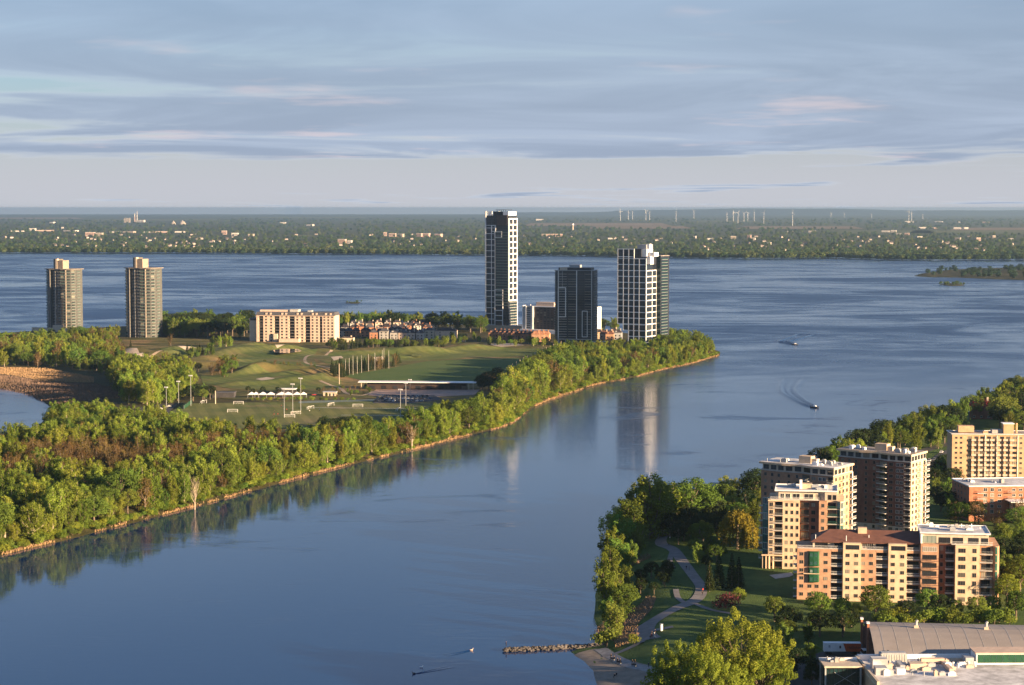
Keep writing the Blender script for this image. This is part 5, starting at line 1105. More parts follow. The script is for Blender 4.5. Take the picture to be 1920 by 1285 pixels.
# ================================================================== island towers
IZ = 3.5
def base_at(px, py): x, y, _ = at(px, py, IZ); return x, y, mpp(y)
def frame_grid(B, a, b, us, zs, mat, th=.45, d=.5, name='frame'):
    """white frame bars standing proud of a facade from a to b"""
    dx, dy = b[0] - a[0], b[1] - a[1]; L = math.hypot(dx, dy); ang = math.atan2(dy, dx); mb = MB()
    for u in us: mb.box(u - th / 2, u + th / 2, -d, 0, zs[0], zs[-1])
    for z in zs: mb.box(us[0] - th / 2, us[-1] + th / 2, -d * .92, -.004, z - th / 2, z + th / 2)
    return mb.ob(name, B.o, mat, loc=(a[0], a[1], 0), rz=ang)
def tall_tower():
    x, y, m = base_at(953, 621); H = (621 - 392) * m; rot = -31; B = Bld('residential_tower', (x, y, IZ - .5), R(rot), 'tallest tower, dark glass with stepped white frames and white right flank'); k = m / 4.94
    c = math.cos(R(rot)); Wf = 212 * k / c; Dr = 19.0; f0, f1 = (-Wf, 0), (0, 0); z = lambda zy: (1172 - zy) * k; U = lambda zx: (zx - 100) * k / c
    B.box('wall', -Wf, 0, 0, Dr, -1, z(100), NAVY); B.box('wall', -Wf * .95, -Wf * .08, Dr * .25, Dr, z(100), z(62), NAVY)
    fh = 26.0 * k
    zs = [z(1165 - 26 * i) for i in range(41)]
    for i, q in enumerate(zs):
        for (ua, ub) in ((104, 155), (160, 190), (195, 262), (265, 310)):
            B.put('window', win_mesh(U(ub) - U(ua) - .3, fh * .78, DFRAME, BLUEGL, 2 if ub - ua > 40 else 1, .05, .12), f0, f1, (U(ua) + U(ub)) / 2, q + .2, .003)
        if 8 < i < 36: B.put('balcony', balc_mesh(U(305) - U(205), 1.3, GREYM, TEAL), f0, f1, (U(205) + U(305)) / 2, q, .003)
        for u in range(3): B.put('window', win_mesh(Dr / 3 - .8, fh * .72, DFRAME, BLUEGL, 1, .05, .15), (0, 0), (0, Dr), Dr * (u + .5) / 3, q + .2, .003)
    # white frames on the shaded front
    frame_grid(B, f0, f1, [0, U(104)], [z(1168), z(60)], WHITE, .9, .9); frame_grid(B, f0, f1, [U(104), U(157), U(190)], [z(1168 - 53 * i) for i in range(19)] + [z(190)], WHITE, .55, .7)
    frame_grid(B, f0, f1, [U(190), U(262)], [z(1168 - 47.5 * i) for i in range(9)], WHITE, .7, 1.0); frame_grid(B, f0, f1, [U(190), U(252)], [z(300), z(248)], WHITE, .8, 1.0); frame_grid(B, f0, f1, [U(160), U(196)], [z(245), z(190)], WHITE, .7, .9)
    B.box('crown_wall', -Wf - .02, -Wf + U(160), .4, Dr - .5, z(98), z(60), WHITE); B.box('crown_wall', -7.5, -.02, .3, Dr - .2, z(98), z(62), WHITE)
    B.box('mechanical_block', -Wf + U(208), -.8, -1.2, 8, z(190), z(95), pm('mauve_panel', (0.06, 0.048, 0.05), .7)); B.box('mechanical_block', -Wf + U(195), -Wf + U(295), 2, 14, z(95), z(62), NAVY); B.box('roof_deck', -Wf + U(190), -Wf + U(290), 1, 15, z(48), z(44), NAVY)
    for q in range(5): B.part('roof_post', MB().tube([(-Wf + U(200 + q * 20), 2, z(62)), (-Wf + U(200 + q * 20), 2, z(48))], .25, 6), NAVY)
    # sunlit white flank
    g0, g1 = (0, 0), (0, Dr)
    frame_grid(B, g0, g1, [0, Dr * .5, Dr], [z(885 - 54 * i) for i in range(15)], WHITE, 1.5, 1.1); frame_grid(B, g0, g1, [Dr], [z(1168), z(885)], WHITE, 1.2, 1.4)
    for i in range(11): B.put('balcony', balc_mesh(Dr * .9, 1.6, WHITE, TEAL), g0, g1, Dr / 2, z(1160 - 26 * i), .003)
    B.box('podium', -Wf - 4, 26, -4, 20, -1, 7, STONE); B.box('podium_roof', 8, 40, -6, -.5, 7.2, 8.2, WHITE)
tall_tower()
def grid_tower():
    x, y, m = base_at(1211, 656); k = m / 5.84; rot = -31; B = Bld('residential_tower', (x, y, IZ - .5), R(rot), 'dark tower wrapped in a white grid, right of the group'); c = math.cos(R(rot)); Wf = 300 * k / c; Dr = 23.0
    z = lambda zy: (1262 - zy) * k; f0, f1 = (-Wf, 0), (0, 0); U = lambda zx: (zx - 120) * k / c; nr = 16; ph = 64.5 * k; zt = z(155)
    B.box('wall', -Wf * .63, 0, .0, Dr, -1, z(980) - .003, NAVY); B.box('wall', -Wf, 0, 0, Dr, z(980), z(240), NAVY); B.box('wall', -Wf, -Wf + U(365), 0, Dr, z(240), zt, NAVY)
    zr = [z(980 - 65.5 * i) for i in range(12)]
    zl = [z(1245), z(1180), z(1115), z(1050)]
    ues = [0, 60, 116, 172, 228, 300]
    def cells(u0, rows_, skip=0):
        for zz in rows_:
            for q in range(skip, 5):
                if zz > z(330) and q > 3: continue
                if zz > z(240) and q > 2: continue
                ua, ub = [t * k / c for t in ues[q:q + 2]]; B.put('window', win_mesh(ub - ua - .7, 60 * k, DFRAME, BLUEGL, 1, .06, .14, 1), f0, f1, (ua + ub) / 2, zz + .6, .003)
    cells(0, zr + [z(240)]); cells(0, [z(1050)], 1); cells(0, zl[:3], 2)
    us = [t * k / c for t in ues]
    frame_grid(B, f0, f1, us, zr, WHITE, .8, .8); frame_grid(B, f0, f1, us[:4], [z(259), z(240), zt], WHITE, .8, .8); frame_grid(B, f0, f1, us[1:], [z(1050), z(985)], WHITE, .8, .8); frame_grid(B, f0, f1, us[2:], [z(1180), z(1115), z(1052)], WHITE, .8, .8); frame_grid(B, f0, f1, us[3:], [z(1245), z(1182)], WHITE, .8, .8)
    g0, g1 = (0, 0), (0, Dr); gu = [0, Dr * .58, Dr]; gz = zl + zr[:10]
    for i, zz in enumerate(gz):
        for q in (0, 1): B.put('window', win_mesh(gu[q + 1] - gu[q] - 1.3, 58 * k, DFRAME, BLUEGL, 2, .06, .16, 1), g0, g1, (gu[q] + gu[q + 1]) / 2, zz + .8, .003)
    frame_grid(B, g0, g1, gu, gz, WHITE, .9, .3)
    B.box('penthouse', -Wf * .32, -.6, 2, 16, z(240), z(155), WHITE); B.box('penthouse', -Wf * .40, -Wf * .08, 5, 20, z(155), z(105), GREYM); B.box('penthouse', -2.5, 4, 1.0, 9, z(320), z(232), WHITE); B.box('lift_shaft', -2.8, .8, 6, 10, z(232) + .003, z(98), WHITE); B.box('terrace_wall', .8, 7, 4, 14, z(235), z(190), WHITE)
    # glass rear part standing out to the right
    B.box('wall', -8, 5.0, Dr + .003, Dr + 20, -1, z(235), NAVY); B.box('roof', -8, 5.2, Dr + .1, Dr + 20.2, z(235), z(228), GROOF)
    for i in range(30):
        zz = z(1230 - 33 * i); 
        if zz > z(250): break
        B.put('balcony', balc_mesh(14, 1.0, GREYM, TEAL), (5, Dr), (5, Dr + 20), 8, zz, .003); B.put('window', win_mesh(16, 22 * k, DFRAME, BLUEGL, 5, .05), (5, Dr), (5, Dr + 20), 9, zz + .3, .003); B.put('window', win_mesh(4.0, 24 * k, TEAL, BLUEGL, 2, .05), (.4, Dr), (5, Dr), 2.6, zz + .3, .003)
grid_tower()
def dark_tower():
    x, y, m = base_at(1040, 648); k = m / 7.14; B = Bld('residential_tower', (x, y, IZ - .5), R(-13), 'plain dark blue glass tower with thin white fins, middle of the group'); z = lambda zy: (1215 - zy) * k; U = lambda zx: (zx - 135) * k; Wf = U(655); Dr = 26; f0, f1 = (0, 0), (Wf, 0)
    B.part('wall', MB().prism([(0, 2.5), (U(185), 0), (Wf - 1.5, 0), (Wf, 1.5), (Wf, Dr), (0, Dr)], -1, z(205)), NAVY)
    n = 27; fh = (z(215) - z(1120)) / n
    for i in range(n):
        q = z(1120) + fh * i
        for ua, ub in ((190, 310), (315, 432), (440, 540), (545, 640)): B.put('window', win_mesh(U(ub) - U(ua) - .3, fh * .74, DFRAME, BLUEGL, 3, .05, .12), f0, f1, (U(ua) + U(ub)) / 2, q + .2, .003)
        for ua, ub, mt in ((190, 300, WHITE), (320, 430, SLAB), (545, 640, SLAB)):
            if (i * 7 + ua) % 5 or ua == 190: B.put('balcony', balc_mesh(U(ub) - U(ua), .9, mt, DFRAME), f0, f1, (U(ua) + U(ub)) / 2, q, .003)
        B.put('balcony', balc_mesh(12, 2.4, GREYM, RAIL), (Wf, 1.5), (Wf, Dr), 8, q, .003); B.put('balcony', balc_mesh(6, 1.6, GREYM, RAIL), (0, Dr * .6), (0, 2.5), 6, q, .003); B.put('window', win_mesh(3.6, fh * .7, DFRAME, BLUEGL, 1, .05), (0, 2.5), (U(185), 0), 2.4, q + .2, .003)
    frame_grid(B, f0, f1, [U(185)], [z(1190), z(205)], WHITE, .7, .9, 'fin'); frame_grid(B, f0, f1, [U(435)], [z(1215), z(205)], WHITE, .8, 1.0, 'fin'); frame_grid(B, f0, f1, [U(185), U(285)], [z(822), z(432)], WHITE, .8, 1.1); frame_grid(B, f0, f1, [U(512), U(580)], [z(1088), z(742)], WHITE, .6, 1.0); frame_grid(B, f0, f1, [U(640)], [z(1150), z(205)], WHITE, .6, .8, 'fin'); frame_grid(B, f0, f1, [U(240)], [z(432), z(215)], GREYM, .4, .6, 'fin')
    B.box('roof_slab', -.4, Wf + .4, -.6, Dr + .4, z(205), z(198), GREYM); B.box('penthouse', 3.5, Wf - 3, 3, Dr - 4, z(198), z(165), NAVY); B.box('penthouse', 5, 13, 2.2, 10, z(198) + .003, z(160), STONE); B.box('mechanical_block', 14, Wf - 16, 8, 20, z(165), z(130), GREYM)
    for u in (200, 290, 380, 440, 520, 600): B.part('column', MB().tube([(U(u), -1.2, -1), (U(u), -1.2, z(1120))], .5, 8), GREYM)
    B.box('canopy', U(180), U(640), -3, -.01, z(1125), z(1115), CONC)
dark_tower()
def low_slab():
    x, y, m = base_at(981, 624); k = m / 4.0; B = Bld('apartment_slab', (x, y, IZ - .5), R(-31), 'low white-ended slab half hidden behind the dark tower'); W_ = (985 - 392) * k; H = (990 - 785) * k; dep = 18
    B.box('wall', 0, (480 - 392) * k, 0, dep, -1, H, GREYM); B.box('wall', (480 - 392) * k + .003, W_, 2, dep, -1, H - 1, pm('umber_panel', (.075, .058, .055), .8)); B.box('end_wall', -1.2, -.003, -.5, dep + .5, -1, H + .6, WHITE); B.box('end_wall', W_ + .003, W_ + 1.4, -.5, dep + .5, -1, H + .6, WHITE); B.box('roof_edge', (480 - 392) * k, W_, 1.4, dep, H - 1, H, WHITE); B.box('penthouse', (485 - 392) * k, (640 - 392) * k, 5, dep - 2, H, H + 4.5, PINKST); B.box('fin', 20 * k, 28 * k, -.8, -.003, 0, H, WHITE); B.box('fin', 76 * k, 86 * k, -.8, -.003, 0, H, WHITE)
    nf = 12; fh = (H - 1.5) / nf
    for i in range(nf):
        for u in range(6): B.put('window', win_mesh(3.0, fh * .6, DFRAME, GLASS, 1), (0, 2), (W_, 2), (495 - 392) * k + 2.5 + u * 4.8, i * fh + .8, .003)
        for u in (.36, .6): B.put('window', win_mesh(3.2, fh * .6, WFRAME, BLUEGL, 1), (0, 0), ((480 - 392) * k, 0), (480 - 392) * k * u, i * fh + .8, .003)
        B.put('balcony', balc_mesh(6, 1.8, CONC, WRAIL), (0, 2), (W_, 2), W_ - 5, i * fh + .4, .003)
    B.box('podium', -2, W_ + 2, -5, 1.9, -1, 5, WHITE)
low_slab()
TWST = pm('tower_stone', (.24, .215, .195), .9)
def twin_tower(px, py, ytop, label, seed, sh):
    x, y, m = base_at(px, py); k = m / 7.68; H = (py - ytop) * m; Wd = 500 * k
    B = Bld('condominium_tower', (x, y, IZ - .5), R(-25), label, 'building', 'twin curved towers'); h = Wd / 2
    pts = [(-h, 14), (-h + 1.5, 6), (-h * .62, 1.0), (-h * .44, 0), (-h * .42, 2.5), (-h * .10, 2.2), (-h * .10, .6), (h * .30, 0), (h * .60, 1.0), (h * .66, .9), (h * .90, 3.2), (h, 9), (h * .96, 24), (h * .5, 30), (-h * .5, 30), (-h, 22)]
    B.part('wall', MB().prism(pts, -1, H), pm('olive_concrete', (.085, .088, .085), .9)); nf = 22; fh = H / nf
    E = list(zip(pts, pts[1:] + pts[:1]))[:12]
    for i in range(nf):
        z = i * fh + .5
        for q, (a, b) in enumerate(E):
            L = math.hypot(b[0] - a[0], b[1] - a[1])
            if L < 1.7: continue
            if q == 2: B.put('window', win_mesh(1.7, 1.7, PINKST, GLASS, 0), a, b, L / 2, z + .3, .003)
            elif q in (0, 1): B.put('window', win_mesh(L * .9, fh * .66, TEAL, BLUEGL, 2), a, b, L / 2, z, .003); B.put('balcony', balc_mesh(L * .9, 1.2, GREYM, TEAL), a, b, L / 2, z - .3, .003)
            elif q == 4: B.put('window', win_mesh(L * .4, fh * .6, FRAME, GLASS, 1), a, b, L * .3, z, .003); B.put('balcony', balc_mesh(L * .4, 1.3, GREYM, RAIL), a, b, L * .74, z - .3, .003)
            elif q == 6:
                for u in (.15, .42): B.put('window', win_mesh(2.0, 1.9, FRAME, GLASS, 1), a, b, L * u, z, .003)
                B.put('balcony', balc_mesh(L * .36, 1.2, GREYM, RAIL), a, b, L * .78, z - .3, .003)
            elif q == 7: B.put('window', win_mesh(L * .92, fh * .62, FRAME, GLASS, 3), a, b, L / 2, z, .003); B.put('balcony', balc_mesh(L * .9, 1.4, GREYM, TEAL), a, b, L / 2, z - .3, .003)
            elif q in (9, 10): B.put('window', win_mesh(L * .7, fh * .62, FRAME, GLASS, 1), a, b, L * .5, z, .003); B.put('balcony', balc_mesh(L * .85, .8, GREYM, TEAL), a, b, L * .5, z - .3, .003)
            elif q == 11: B.put('balcony', balc_mesh(6, 1.4, GREYM, TEAL), a, b, 5, z - .3, .003)
    a, b = pts[2], pts[3]; B.part('pilaster', MB().prism([(pts[2][0] - .3, pts[2][1] - .5), (pts[2][0] + .8, pts[2][1] - .7), (pts[2][0] + .8, pts[2][1]), (pts[2][0] - .3, pts[2][1] + .2)], -1, H + .2), TWST); B.part('pilaster', MB().prism([(pts[3][0] - .9, pts[3][1] - .45), (pts[3][0] + .2, pts[3][1] - .65), (pts[3][0] + .2, pts[3][1] - .003), (pts[3][0] - .9, pts[3][1] + .1)], -1, H + .2), TWST)
    B.part('pilaster', MB().prism([(h * .595, .35), (h * .665, .3), (h * .665, .88), (h * .595, .98)], -1, H + .1), STONE); B.part('pilaster', MB().prism([(-h * .1 - .5, .3), (-h * .1 + .4, .2), (-h * .1 + .4, .58), (-h * .1 - .5, 2)], -1, H), CONC)
    B.part('roof_slab', MB().prism([(p[0] * 1.09, p[1] - 1.4 if p[1] < 12 else p[1] + 1) for p in pts if p not in (pts[4], pts[5])], H + .21, H + 1.0), TWST)
    B.part('mechanical_drum', MB().prism([(-h * .44 + 8.5 * (1 - math.cos(t)), 9 - 7 * math.sin(t)) for t in np.linspace(0, 1.57, 8)] + [(-h * .08, 2), (-h * .08, 16), (-h * .44, 16)], H + 1.0, H + sh + 1.5), pm('olive_drum', (.15, .135, .11), .9)); B.box('mechanical_block', -h * .08 + .003, h * .42, 1.6, 13, H + 1.0, H + sh, pm('drum_concrete', (.30, .24, .19), .9)); B.box('parapet_block', -h * .08 - .4, h * .02, 1.2, 5, H + 1.0, H + sh + 1.9, STONE)
    if seed == 1: B.part('podium', MB().box(-h - 12, h + 10, -6, -.7, -1, 5).box(-h * .1, h * .5, -5.5, -.71, 5, 8.5), STONE)
twin_tower(107, 622, 505, 'curved condominium tower at far left with cream podium', 1, 11)
twin_tower(256, 633, 503, 'curved condominium tower right of its twin, lower floors in shade', 2, 11)
def mid_block():
    x, y, m = base_at(481, 641); k = m / 4.0; B = Bld('apartment_block', (x, y, IZ + 1.0), R(-9), 'cream stone apartment block with grey mansard roof and dark balcony bays'); X = lambda zx: (zx - 165) * k * 1.012; H = (400 - 200) * k - 1; nf = 9; fh = 22.4 * k; dep = 22
    bays = [(165, 183, 0), (183, 218, 1), (218, 300, 0), (300, 342, 1), (342, 415, 0), (415, 458, 1), (458, 535, 0), (535, 576, 1), (576, 646, 0), (646, 668, 1), (668, 760, 0)]
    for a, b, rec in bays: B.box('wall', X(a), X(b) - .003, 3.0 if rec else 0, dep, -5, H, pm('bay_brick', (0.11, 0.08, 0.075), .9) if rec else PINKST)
    f0, f1 = (0, 0), (X(760), 0)
    for i in range(nf):
        z = H - 16 * k - i * fh
        for a, b, rec in bays:
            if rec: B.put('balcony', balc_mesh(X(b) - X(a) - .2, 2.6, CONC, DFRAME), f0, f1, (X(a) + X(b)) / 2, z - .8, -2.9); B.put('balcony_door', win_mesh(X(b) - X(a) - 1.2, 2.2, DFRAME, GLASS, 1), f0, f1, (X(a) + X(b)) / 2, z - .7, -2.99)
            elif b - a > 40:
                n = 3 if b == 760 else 2
                for q in range(n): B.put('window', win_mesh(2.0, 1.8, DFRAME, GLASS, 1), f0, f1, X(a) + (X(b) - X(a)) * (q + .55) / (n + .1), z, .003)
        for u in (3, 8): B.put('window', win_mesh(1.8, 1.7, DFRAME, GLASS, 0), (-8, 12), (-8, 3), u - 1, z, .003)
    B.box('wall', -9, -.003, 4, dep, -5, H - 6, STONE); B.box('roof', -9.3, -.003, 3.7, dep, H - 6, H - 3.5, SLATE)
    rings = [[(-.8, -.8, H), (X(760) + .8, -.8, H), (X(760) + .8, dep + .8, H), (-.8, dep + .8, H)], [(.6, 1.2, H + 3.6), (X(760) - .6, 1.2, H + 3.6), (X(760) - .6, dep - 1, H + 3.6), (.6, dep - 1, H + 3.6)]]
    B.part('mansard_roof', MB().loft(rings), SLATE)
    for a, b, rec in bays:
        if not rec and b - a > 40:
            for q in (0.3, .7): B.box('dormer', X(a) + (X(b) - X(a)) * q - 1, X(a) + (X(b) - X(a)) * q + 1, -.5, 2.5, H + .1, H + 2.8, PINKST)
    B.box('roof_house', X(180), X(400), 7, 16, H + 3.6, H + 5.6, PINKST); B.box('roof_house', X(410), X(475), 6, 16, H + 3.6, H + 6.2, CONC); B.box('roof_house', X(545), X(575), 7, 14, H + 3.6, H + 5.4, GREYM); B.box('podium', X(350), X(500), -7, -.01, -5, 3, PINKST); B.box('podium', X(300), X(330), -2.5, -.01, -5, 8, STONE); B.box('cornice', -.3, X(760) + .3, -.5, -.003, H - .8, H - .02, PINKST)
mid_block()
# townhouses
def house_mesh(w, d, h, rh, wall, roof, chim=True, key=''):
    def mk():
        b = MB(); b.box(-w / 2, w / 2, 0, d, -2, h, 0); o = .4
        b.poly([(-w / 2 - o, -o, h - .1), (w / 2 + o, -o, h - .1), (w / 2 * .6, d / 2, h + rh), (-w / 2 * .6, d / 2, h + rh)], 1); b.poly([(w / 2 + o, d + o, h - .1), (-w / 2 - o, d + o, h - .1), (-w / 2 * .6, d / 2, h + rh), (w / 2 * .6, d / 2, h + rh)], 1)
        b.poly([(w / 2 + o, -o, h - .1), (w / 2 + o, d + o, h - .1), (w / 2 * .6, d / 2, h + rh)], 1); b.poly([(-w / 2 - o, d + o, h - .1), (-w / 2 - o, -o, h - .1), (-w / 2 * .6, d / 2, h + rh)], 1)
        return b.mesh('wall', wall, roof)
    return cached(('house', w, d, h, rh, wall.name, roof.name, key), mk)
PLUM = pm('plum_roof', (0.045, 0.038, 0.042), .85, .2, .5)
RUST = pm('rust_brick', (0.36, 0.17, 0.10), .9, .15, .5)
def townhouse(px, py, w, d, h, rh, wall, roof, rot, label, group, z0=None):
    x, y, _ = at(px, py, IZ); z = zI(x, y); o = empty('townhouse', (x, y, z - .2), R(rot), label, 'house', group)
    def split(nm, f, mt):
        b = MB(); f(b); b.ob(nm, o, mt)
    split('wall', lambda b: b.box(-w / 2, w / 2, 0, d, -2, h), wall)
    split('roof', lambda b: b.loft([[(-w / 2 - .4, -.4, h), (w / 2 + .4, -.4, h), (w / 2 + .4, d + .4, h), (-w / 2 - .4, d + .4, h)], [(-w * .22, d * .42, h + rh), (w * .22, d * .42, h + rh), (w * .22, d * .58, h + rh), (-w * .22, d * .58, h + rh)]]), roof)
    split('chimney', lambda b: b.box(w * .28, w * .28 + 1.1, d * .3, d * .3 + 1.0, h + .2, h + rh + 1.3), wall)
    split('dormer', lambda b: b.box(-w * .3, -w * .3 + 1.8, .6, 2.8, h + .01, h + 1.9), roof if w > 9 else wall)
    for q in range(2):
        for f in range(int(h // 3)): ob('window', win_mesh(1.5, 1.5, DFRAME, GLASS, 0), o, (-w * .25 + q * w * .5, -.003, .8 + f * 3))
i = 0
for rw, (pa, pb, ya, yb, n) in enumerate([(640, 790, 631, 633, 11), (648, 800, 624, 625, 11), (660, 810, 618, 619, 10), (700, 790, 636, 637, 6)]):
    for q in range(n):
        px = pa + (pb - pa) * q / (n - 1) + rng.uniform(-3, 3); py = ya + (yb - ya) * q / (n - 1); i += 1
        townhouse(px, py, rng.uniform(8, 10.5), rng.uniform(9, 12), rng.choice((6.5, 7.5, 9)), rng.uniform(2.8, 4), rng.choice((PINKST, STONE, RUST, CONC)), PLUM if rng.random() < .7 else SLATE, rng.uniform(-14, 10), 'dark-roofed cream townhouse right of the apartment block, %s in the %s row' % (ORD(q + 1), ('second', 'third', 'rearmost', 'nearest')[rw]), 'townhouses right of the apartment block')
townhouse(805, 636, 11, 12, 10, 3, STONE, SLATE, -6, 'cream corner house beside the tree at the right of the townhouse rows', None); townhouse(835, 636, 24, 14, 9.5, 3.2, PINKST, PLUM, -6, 'wide low cream house at the right end of the townhouse rows', None); townhouse(650, 642, 14, 10, 5, 1.2, STONE, PLUM, -6, 'low arched lodge at the right foot of the apartment block', None); townhouse(868, 641, 6, 6, 4, 1.6, STONE, SLATE, 0, 'tiny gatehouse left of the tallest tower', None)
for q in range(11):
    px = 924 + q * 8.5 + rng.uniform(-2, 2); townhouse(px, 637 + q * .35, 8.5, 10, 8, 3.2, RUST, PLUM, -8, 'rust brick townhouse at the foot of the tallest tower, %s from the left' % ORD(q + 1), 'rust townhouses by the tallest tower')
for q in range(3): townhouse(1022 - q * 9, 641, 9, 10, 8.5, 3.5, ORANGE, RUST, -10, 'sunlit orange townhouse left of the dark tower, %s from the right' % ORD(q + 1), 'sunlit townhouses by the dark tower')
for q, (px, py) in enumerate([(1122, 636), (1132, 639), (1143, 640), (1150, 634), (1158, 637)]): townhouse(px, py, 9, 10, 8, 3.2, (CREAM, PINKST, ORANGE, STONE, GREYM)[q], REDROOF if q in (1, 2) else PLUM, -8, 'townhouse between dark tower and white grid tower, %s from the left' % ORD(q + 1), 'townhouses between the towers')
def blue_pavilion():
    x, y, _ = at(1108, 650, IZ); o = empty('pavilion', (x, y, zI(x, y) - .3), R(-6), 'low blue-grey glass pavilion right of the dark tower', 'building'); b = MB().box(0, 17, 0, 8, -1, 5); b.ob('wall', o, BLUEGL); MB().box(-.5, 17.5, -.6, 8.4, 5, 5.5).ob('roof', o, GREYM)
    for q in range(6): MB().box(q * 3.3, q * 3.3 + .3, -.3, -.003, -1, 5).ob('column', o, WHITE)
blue_pavilion()
# ================================================================== arena and pavilion at the lower right
AUDR = pm('arena_roof', (0.30, 0.265, 0.24), .85, .07, .12, det=7)
def arena():
    De, Dr = 600.0, 628.0; ze = zat(De, 1241); zr = zat(Dr, 1178); x0 = (1655 - 960) / F * De; L = 72; yb = 2 * (Dr - De)
    B = Bld('arena', (x0, De, 0), R(-6), 'brick arena with broad grey pitched roof at the lower right', 'building')
    dr = Dr - De; rf = MB(); n = 10; t = .5
    prof = [(-1.0, ze - .15)] + [(yb * q / n, ze + (zr - ze) * (1 - abs(2 * q / n - 1) ** 1.6)) for q in range(n + 1)] + [(yb + 1.0, ze - .15)]
    for a, b in zip(prof[:-1], prof[1:]): rf.poly([(-.6, a[0], a[1] + t), (L, a[0], a[1] + t), (L, b[0], b[1] + t), (-.6, b[0], b[1] + t)]); rf.poly([(-.6, b[0], b[1]), (L, b[0], b[1]), (L, a[0], a[1]), (-.6, a[0], a[1])])
    rf.poly([(-.6, p[0], p[1]) for p in prof] + [(-.6, p[0], p[1] + t) for p in reversed(prof)]); rf.poly([(-.6, prof[0][0], prof[0][1]), (L, prof[0][0], prof[0][1]), (L, prof[0][0], prof[0][1] + t), (-.6, prof[0][0], prof[0][1] + t)])
    B.part('roof', rf, AUDR)
    for q in range(16):
        sm = MB(); xx = 2.5 + q * 4.4
        for a, b in zip(prof[:-1], prof[1:]): sm.poly([(xx - .07, a[0], a[1] + t + .05), (xx + .07, a[0], a[1] + t + .05), (xx + .07, b[0], b[1] + t + .05), (xx - .07, b[0], b[1] + t + .05)])
        B.part('roof_seam', sm, CONC if q % 3 else GREYM)
    g = MB(); g.poly([(0, 0, 0), (0, yb, 0)][::-1] + [(0, p[0], p[1] - .01) for p in prof[1:-1]]); B.part('gable_wall', g, DGREY); B.box('wall', .02, L, 0, .6, 0, ze - .2, BROWN); B.box('wall', .02, L, yb - .6, yb, 0, ze - .2, BROWN)
    for q in range(1, n): yy = yb * q / n; h = ze + (zr - ze) * (1 - abs(2 * q / n - 1) ** 1.6); B.box('buttress', -1.0, -.02, yy - .4, yy + .4, 0, h - 1.0, BROWN)
    for q in (0, n // 2, n): yy = yb * q / n; h = ze + (zr - ze) * (1 - abs(2 * q / n - 1) ** 1.6); B.box('pier', -1.3, -.03 - .6, yy - .9, yy + .9, 0, h + 1.6, REDBR); B.box('pier_cap', -1.5, -.5, yy - 1.1, yy + 1.1, h + 1.6, h + 2.0, WHITE)
    for px in (1708, 1838):
        xx = (px - 960) / F * Dr - x0; b = MB().box(xx - .7, xx + .7, dr - .7, dr + .7, zr + t - .3, zr + 1.3); B.part('ventilator', b, STONE); b = MB(); b.tube([(xx, dr, zr + 1.3), (xx, dr, zr + 2.4)], .45, 8); b.tube([(xx, dr, zr + 2.4), (xx + .5, dr, zr + 2.9)], [.5, .35], 8); B.part('ventilator_cowl', b, GREYM)
    B.box('roof_vent', 3.2, 3.8, 5, 6, ze + 1, ze + 2.3, DGREY)
arena()
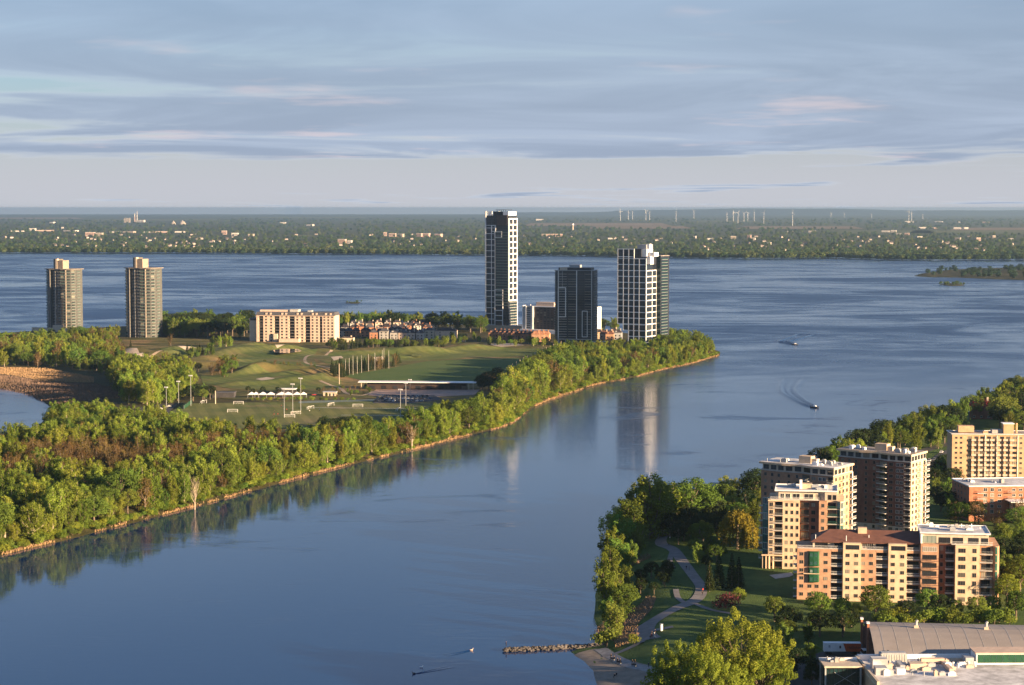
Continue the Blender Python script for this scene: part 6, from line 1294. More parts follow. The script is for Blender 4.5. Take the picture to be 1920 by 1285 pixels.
def pavilion():
    D0 = 583.0; zt = zat(D0, 1251); x0 = (1556 - 960) / F * D0; m = mpp(D0); Wg = 67 * m
    B = Bld('arena_annexe', (x0, D0, 0), R(1.0), 'arena annexe with white roofs, roof machinery and a braced glass hall', 'building')
    # glass hall
    B.box('floor_slab', 0, Wg, 0, 9, 0, .3, CONC); g = MB().box(.3, Wg - .3, .3, 8.7, .3, zt - .6); B.part('glass', g, pm('dark_teal_glass', (0.012, 0.03, 0.035), .12, .3, .5, spec=.5))
    b = MB()
    for q in (0, Wg): b.box(q - .22, q + .22, -.05, .35, 0, zt - .2); b.box(q - .22, q + .22, 8.65, 9.05, 0, zt - .2)
    b.box(-.2, Wg + .2, -.06, .3, zt - 6.1, zt - 5.6); B.part('steel_frame', b, GREYM)
    for q in range(7): B.box('mullion', Wg * (q + 1) / 8 - .05, Wg * (q + 1) / 8 + .05, .18, .32, .3, zt - .6, DFRAME)
    for q in range(4): B.box('transom', .3, Wg - .3, .2, .31, zt - 1.9 - 1.2 * q, zt - 1.82 - 1.2 * q, DFRAME)
    for s_ in (0, 1):
        a, c = (Wg * .25, Wg * .85) if s_ else (Wg * .85, Wg * .25); B.part('brace', MB().tube([(a, -.0, zt - 5.4), (c, -.0, zt - 1.6)], .07, 6), GREYM)
    B.box('roof', -.4, Wg + .4, -.4, 9.2, zt - .2, zt + .3, STONE); B.box('parapet', -.5, Wg + .5, 8.4, 9.3, zt + .3, zt + .8, WHITE)
    B.hvac(1.5, Wg - 2, 5, 7.5, zt + .3, 4, 41)
    # main flat part with units
    W2_ = 75.0; zr = zt - 1.6
    B.box('wall', Wg + 1.4, Wg + W2_, -18, 15.5, 0, zr, STONE); B.box('roof', Wg + 1.2, Wg + W2_, -18.2, 15.7, zr, zr + .3, WROOF); B.box('parapet', Wg + 1.2, Wg + 1.9, -18.2, 15.7, zr + .3, zr + 1.6, STONE); B.box('parapet', Wg + 1.9, Wg + 36, 15.0, 15.7, zr + .3, zr + 1.9, WHITE)
    r = random.Random(9)
    B.part('cooling_unit', MB().box(Wg + 8, Wg + 16, 10, 13.5, zr + .3, zr + 3.2).box(Wg + 8.4, Wg + 15.6, 10.4, 13.1, zr + 3.2, zr + 3.4), GREYM)
    for q in range(10): B.box('louvre', Wg + 8.2 + q * .78, Wg + 8.6 + q * .78, 9.9, 9.998, zr + .5, zr + 3.0, CONC)
    B.box('duct', Wg + 20, Wg + 27, 8.6, 10.4, zr + .6, zr + 2.0, PINKST); B.box('duct', Wg + 22, Wg + 33, 11, 12, zr + .5, zr + 1.5, STONE); B.box('duct', Wg + 12, Wg + 13.5, 1, 8, zr + .4, zr + 1.8, GREYM); B.box('duct', Wg + 26, Wg + 27.2, -2, 8.5, zr + .4, zr + 1.4, PINKST)
    B.box('cooling_unit', Wg + 4, Wg + 8.5, 2, 6, zr + .3, zr + 3.4, WROOF); B.box('cooling_unit', Wg + 3.5, Wg + 7, -5, -1, zr + .3, zr + 2.4, GREYM); B.box('cooling_unit', Wg + 15, Wg + 19, 1, 4.5, zr + .3, zr + 2.2, STONE); B.box('cooling_unit', Wg + 10, Wg + 12.5, -4, -1.5, zr + .3, zr + 1.9, WHITE)
    for q in range(6): cx = Wg + 14.5 + (q % 3) * 1.9; cyy = 5.6 + (q // 3) * 1.9; B.part('fan', MB().tube([(cx, cyy, zr + .3), (cx, cyy, zr + 1.2)], .75, 10), GREYM)
    for q in range(5): B.part('exhaust', MB().tube([(Wg + 29 + q * 1.6, 6 + r.uniform(-1, 1), zr + .3), (Wg + 29 + q * 1.6, 6, zr + 1.6)], .32, 8), WHITE)
    B.hvac(Wg + 4, Wg + 34, -6, 12, zr + .3, 22, 47, (GREYM, WHITE, STONE, PINKST))
    B.box('roof_box', Wg + 33, Wg + 35.5, 7, 12, zr + .3, zr + 2.6, GREYM)
    # green-glazed rooftop hall at the right
    gx = Wg + 36.5; B.box('green_hall_wall', gx, gx + 24, 8, 15.2, zr + .3, zr + 3.6, WHITE); B.box('green_hall_roof', gx - .4, gx + 24, 7.4, 15.6, zr + 3.6, zr + 4.0, PINKST)
    for q in range(12): B.box('green_pane', gx + .4 + q * 1.9, gx + 2.2 + q * 1.9, 7.9, 7.995, zr + .8, zr + 3.3, GREENP)
pavilion()
# trailer and van
def text_mesh(txt, size, mat, name='lettering'):
    c = bpy.data.curves.new(name, 'FONT'); c.body = txt; c.size = size; c.extrude = .01; c.align_x = 'LEFT'; o = bpy.data.objects.new(name, c); COL.objects.link(o); dg = bpy.context.evaluated_depsgraph_get(); me = bpy.data.meshes.new_from_object(o.evaluated_get(dg)); bpy.data.objects.remove(o); me.materials.clear(); me.materials.append(mat); return me
def wheel(mb, x, y, z, r, w, m):
    mb.loft([[(x + r * math.cos(2 * math.pi * i / 10), yy, z + r * math.sin(2 * math.pi * i / 10)) for i in range(10)] for yy in (y, y + w)], m)
ORNG = pm('orange_vinyl', (0.50, 0.10, 0.035), .5, .08, 1); TYRE = pm('tyre', (0.02, 0.02, 0.02), .9)
def trailer():
    x, y, _ = at(1545, 1229, GZ); m = mpp(y); L = 70 * m; z = zB(x, y) + .15; o = empty('box_trailer', (x, y, z), R(-1), 'white box trailer with orange rear half parked by the trees', 'trailer')
    b = MB().box(0, L, 0, 2.6, 1.05, 3.75); b.ob('body', o, WHITE); MB().box(-.05, L + .05, -.05, 2.65, 3.75, 3.85).ob('roof', o, WHITE)
    MB().poly([(L * .52, -.006, 3.7), (L * .595, -.006, 1.1), (L, -.006, 1.1), (L, -.006, 3.7)][::-1]).ob('orange_panel', o, ORNG); MB().box(L * .02, L * .98, -.03, -.001, 1.0, 1.12).ob('skirt', o, DGREY)
    t = ob('lettering', text_mesh('HaDuLee', 1.15, DGREY), o, (L * .63, -.02, 2.1)); t.rotation_euler = (R(90), 0, 0)
    MB().box(L * .415, L * .46, -.02, -.001, 2.15, 3.0).ob('emblem', o, DGREY); MB().box(L * .12, L * .17, -.02, -.001, 2.4, 3.2).ob('emblem', o, GREYM)
    for q in (.1, .17, .78, .86):
        w = MB(); wheel(w, L * q, .1, .5, .5, .35, 0); wheel(w, L * q, 2.15, .5, .5, .35, 0); w.ob('wheel', o, TYRE)
    MB().box(.3, L - .3, .5, 2.1, .7, 1.04).ob('chassis', o, DGREY)
trailer()
def car_mesh(col, kind='car'):
    def mk():
        b = MB(); L, Wd = (4.5, 1.8) if kind == 'car' else (5.6, 2.0); h1, h2 = (.85, 1.45) if kind == 'car' else (1.1, 2.1)
        pr = [(-L / 2, .35), (-L / 2, .75), (-L * .28, h1), (L * .44, h1), (L / 2, .7), (L / 2, .35)]; y0, y1 = -Wd / 2, Wd / 2
        b.loft([[(p[0], y0, p[1]) for p in pr], [(p[0], y1, p[1]) for p in pr]], 0)
        r0 = (-L * .20, L * .38) if kind == 'car' else (-L * .30, L * .48); r1 = (-L * .06, L * .26) if kind == 'car' else (-L * .20, L * .46)
        b.loft([[(r0[0], y0 + .06, h1), (r0[1], y0 + .06, h1), (r0[1], y1 - .06, h1), (r0[0], y1 - .06, h1)], [(r1[0], y0 + .2, h2), (r1[1], y0 + .2, h2), (r1[1], y1 - .2, h2), (r1[0], y1 - .2, h2)]], 1)
        b.box(r1[0] + .02, r1[1] - .02, y0 + .22, y1 - .22, h2 - .02, h2 + .04, 0)
        for wx in (-L * .31, L * .31): wheel(b, wx, y0 - .02, .33, .33, .22, 2); wheel(b, wx, y1 - .2, .33, .33, .22, 2)
        return b.mesh('car', col, GLASS, TYRE)
    return cached(('car', col.name, kind), mk)
CARC = [pm('car_paint_' + n, c, .3, .02, 1, spec=.5) for n, c in (('white', (.75, .75, .74)), ('black', (.02, .02, .022)), ('silver', (.45, .46, .47)), ('blue', (.04, .08, .2)), ('red', (.4, .03, .03)), ('grey', (.16, .165, .17)))]; CN = ['white', 'black', 'silver', 'blue', 'red', 'grey']
def car(px, py, zref, zf, ci, rz, label, group, kind='car'):
    x, y, _ = at(px, py, zref); o = ob('parked_car' if kind == 'car' else 'parked_van', car_mesh(CARC[ci], kind), None, (x, y, zf(x, y) + .2), rz); tag(o, label, 'car' if kind == 'car' else 'van', group)
n = 0
for rw, (pa, pb, py, k) in enumerate(((713, 800, 744.5, 11), (708, 806, 749, 13), (704, 800, 753.5, 12))):
    for q in range(k):
        if rng.random() < .15: continue
        n += 1; ci = rng.choice((0, 1, 1, 2, 3, 5, 5)); car(pa + (pb - pa) * q / (k - 1), py, IZ, zI, ci, R(80 + rng.uniform(-4, 4)), '%s car in the range parking lot, %s row, %s from the left' % (CN[ci], ('back', 'middle', 'front')[rw], ORD(q + 1)), 'cars in the range parking lot')
for q in range(11):
    ci = rng.choice((0, 1, 2, 5, 0)); car(240 + q * 7.5, 790 - q * 2.6, IZ, zI, ci, R(35), '%s car in the lot beside the lagoon woods, %s from the left' % (CN[ci], ORD(q + 1)), 'cars beside the lagoon woods')
for q, (px, py, ci) in enumerate([(1742, 866, 0), (1752, 864, 5), (1762, 861, 0), (1771, 858, 2), (1779, 855, 0), (1765, 850, 0)]): car(px, py, GZ, zB, ci, R(70), '%s car in the lot behind the brown tower, %s from the left' % (CN[ci], ORD(q + 1)), 'cars behind the brown tower')
car(590, 742, IZ, zI, 4, R(5), 'red car parked right of the white tents', None); x, y, _ = at(1622, 1232, GZ); o = ob('parked_van', car_mesh(CARC[0], 'van'), None, (x, y, zB(x, y) + .2), R(95)); tag(o, 'white van parked against the arena side wall', 'van')
x, y, _ = at(1410, 1296, GZ); z = zB(x, y); o = empty('delivery_truck', (x, y, z), R(88), 'white delivery truck with red edge at the bottom of the picture', 'truck'); MB().box(-3.5, 3, -1.2, 1.2, .9, 3.6).ob('cargo_box', o, WHITE); MB().box(3.05, 4.8, -1.1, 1.1, .6, 2.7).ob('cab', o, WHITE); MB().box(-3.6, -3.5, -1.25, 1.25, .8, 3.7).ob('rear_frame', o, pm('red_paint', (.5, .03, .03), .4))
MB().box(-3.62, -3.601, -.15, .15, 1.4, 3.2).ob('door_gap', o, DGREY)
for q in (-2.4, 3.6): w = MB(); wheel(w, q, -1.2, .45, .45, .3, 0); wheel(w, q, .9, .45, .45, .3, 0); w.ob('wheel', o, TYRE)
# ================================================================== driving range, field furniture
def range_canopy():
    x, y, _ = at(674, 731, IZ); m = mpp(y); L = 220 * m; o = empty('range_canopy', (x, y, zI(x, y)), R(-1.5), 'long low driving range shelter with flat white roof', 'building'); MB().loft([[(-1, -2, 6.0), (L, -2, 5.6), (L, 11, 5.6), (-1, 11, 6.0)], [(-1, -2, 6.5), (L, -2, 6.1), (L, 11, 6.1), (-1, 11, 6.5)]]).ob('roof', o, WHITE); MB().box(6, L - 8, 3, 9, -1, 5.58).ob('wall', o, pm('dark_timber', (.045, .03, .026), .8))
    for q in range(9): MB().box(8 + q * (L - 20) / 8, 12 + q * (L - 20) / 8, 2.9, 2.997, .3, 3).ob('window', o, GLASS)
    for q in (1.5, L - 6, L - 2.5): MB().box(q - .3, q + .3, 0, .6, -1, 5.59).ob('column', o, STONE)
range_canopy()
def shed(px, py, w, d, h, wall, roof, label):
    x, y, _ = at(px, py, IZ); o = empty('shed', (x, y, zI(x, y) - .2), R(-4), label, 'shed'); MB().box(0, w, 0, d, 0, h).ob('wall', o, wall); MB().box(-.4, w + .4, -.5, d + .4, h, h + .5).ob('roof', o, roof)
    for q in range(3): MB().box(w * (.15 + .3 * q), w * (.15 + .3 * q) + 1.4, -.03, -.002, .1, 2.4).ob('door', o, DGREY)
shed(398, 746, 17, 8, 4, DGREY, SLATE, 'dark maintenance shed among trees left of the tents'); shed(520, 738, 14, 7, 3.4, DGREY, WHITE, 'flat-roofed kiosk behind the white tents'); shed(606, 743, 10, 6, 3.2, STONE, GREYM, 'grey storage hut right of the white tents')
def tent(px, py, w, label):
    x, y, _ = at(px, py, IZ); o = empty('tent', (x, y, zI(x, y)), 0, label, 'tent', 'white tents by the field'); h = 2.6; MB().loft([[(-w / 2, -w / 2, h), (w / 2, -w / 2, h), (w / 2, w / 2, h), (-w / 2, w / 2, h)], [(-.1, -.1, h + 1.9), (.1, -.1, h + 1.9), (.1, .1, h + 1.9), (-.1, .1, h + 1.9)]]).ob('canopy', o, WHITE)
    for a in (-1, 1):
        for b in (-1, 1): MB().tube([(a * w * .46, b * w * .46, -.3), (a * w * .46, b * w * .46, h)], .08, 5).ob('pole', o, GREYM)
for q, (px, w) in enumerate([(472, 6), (480, 5), (493, 7), (508, 6.5), (528, 8), (540, 8), (557, 6), (569, 5)]): tent(px, 746, w, 'white peaked tent behind the soccer field, %s from the left' % ORD(q + 1))
def mast(px, py, hpx, label, thick=.12, head=True, mat=GREYM, grp='floodlight masts', name='floodlight_mast', cat='mast'):
    x, y, _ = at(px, py, IZ); m = mpp(y); h = hpx * m; o = empty(name, (x, y, zI(x, y) - .3), R(-20), label, cat, grp); MB().tube([(0, 0, 0), (0, 0, h)], [thick * 1.3, thick], 7).ob('pole', o, mat)
    if head:
        MB().box(-1.4, 1.4, -.1, .1, h - .3, h - .1).ob('crossarm', o, mat)
        for q in (-1.1, 0, 1.1): MB().box(q - .38, q + .38, -.5, -.12, h - .1, h + .7).ob('floodlight', o, WHITE)
for q, (px, py, hp) in enumerate([(312, 762, 36), (335, 759, 44), (358, 762, 58), (533, 783, 54), (549, 778, 58), (564, 771, 62), (751, 790, 60), (761, 762, 44), (769, 744, 32)]): mast(px, py, hp, 'tall floodlight mast round the soccer field, %s from the left' % ORD(q + 1), .13)
mast(636, 722, 40, 'thick pale wooden pole at the left end of the net line', .33, False, PBARK, None, 'timber_pole', 'pole'); mast(404, 758, 26, 'thick pale pole left of the tents', .3, False, STONE, None, 'timber_pole', 'pole')
for q, (px, py, hp) in enumerate([(648, 708, 34), (655, 705, 34), (662, 704, 38), (670, 702, 34), (678, 700, 34), (691, 697, 34), (703, 695, 34), (717, 692, 36), (720, 692, 40), (729, 692, 36)]): mast(px, py, hp, 'net pole before the pine screen, %s from the left' % ORD(q + 1), .14, False, CONC, 'left net poles', 'net_pole', 'pole')
for q in range(17):
    t = q / 16; px = 940 + 112 * t; py = 736 - 76 * t ** .8; mast(px, py, 38 - 17 * t, 'net pole right of the driving range, %s going away' % ORD(q + 1), .16, False, STONE, 'right net poles', 'net_pole', 'pole')
def goal(px, py, rz, label):
    x, y, _ = at(px, py, IZ); o = empty('soccer_goal', (x, y, zI(x, y)), rz, label, 'goal', 'soccer goals'); w, h = 3.66, 2.44; b = MB()
    for a in (-w, w): b.tube([(a, 0, -.2), (a, 0, h)], .09, 5)
    b.tube([(-w, 0, h), (w, 0, h)], .09, 5); b.ob('frame', o, WHITE); n_ = MB()
    for q in range(13): u = -w + 2 * w * q / 12; n_.tube([(u, 0, h - .1), (u, 1.2, h - .1), (u, 1.9, 0)], .025, 3)
    for q in range(5): n_.tube([(-w, 1.2 + .7 * (1 - q / 4.5), .1 + q * .55), (w, 1.2 + .7 * (1 - q / 4.5), .1 + q * .55)], .025, 3)
    n_.ob('net', o, WRAIL)
for q, (px, py, a) in enumerate([(383, 757, 70), (447, 759, 0), (436, 774, 0), (543, 784, 0), (583, 768, 60), (621, 762, 60), (671, 764, 0), (748, 771, 75), (555, 778, 30)]): goal(px, py, R(a), 'white soccer goal on the field, %s from the left' % ORD(sorted([383, 447, 436, 543, 583, 621, 671, 748, 555]).index(px) + 1))
# fence by the field
x, y, _ = at(345, 768, IZ); x2, y2, _ = at(360, 757, IZ); o = empty('field_fence', (x, y, zI(x, y)), 0, 'green mesh fence at the left corner of the soccer field', 'fence'); MB().loft([[(0, 0, 0), (x2 - x, y2 - y, 0), (x2 - x + .05, y2 - y, 0), (.05, 0, 0)], [(0, 0, 3), (x2 - x, y2 - y, 3), (x2 - x + .05, y2 - y, 3), (.05, 0, 3)]]).ob('mesh_panel', o, GREENP)
for q in range(6): MB().tube([((x2 - x) * q / 5, (y2 - y) * q / 5 - .08, -.3), ((x2 - x) * q / 5, (y2 - y) * q / 5 - .08, 3.2)], .07, 5).ob('post', o, GREYM)
# ================================================================== people
SKIN = pm('skin', (.45, .27, .19), .7); HAIR = pm('hair', (.03, .022, .018), .8)
def person_mesh(key, shirt, pants, pose):
    def mk():
        J = {}; E = []
        def v(n, p, r): J[n] = (p, r)
        hip = .92 if pose != 'sit' else .52
        v('pel', (0, 0, hip), (.16, .12)); v('ab', (0, 0, hip + .18), (.145, .11)); v('ch', (0, 0, hip + .40), (.18, .12)); v('nk', (0, -.01, hip + .56), (.06, .06)); v('hd', (0, -.02, hip + .66), (.095, .105)); v('tp', (0, -.02, hip + .82), (.075, .085))
        E += [('pel', 'ab'), ('ab', 'ch'), ('ch', 'nk'), ('nk', 'hd'), ('hd', 'tp')]
        for s, t in ((-1, 'l'), (1, 'r')):
            st = {'stand': 0, 'walk': .26 * s, 'sit': 0}[pose]
            v(t + 'sh', (s * .19, 0, hip + .46), (.065, .065)); v(t + 'el', (s * .25, st * .5 + .02, hip + .2), (.048, .048)); v(t + 'wr', (s * .24, st - .06, hip - .02), (.036, .036)); v(t + 'hn', (s * .235, st - .09, hip - .12), (.03, .045))
            E += [('ch', t + 'sh'), (t + 'sh', t + 'el'), (t + 'el', t + 'wr'), (t + 'wr', t + 'hn')]
            if pose == 'sit': v(t + 'hp', (s * .1, -.05, hip - .02), (.09, .09)); v(t + 'kn', (s * .12, -.46, hip - .02), (.065, .065)); v(t + 'an', (s * .12, -.44, .08), (.042, .042)); v(t + 'ft', (s * .12, -.6, .04), (.04, .035))
            else: v(t + 'hp', (s * .1, 0, hip - .1), (.095, .1)); v(t + 'kn', (s * .105, -st * .6 - .03, .5), (.065, .065)); v(t + 'an', (s * .105, -st * 1.2 + .03, .08), (.042, .042)); v(t + 'ft', (s * .11, -st * 1.2 - .14, .04), (.04, .035))
            E += [('pel', t + 'hp'), (t + 'hp', t + 'kn'), (t + 'kn', t + 'an'), (t + 'an', t + 'ft')]
        nm = list(J); me = bpy.data.meshes.new('person_cage'); me.from_pydata([J[a][0] for a in nm], [(nm.index(a), nm.index(b)) for a, b in E], [])
        o = bpy.data.objects.new('person_cage', me); COL.objects.link(o); o.modifiers.new('s', 'SKIN'); sv = me.skin_vertices[0].data
        for i, a in enumerate(nm): sv[i].radius = J[a][1]
        sv[0].use_root = True; sd = o.modifiers.new('d', 'SUBSURF'); sd.levels = 1; sd.render_levels = 1
        dg = bpy.context.evaluated_depsgraph_get(); out = bpy.data.meshes.new_from_object(o.evaluated_get(dg)); bpy.data.objects.remove(o)
        out.materials.clear()
        for m_ in (shirt, pants, SKIN, HAIR): out.materials.append(m_)
        for p in out.polygons:
            c = p.center; z = c.z - hip
            p.material_index = 3 if (z > .74 or (z > .62 and c.y > .02)) else 2 if (z > .54 or (abs(c.x) > .2 and z < .1 and z > -.25 and abs(c.x) < .32 and c.z > hip - .2 and pose != 'x')) else 0 if z > 0 else 1
        return out
    return cached(('person', key), mk)
CL = [pm('cloth_' + n, c, .9) for n, c in (('navy', (.02, .025, .05)), ('black', (.015, .015, .015)), ('white', (.7, .7, .68)), ('red', (.4, .04, .04)), ('grey', (.14, .14, .15)), ('blue', (.06, .13, .32)))]
PM = [person_mesh(k, CL[a], CL[b], p) for k, (a, b, p) in enumerate([(0, 1, 'stand'), (1, 0, 'walk'), (2, 0, 'walk'), (3, 1, 'walk'), (1, 1, 'sit'), (5, 1, 'stand')])]
CW = ['navy top', 'black jacket', 'white top', 'red shirt', 'black clothes', 'blue top']
def person(px, py, k, zf, zref, rz, label, group=None, s=1.0, z=None):
    x, y, _ = at(px, py, zref); o = ob('person', PM[k], None, (x, y, zf(x, y) + .14 if z is None else z), rz); o.scale = (s, s, s); tag(o, label, 'person', group); return o
for q, (px, py, k) in enumerate([(1287, 1071, 1), (1292, 1072, 0), (1256, 1015, 2), (1254, 1026, 1), (1318, 1114, 3), (1317, 1120, 1)]): person(px, py, k, zB, 4.5, rng.uniform(0, 6), 'person in a %s walking on the park path, %s from the far end' % (CW[k], ORD(sorted([1015, 1026, 1071, 1072, 1114, 1120]).index(py) + 1)), 'people on the park path')
for q in range(7): px = 1217 + rng.uniform(0, 12); person(px, 1182 + q * 2.4, q % 4, zB, 4.5, rng.uniform(0, 6), 'person standing in the group on the path plaza, %s from the back' % ORD(q + 1), 'people on the path plaza')
for q, (px, py, k) in enumerate([(1146, 1229, 4), (1152, 1233, 4), (1158, 1237, 4), (1163, 1239, 4), (1186, 1244, 4), (1191, 1245, 4), (1216, 1257, 0), (1152, 1264, 4), (1156, 1262, 4), (1210, 1276, 4)]): person(px, py, k, zB, 2.0, R(-30), 'person in dark clothes at the beach, %s from the left' % ORD(q + 1), 'people at the beach')
for q in range(12):
    px, py = rng.uniform(470, 610), rng.uniform(764, 786); person(px, py, rng.choice((2, 3, 5, 1)), zI, IZ, rng.uniform(0, 6), 'soccer player on the field, %s to be named from the left' % ORD(q + 1), 'soccer players', 1.0)
pl = sorted([o for o in COL.objects if o.get('group') == 'soccer players'], key=lambda o: o.location.x / o.location.y)
for q, o in enumerate(pl): o['label'] = 'player on the soccer field, %s from the left' % ORD(q + 1)
def bench(px, py, rz, i):
    x, y, _ = at(px, py, 2.5); o = empty('bench', (x, y, zB(x, y) + .15), rz, 'dark bench on the beach promenade, %s from the jetty' % ORD(i), 'bench', 'promenade benches'); MB().box(-.9, .9, -.25, .25, .42, .48).ob('seat', o, DGREY); MB().box(-.9, .9, .25, .3, .48, .95).ob('backrest', o, DGREY)
    for q in (-.7, .7): MB().box(q - .05, q + .05, -.2, .28, 0, .42).ob('leg', o, GREYM)
for i, (px, py) in enumerate([(1148, 1231), (1160, 1238), (1188, 1247)]): bench(px, py, R(-32), i + 1)
x, y, _ = at(1240, 1178, 4.5); o = empty('information_post', (x, y, zB(x, y)), 0, 'short white post beside the park path', 'post'); MB().prism([(.5 * math.cos(t), .5 * math.sin(t)) for t in np.linspace(0, 6.28, 9)[:-1]], 0, 2.2).ob('shaft', o, WHITE); MB().prism([(.6 * math.cos(t), .6 * math.sin(t)) for t in np.linspace(0, 6.28, 9)[:-1]], 2.2, 2.4).ob('cap', o, GREYM)
# ================================================================== jetty of boulders
def boulder(seed):
    r = np.random.default_rng(seed); bm = bmesh.new(); bmesh.ops.create_icosphere(bm, subdivisions=1, radius=1)
    for v in bm.verts: v.co *= r.uniform(.7, 1.2); v.co.z *= .7
    me = bpy.data.meshes.new('boulder'); bm.to_mesh(me); bm.free(); me.materials.append(ROCK); return me
BO = [boulder(i) for i in range(6)]
x0, y0, _ = at(944, 1221, 0); x1, y1, _ = at(1122, 1213, 0)
jo = empty('stone_jetty', (x0, y0, 0), 0, 'jetty of dark boulders reaching out from the beach', 'jetty'); core = MB(); n_ = 24; core.loft([[(t * (x1 - x0), t * (y1 - y0) - 2.2, -1), (t * (x1 - x0), t * (y1 - y0) + 2.2, -1), (t * (x1 - x0), t * (y1 - y0) + .8, .55), (t * (x1 - x0), t * (y1 - y0) - .8, .55)] for t in np.linspace(0, 1, n_)]); core.ob('core', jo, ROCK)
for i in range(290):
    t = rng.random(); off = rng.uniform(-1, 1); b = ob('boulder', rng.choice(BO), jo, (t * (x1 - x0), t * (y1 - y0) + off * 2.0, .75 * (1 - off * off) + rng.uniform(-.1, .25))); s_ = rng.uniform(.32, .72); b.scale = (s_ * rng.uniform(.8, 1.3), s_, s_); b.rotation_euler = (rng.uniform(-.4, .4), rng.uniform(-.4, .4), rng.uniform(0, 6))
person(949, 1219, 0, zB, 0, R(120), 'person standing on the tip of the boulder jetty', None, 1.0, 1.25)
for i in range(22):
    px, py = rng.uniform(1118, 1136), rng.uniform(1190, 1212); x, y, _ = at(px, py, .3); b = ob('boulder', rng.choice(BO), None, (x, y, max(.1, zB(x, y)))); s_ = rng.uniform(.4, 1.0); b.scale = (s_, s_, s_); tag(b, 'grey boulder', 'boulder', 'shore boulders')
for i, b in enumerate(sorted([o for o in COL.objects if o.get('group') == 'shore boulders'], key=lambda o: o.location.y)): b['label'] = 'grey boulder on the shore above the jetty, %s going away' % ORD(i + 1)
# ================================================================== boats, wakes, birds
def boat(px, py, rz, label):
    x, y, _ = at(px, py, 0); o = empty('motorboat', (x, y, 0), rz, label, 'boat'); L = 7.0
    def ring(u, w, zt, zb): return [(u, -w, zt), (u, -w * .75, zb), (u, w * .75, zb), (u, w, zt)]
    MB().loft([ring(-L / 2, 1.15, .95, -.2), ring(0, 1.25, 1.0, -.3), ring(L * .3, .85, 1.15, -.2), ring(L * .5, .08, 1.35, .5)]).ob('hull', o, pm('dark_hull', (.05, .06, .08), .4)); MB().loft([[(-1.0, -.8, 1.0), (1.3, -.7, 1.0), (1.3, .7, 1.0), (-1.0, .8, 1.0)], [(-.9, -.65, 1.9), (.5, -.6, 1.9), (.5, .6, 1.9), (-.9, .65, 1.9)]]).ob('cabin', o, WHITE); MB().box(-L / 2 - .5, -L / 2, -.25, .25, -.1, 1.2).ob('outboard_motor', o, DGREY); return o
def wake(path, w0, w1, label, AMP=.8):
    """two diverging ridges of water behind a boat plus short cross waves"""
    C = smooth_line([at(p[0], p[1], 0)[:2] for p in path], 14); T = np.gradient(C, axis=0); T /= np.linalg.norm(T, axis=1)[:, None]; Nn = np.column_stack([-T[:, 1], T[:, 0]]); n = len(C); cols = 25; V = []; Fc = []
    for i in range(n):
        t = i / (n - 1); w = w0 + (w1 - w0) * t; amp = AMP * (1 - t) ** .6 * min(1, .25 + t * 8)
        for j in range(cols):
            u = j / (cols - 1) * 2 - 1; h = amp * (math.exp(-((abs(u) - .62) / .14) ** 2) + .55 * math.exp(-((abs(u) - .25) / .12) ** 2) * math.sin(i * 1.7 + u * 6)) * (1 - abs(u) ** 8)
            p = C[i] + Nn[i] * u * w; V.append((p[0], p[1], .03 + h))
    for i in range(n - 1):
        for j in range(cols - 1): a = i * cols + j; Fc.append((a, a + 1, a + cols + 1, a + cols))
    o = ob('boat_wake', pydata('boat_wake', V, Fc, [WATER], None, True)); tag(o, label, 'wake', None, 'stuff')
boat(1491, 647, R(-25), 'small motorboat with white cabin in the channel, the farther one'); wake([(1489, 646.6), (1476, 643), (1470, 641), (1485, 636), (1505, 629), (1512, 627)], 4, 17, 'curved wake behind the farther motorboat', 1.7)
boat(1528, 765, R(-38), 'small dark motorboat, the nearer one, below its curling wake'); wake([(1526, 764), (1510, 757), (1495, 748), (1482, 738), (1478, 728), (1484, 716), (1492, 707)], 3, 15, 'curling wake behind the nearer motorboat', 1.2)
def duck(px, py, mat, label, rz):
    x, y, _ = at(px, py, 0); o = empty('water_bird', (x, y, 0), rz, label, 'bird', None); o.scale = (1.6,) * 3
    b = MB(); b.loft([[(-.42, 0, .2)] * 6] + [[(u, w * math.cos(a), .13 + h * math.sin(a)) for a in np.linspace(0, 6.283, 7)[:-1]] for u, w, h in ((-.25, .13, .12), (0, .19, .17), (.22, .14, .14))] + [[(.34, .02 * math.cos(a), .2 + .02 * math.sin(a)) for a in np.linspace(0, 6.283, 7)[:-1]]]); b.tube([(.2, 0, .2), (.3, 0, .42), (.36, 0, .52)], [.08, .055, .075], 6); b.tube([(.38, 0, .52), (.52, 0, .49)], [.03, .012], 5); b.ob('body', o, mat)
duck(884, 1220, PINKST, 'tan water bird swimming left of the jetty tip, trailing a wake', R(10)); duck(790, 1252, WHITE, 'white water bird on the dark water near the bottom edge', R(-20)); duck(776, 1264, DGREY, 'dark water bird below the white one', R(190))
wake([(883, 1220), (860, 1225), (835, 1229)], .4, 2.0, 'thin wake behind the tan water bird', .15); wake([(779, 1264), (810, 1258), (845, 1250)], .4, 2.2, 'thin wake behind the dark water bird', .15)
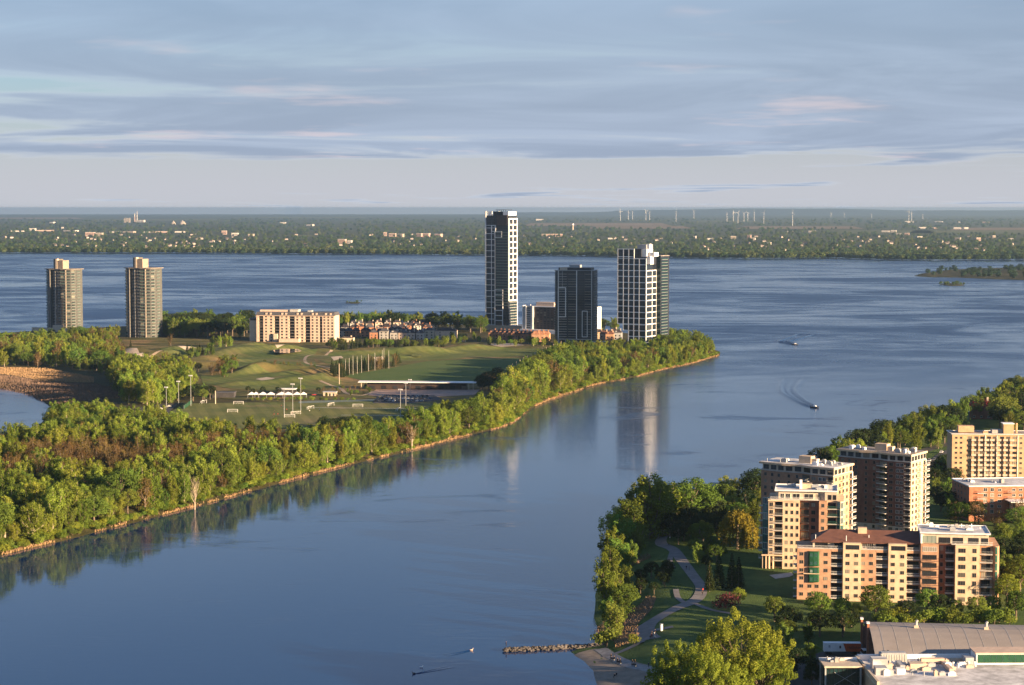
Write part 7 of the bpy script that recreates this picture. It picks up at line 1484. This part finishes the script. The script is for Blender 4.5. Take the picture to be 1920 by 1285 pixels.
# ================================================================== far shore buildings
def far_box(name, px, py, wpx, hpx, mat, label, group=None, roof=None, cat='building', dpx=None):
    x, y, _ = at(px, py, 1.5); m = mpp(y); w, h = wpx * m, hpx * m; d = min(w, 40); o = empty(name, (x, y, 1.0), R(rng.uniform(-25, 15)), label, cat, group); MB().box(-w / 2, w / 2, 0, d, 0, h).ob('wall', o, mat)
    rf = MB().box(-w / 2 - .5, w / 2 + .5, -.5, d + .5, h, h + max(.8, h * .06)); rf.ob('roof', o, roof or GREYM)
    n_ = max(2, min(8, int(wpx))); 
    for f in range(max(1, min(4, int(hpx / 2)))): MB().box(-w * .45, w * .45, -.3, -.02, h * (.2 + .22 * f), h * (.3 + .22 * f)).ob('window_band', o, GLASS)
    return o
FW = pm('far_white', (.50, .47, .44), .8); FP = pm('far_pink', (.42, .30, .26), .8); FT = pm('far_tan', (.37, .32, .27), .8)
# plant with two chimneys and domes
far_box('factory_hall', 238, 417.5, 11, 8, FT, 'tan factory hall left of the far chimneys'); far_box('factory_hall', 262, 417, 16, 4, FW, 'low white factory hall at the foot of the far chimneys')
for q, (px, hp, w) in enumerate(((252.5, 16, 1.9), (257, 20, 1.5))):
    x, y, _ = at(px, 416.5, 1.5); m = mpp(y); o = empty('chimney', (x, y, 1), 0, ('shorter reddish-white' , 'taller white')[q] + ' chimney of the far plant', 'chimney', None); MB().tube([(0, 0, 0), (0, 0, hp * m * .62)], [w * m * .6, w * m * .5], 10).ob('lower_shaft', o, FP if q == 0 else FW); MB().tube([(0, 0, hp * m * .62), (0, 0, hp * m)], [w * m * .5, w * m * .4], 10).ob('upper_shaft', o, FW)
for q, (px, w, h) in enumerate(((325, 10, 6.5), (342, 14, 7))):
    x, y, _ = at(px, 421, 1.5); m = mpp(y); o = empty('storage_dome', (x, y, 1), 0, ('smaller left', 'larger right')[q] + ' storage dome beyond the far shore', 'dome', None); rr = w * m / 2; MB().loft([[(rr * a * math.cos(t), rr * a * math.sin(t), h * m * b) for t in np.linspace(0, 6.283, 15)[:-1]] for a, b in ((1, 0), (.92, .3), (.6, .7), (.15, 1.0))]).ob('shell', o, FT); MB().tube([(0, 0, h * m), (0, 0, h * m * 1.12)], .1 * rr, 8).ob('cap', o, GREYM)
i = 0
for px, py, w, h, mt in [(60, 433, 11, 4.5, FW), (30, 435, 30, 2.2, FW), (85, 434, 32, 2.2, FP), (130, 434.5, 26, 2.4, FW), (117, 430, 4, 4, FW), (96, 419, 8, 2.5, FW), (168, 443, 16, 7, FP), (185, 443, 12, 6, FT), (215, 437, 20, 2.6, FW), (240, 437, 22, 3, FT), (275, 437, 18, 2.4, FW), (300, 437, 26, 3, FP), (340, 436.5, 24, 2.6, FW), (420, 440, 9, 7, FP), (440, 442, 12, 5, FW), (470, 443, 10, 4, FT), (640, 458, 14, 9, FP), (655, 457, 8, 6, FW), (722, 443, 6, 7, FP), (735, 444, 12, 6, FP), (750, 445, 10, 6, FT), (785, 444, 10, 6, FP), (798, 445, 12, 7, FP), (820, 445, 12, 6, FP), (530, 420, 10, 3, FW), (580, 424, 12, 3, FW), (1012, 414, 14, 3, FW), (1030, 443, 16, 4, FP), (1048, 444, 14, 5, FP), (1020, 443, 10, 4, FT), (1150, 449, 20, 2.5, FW), (1300, 447, 8, 4, FW), (1332, 450, 14, 3, FW), (1375, 448, 10, 5, FT), (1404, 449, 7, 8, FP), (1412, 450, 8, 4, FW), (1480, 436, 14, 2.5, FW), (1440, 459, 8, 4, FW), (1522, 437, 12, 4, FW), (1660, 436, 14, 3.5, FW), (1675, 436, 10, 4, FW), (1685, 441, 8, 3.5, FW), (1700, 441, 8, 4, FP), (1725, 446, 10, 2.5, FW), (1730, 429, 14, 3, FW), (1752, 429.5, 12, 3, FP), (1795, 430, 14, 3.5, FW), (1812, 430, 8, 3.5, FW), (1760, 417, 14, 2, FW), (1800, 417.5, 10, 2, FW), (1850, 418, 16, 2, FP), (1705, 418, 16, 3, FW), (1795, 452, 10, 6, FT), (1835, 452, 9, 6, FP), (1864, 449, 6, 7, FT), (1895, 452, 10, 5, FW)]:
    i += 1; far_box('far_building', px, py, w, h, mt, 'pale far building on the other shore, %s of those counted from the left' % ORD(i), 'pale buildings on the far shore', FW)
fb = sorted([o for o in COL.objects if o.get('group') == 'pale buildings on the far shore'], key=lambda o: o.location.x / o.location.y)
for q, o in enumerate(fb): o['label'] = 'pale low building on the far shore, %s from the left' % ORD(q + 1)
HW = pm('far_house_wall', (.36, .32, .29), .85, .05, 1, rnd=.3); HR = pm('far_house_roof', (.11, .085, .08), .9, .1, 1, rnd=.4)
HM = MB(); HM.box(-6, 6, -4, 4, 0, 5.5, 0); HM.loft([[(-6.5, -4.5, 5.5), (6.5, -4.5, 5.5), (6.5, 4.5, 5.5), (-6.5, 4.5, 5.5)], [(-4, -.2, 8.6), (4, -.2, 8.6), (4, .2, 8.6), (-4, .2, 8.6)]], 1); HM = HM.mesh('far_house', HW, HR)
pts = []
while len(pts) < 200:
    px = rng.choice((rng.uniform(0, 900), rng.uniform(980, 1900), rng.uniform(1400, 1900), rng.uniform(60, 460))); py = rng.uniform(440, 466) if px < 1100 else rng.uniform(444, 472); pts.append((px, py))
pts.sort(); CNT = {}
for q, (px, py) in enumerate(pts):
    x, y, _ = at(px, py, 1.5); o = ob('far_house', HM, None, (x, y, 1.2), rng.uniform(0, 3.14)); s_ = rng.uniform(.8, 1.35); o.scale = (s_ * 1.15, s_, s_); zn = next(b for a, b in ((180, 'above the left twin tower'), (400, 'above the right twin tower'), (640, 'above the cream apartment block'), (900, 'left of the tallest tower'), (1060, 'just right of the tallest tower'), (1300, 'behind the white grid tower'), (1500, 'below the wind turbines'), (1720, 'left of the wooded islet'), (9999, 'above the wooded islet')) if px < a); CNT[zn] = CNT.get(zn, 0) + 1; tag(o, 'tiny far-shore house %s, %s from the left' % (zn, ORD(CNT[zn])), 'house', 'houses of the far shore suburb')
# water tower + wind turbines
x, y, _ = at(1074, 431.5, 1.5); m = mpp(y); o = empty('water_tower', (x, y, 1), 0, 'cream water tower standing alone in far fields right of the tallest tower', 'water tower'); MB().tube([(0, 0, 0), (0, 0, 9 * m)], [1.4 * m, 1.3 * m], 10).ob('shaft', o, STONE); MB().loft([[(a * m * math.cos(t), a * m * math.sin(t), z * m) for t in np.linspace(0, 6.283, 13)[:-1]] for a, z in ((1.3, 9), (2.2, 9.8), (2.2, 11.2), (1.2, 12))]).ob('tank', o, WHITE)
TW = pm('turbine_white', (.62, .62, .61), .5, .02, 1)
def turbine(px, py, hpx, i, a0):
    x, y, _ = at(px, py, 1.5); m = mpp(y); h = hpx * m; o = empty('wind_turbine', (x, y, 1), R(rng.uniform(-50, 30)), 'white wind turbine on the horizon, %s from the left' % ORD(i), 'wind turbine', 'wind turbines on the horizon'); r0 = .45 * m
    MB().tube([(0, 0, 0), (0, 0, h)], [r0, r0 * .62], 8).ob('tower', o, TW); MB().box(-r0 * .8, r0 * .8, -r0 * 1.6, r0 * 2, h - r0 * .6, h + r0 * .9).ob('nacelle', o, TW)
    for k in range(3):
        a = a0 + k * 2.0944; L = h * .33; d = (math.sin(a), math.cos(a)); p = (d[1], -d[0]); w = r0 * .42; b = MB().loft([[(d[0] * u * L + p[0] * s_ * ww, -r0 * 1.9 + t, h + d[1] * u * L + p[1] * s_ * ww) for s_, t in ((-1, 0), (1, 0), (1, .4 * r0), (-1, .4 * r0))] for u, ww in ((0, w * .7), (.2, w * 1.2), (1, w * .25))]); b.ob('blade', o, TW)
for i, (px, py, hp) in enumerate([(1163, 414, 18), (1178, 414, 17), (1186, 414, 17), (1211, 413, 17), (1218, 413, 16), (1267.5, 416, 19), (1301, 412, 16), (1363, 416, 17), (1375, 416, 17), (1383.5, 421, 22), (1395, 416, 16), (1402, 415, 15), (1414, 416, 17), (1432, 420, 21), (1486, 424, 25), (1558, 408, 8), (1583, 408, 8), (1634, 409, 7), (1704, 416, 19), (1709, 416, 18), (1730, 411, 8)]): turbine(px, py, hp, i + 1, rng.uniform(0, 2))
# red-roofed house by the right shore, grey roof in the park
def cottage(px, py, w, d, h, rh, wall, roof, label):
    x, y, _ = at(px, py, GZ); o = empty('house', (x, y, zB(x, y) - .3), R(-12), label, 'house'); MB().box(-w / 2, w / 2, 0, d, -1, h).ob('wall', o, wall); MB().loft([[(-w / 2 - .6, -.6, h), (w / 2 + .6, -.6, h), (w / 2 + .6, d + .6, h), (-w / 2 - .6, d + .6, h)], [(-w * .3, d * .46, h + rh), (w * .3, d * .46, h + rh), (w * .3, d * .54, h + rh), (-w * .3, d * .54, h + rh)]]).ob('roof', o, roof); MB().box(w * .22, w * .22 + 1.2, d * .3, d * .3 + 1.2, h + .3, h + rh + 1.2).ob('chimney', o, STONE)
    for q in range(3): ob('window', win_mesh(1.5, 1.4, WFRAME, GLASS, 1), o, (-w * .3 + q * w * .3, -.003, 1.2))
cottage(1840, 786, 16, 11, 9, 5, BROWN, pm('bright_red_roof', (.38, .03, .03), .6), 'house with bright red roof among the trees of the right shore'); cottage(1343, 948, 12, 9, 7, 4, STONE, GREYM, 'house with pale grey roof behind the park grove')
# ------------------------------------------------------------------ haze: one box of thin air round everything
def haze():
    m, nt, o = new_mat('haze_air')
    v = N(nt, 'ShaderNodeVolumePrincipled'); v.inputs['Color'].default_value = (0.60, 0.84, 1.0, 1); v.inputs['Density'].default_value = HAZE_D; v.inputs['Anisotropy'].default_value = 0.6
    nt.links.new(v.outputs[0], o.inputs['Volume'])
    b = MB().box(-45000, 45000, -900, 46500, -3.5, 156.0)
    h = b.ob('haze', None, m); tag(h, kind='stuff'); h['label'] = 'pale blue evening haze over the river and far shore'; h['category'] = 'haze'
HAZE_D = 3.0e-5
haze()
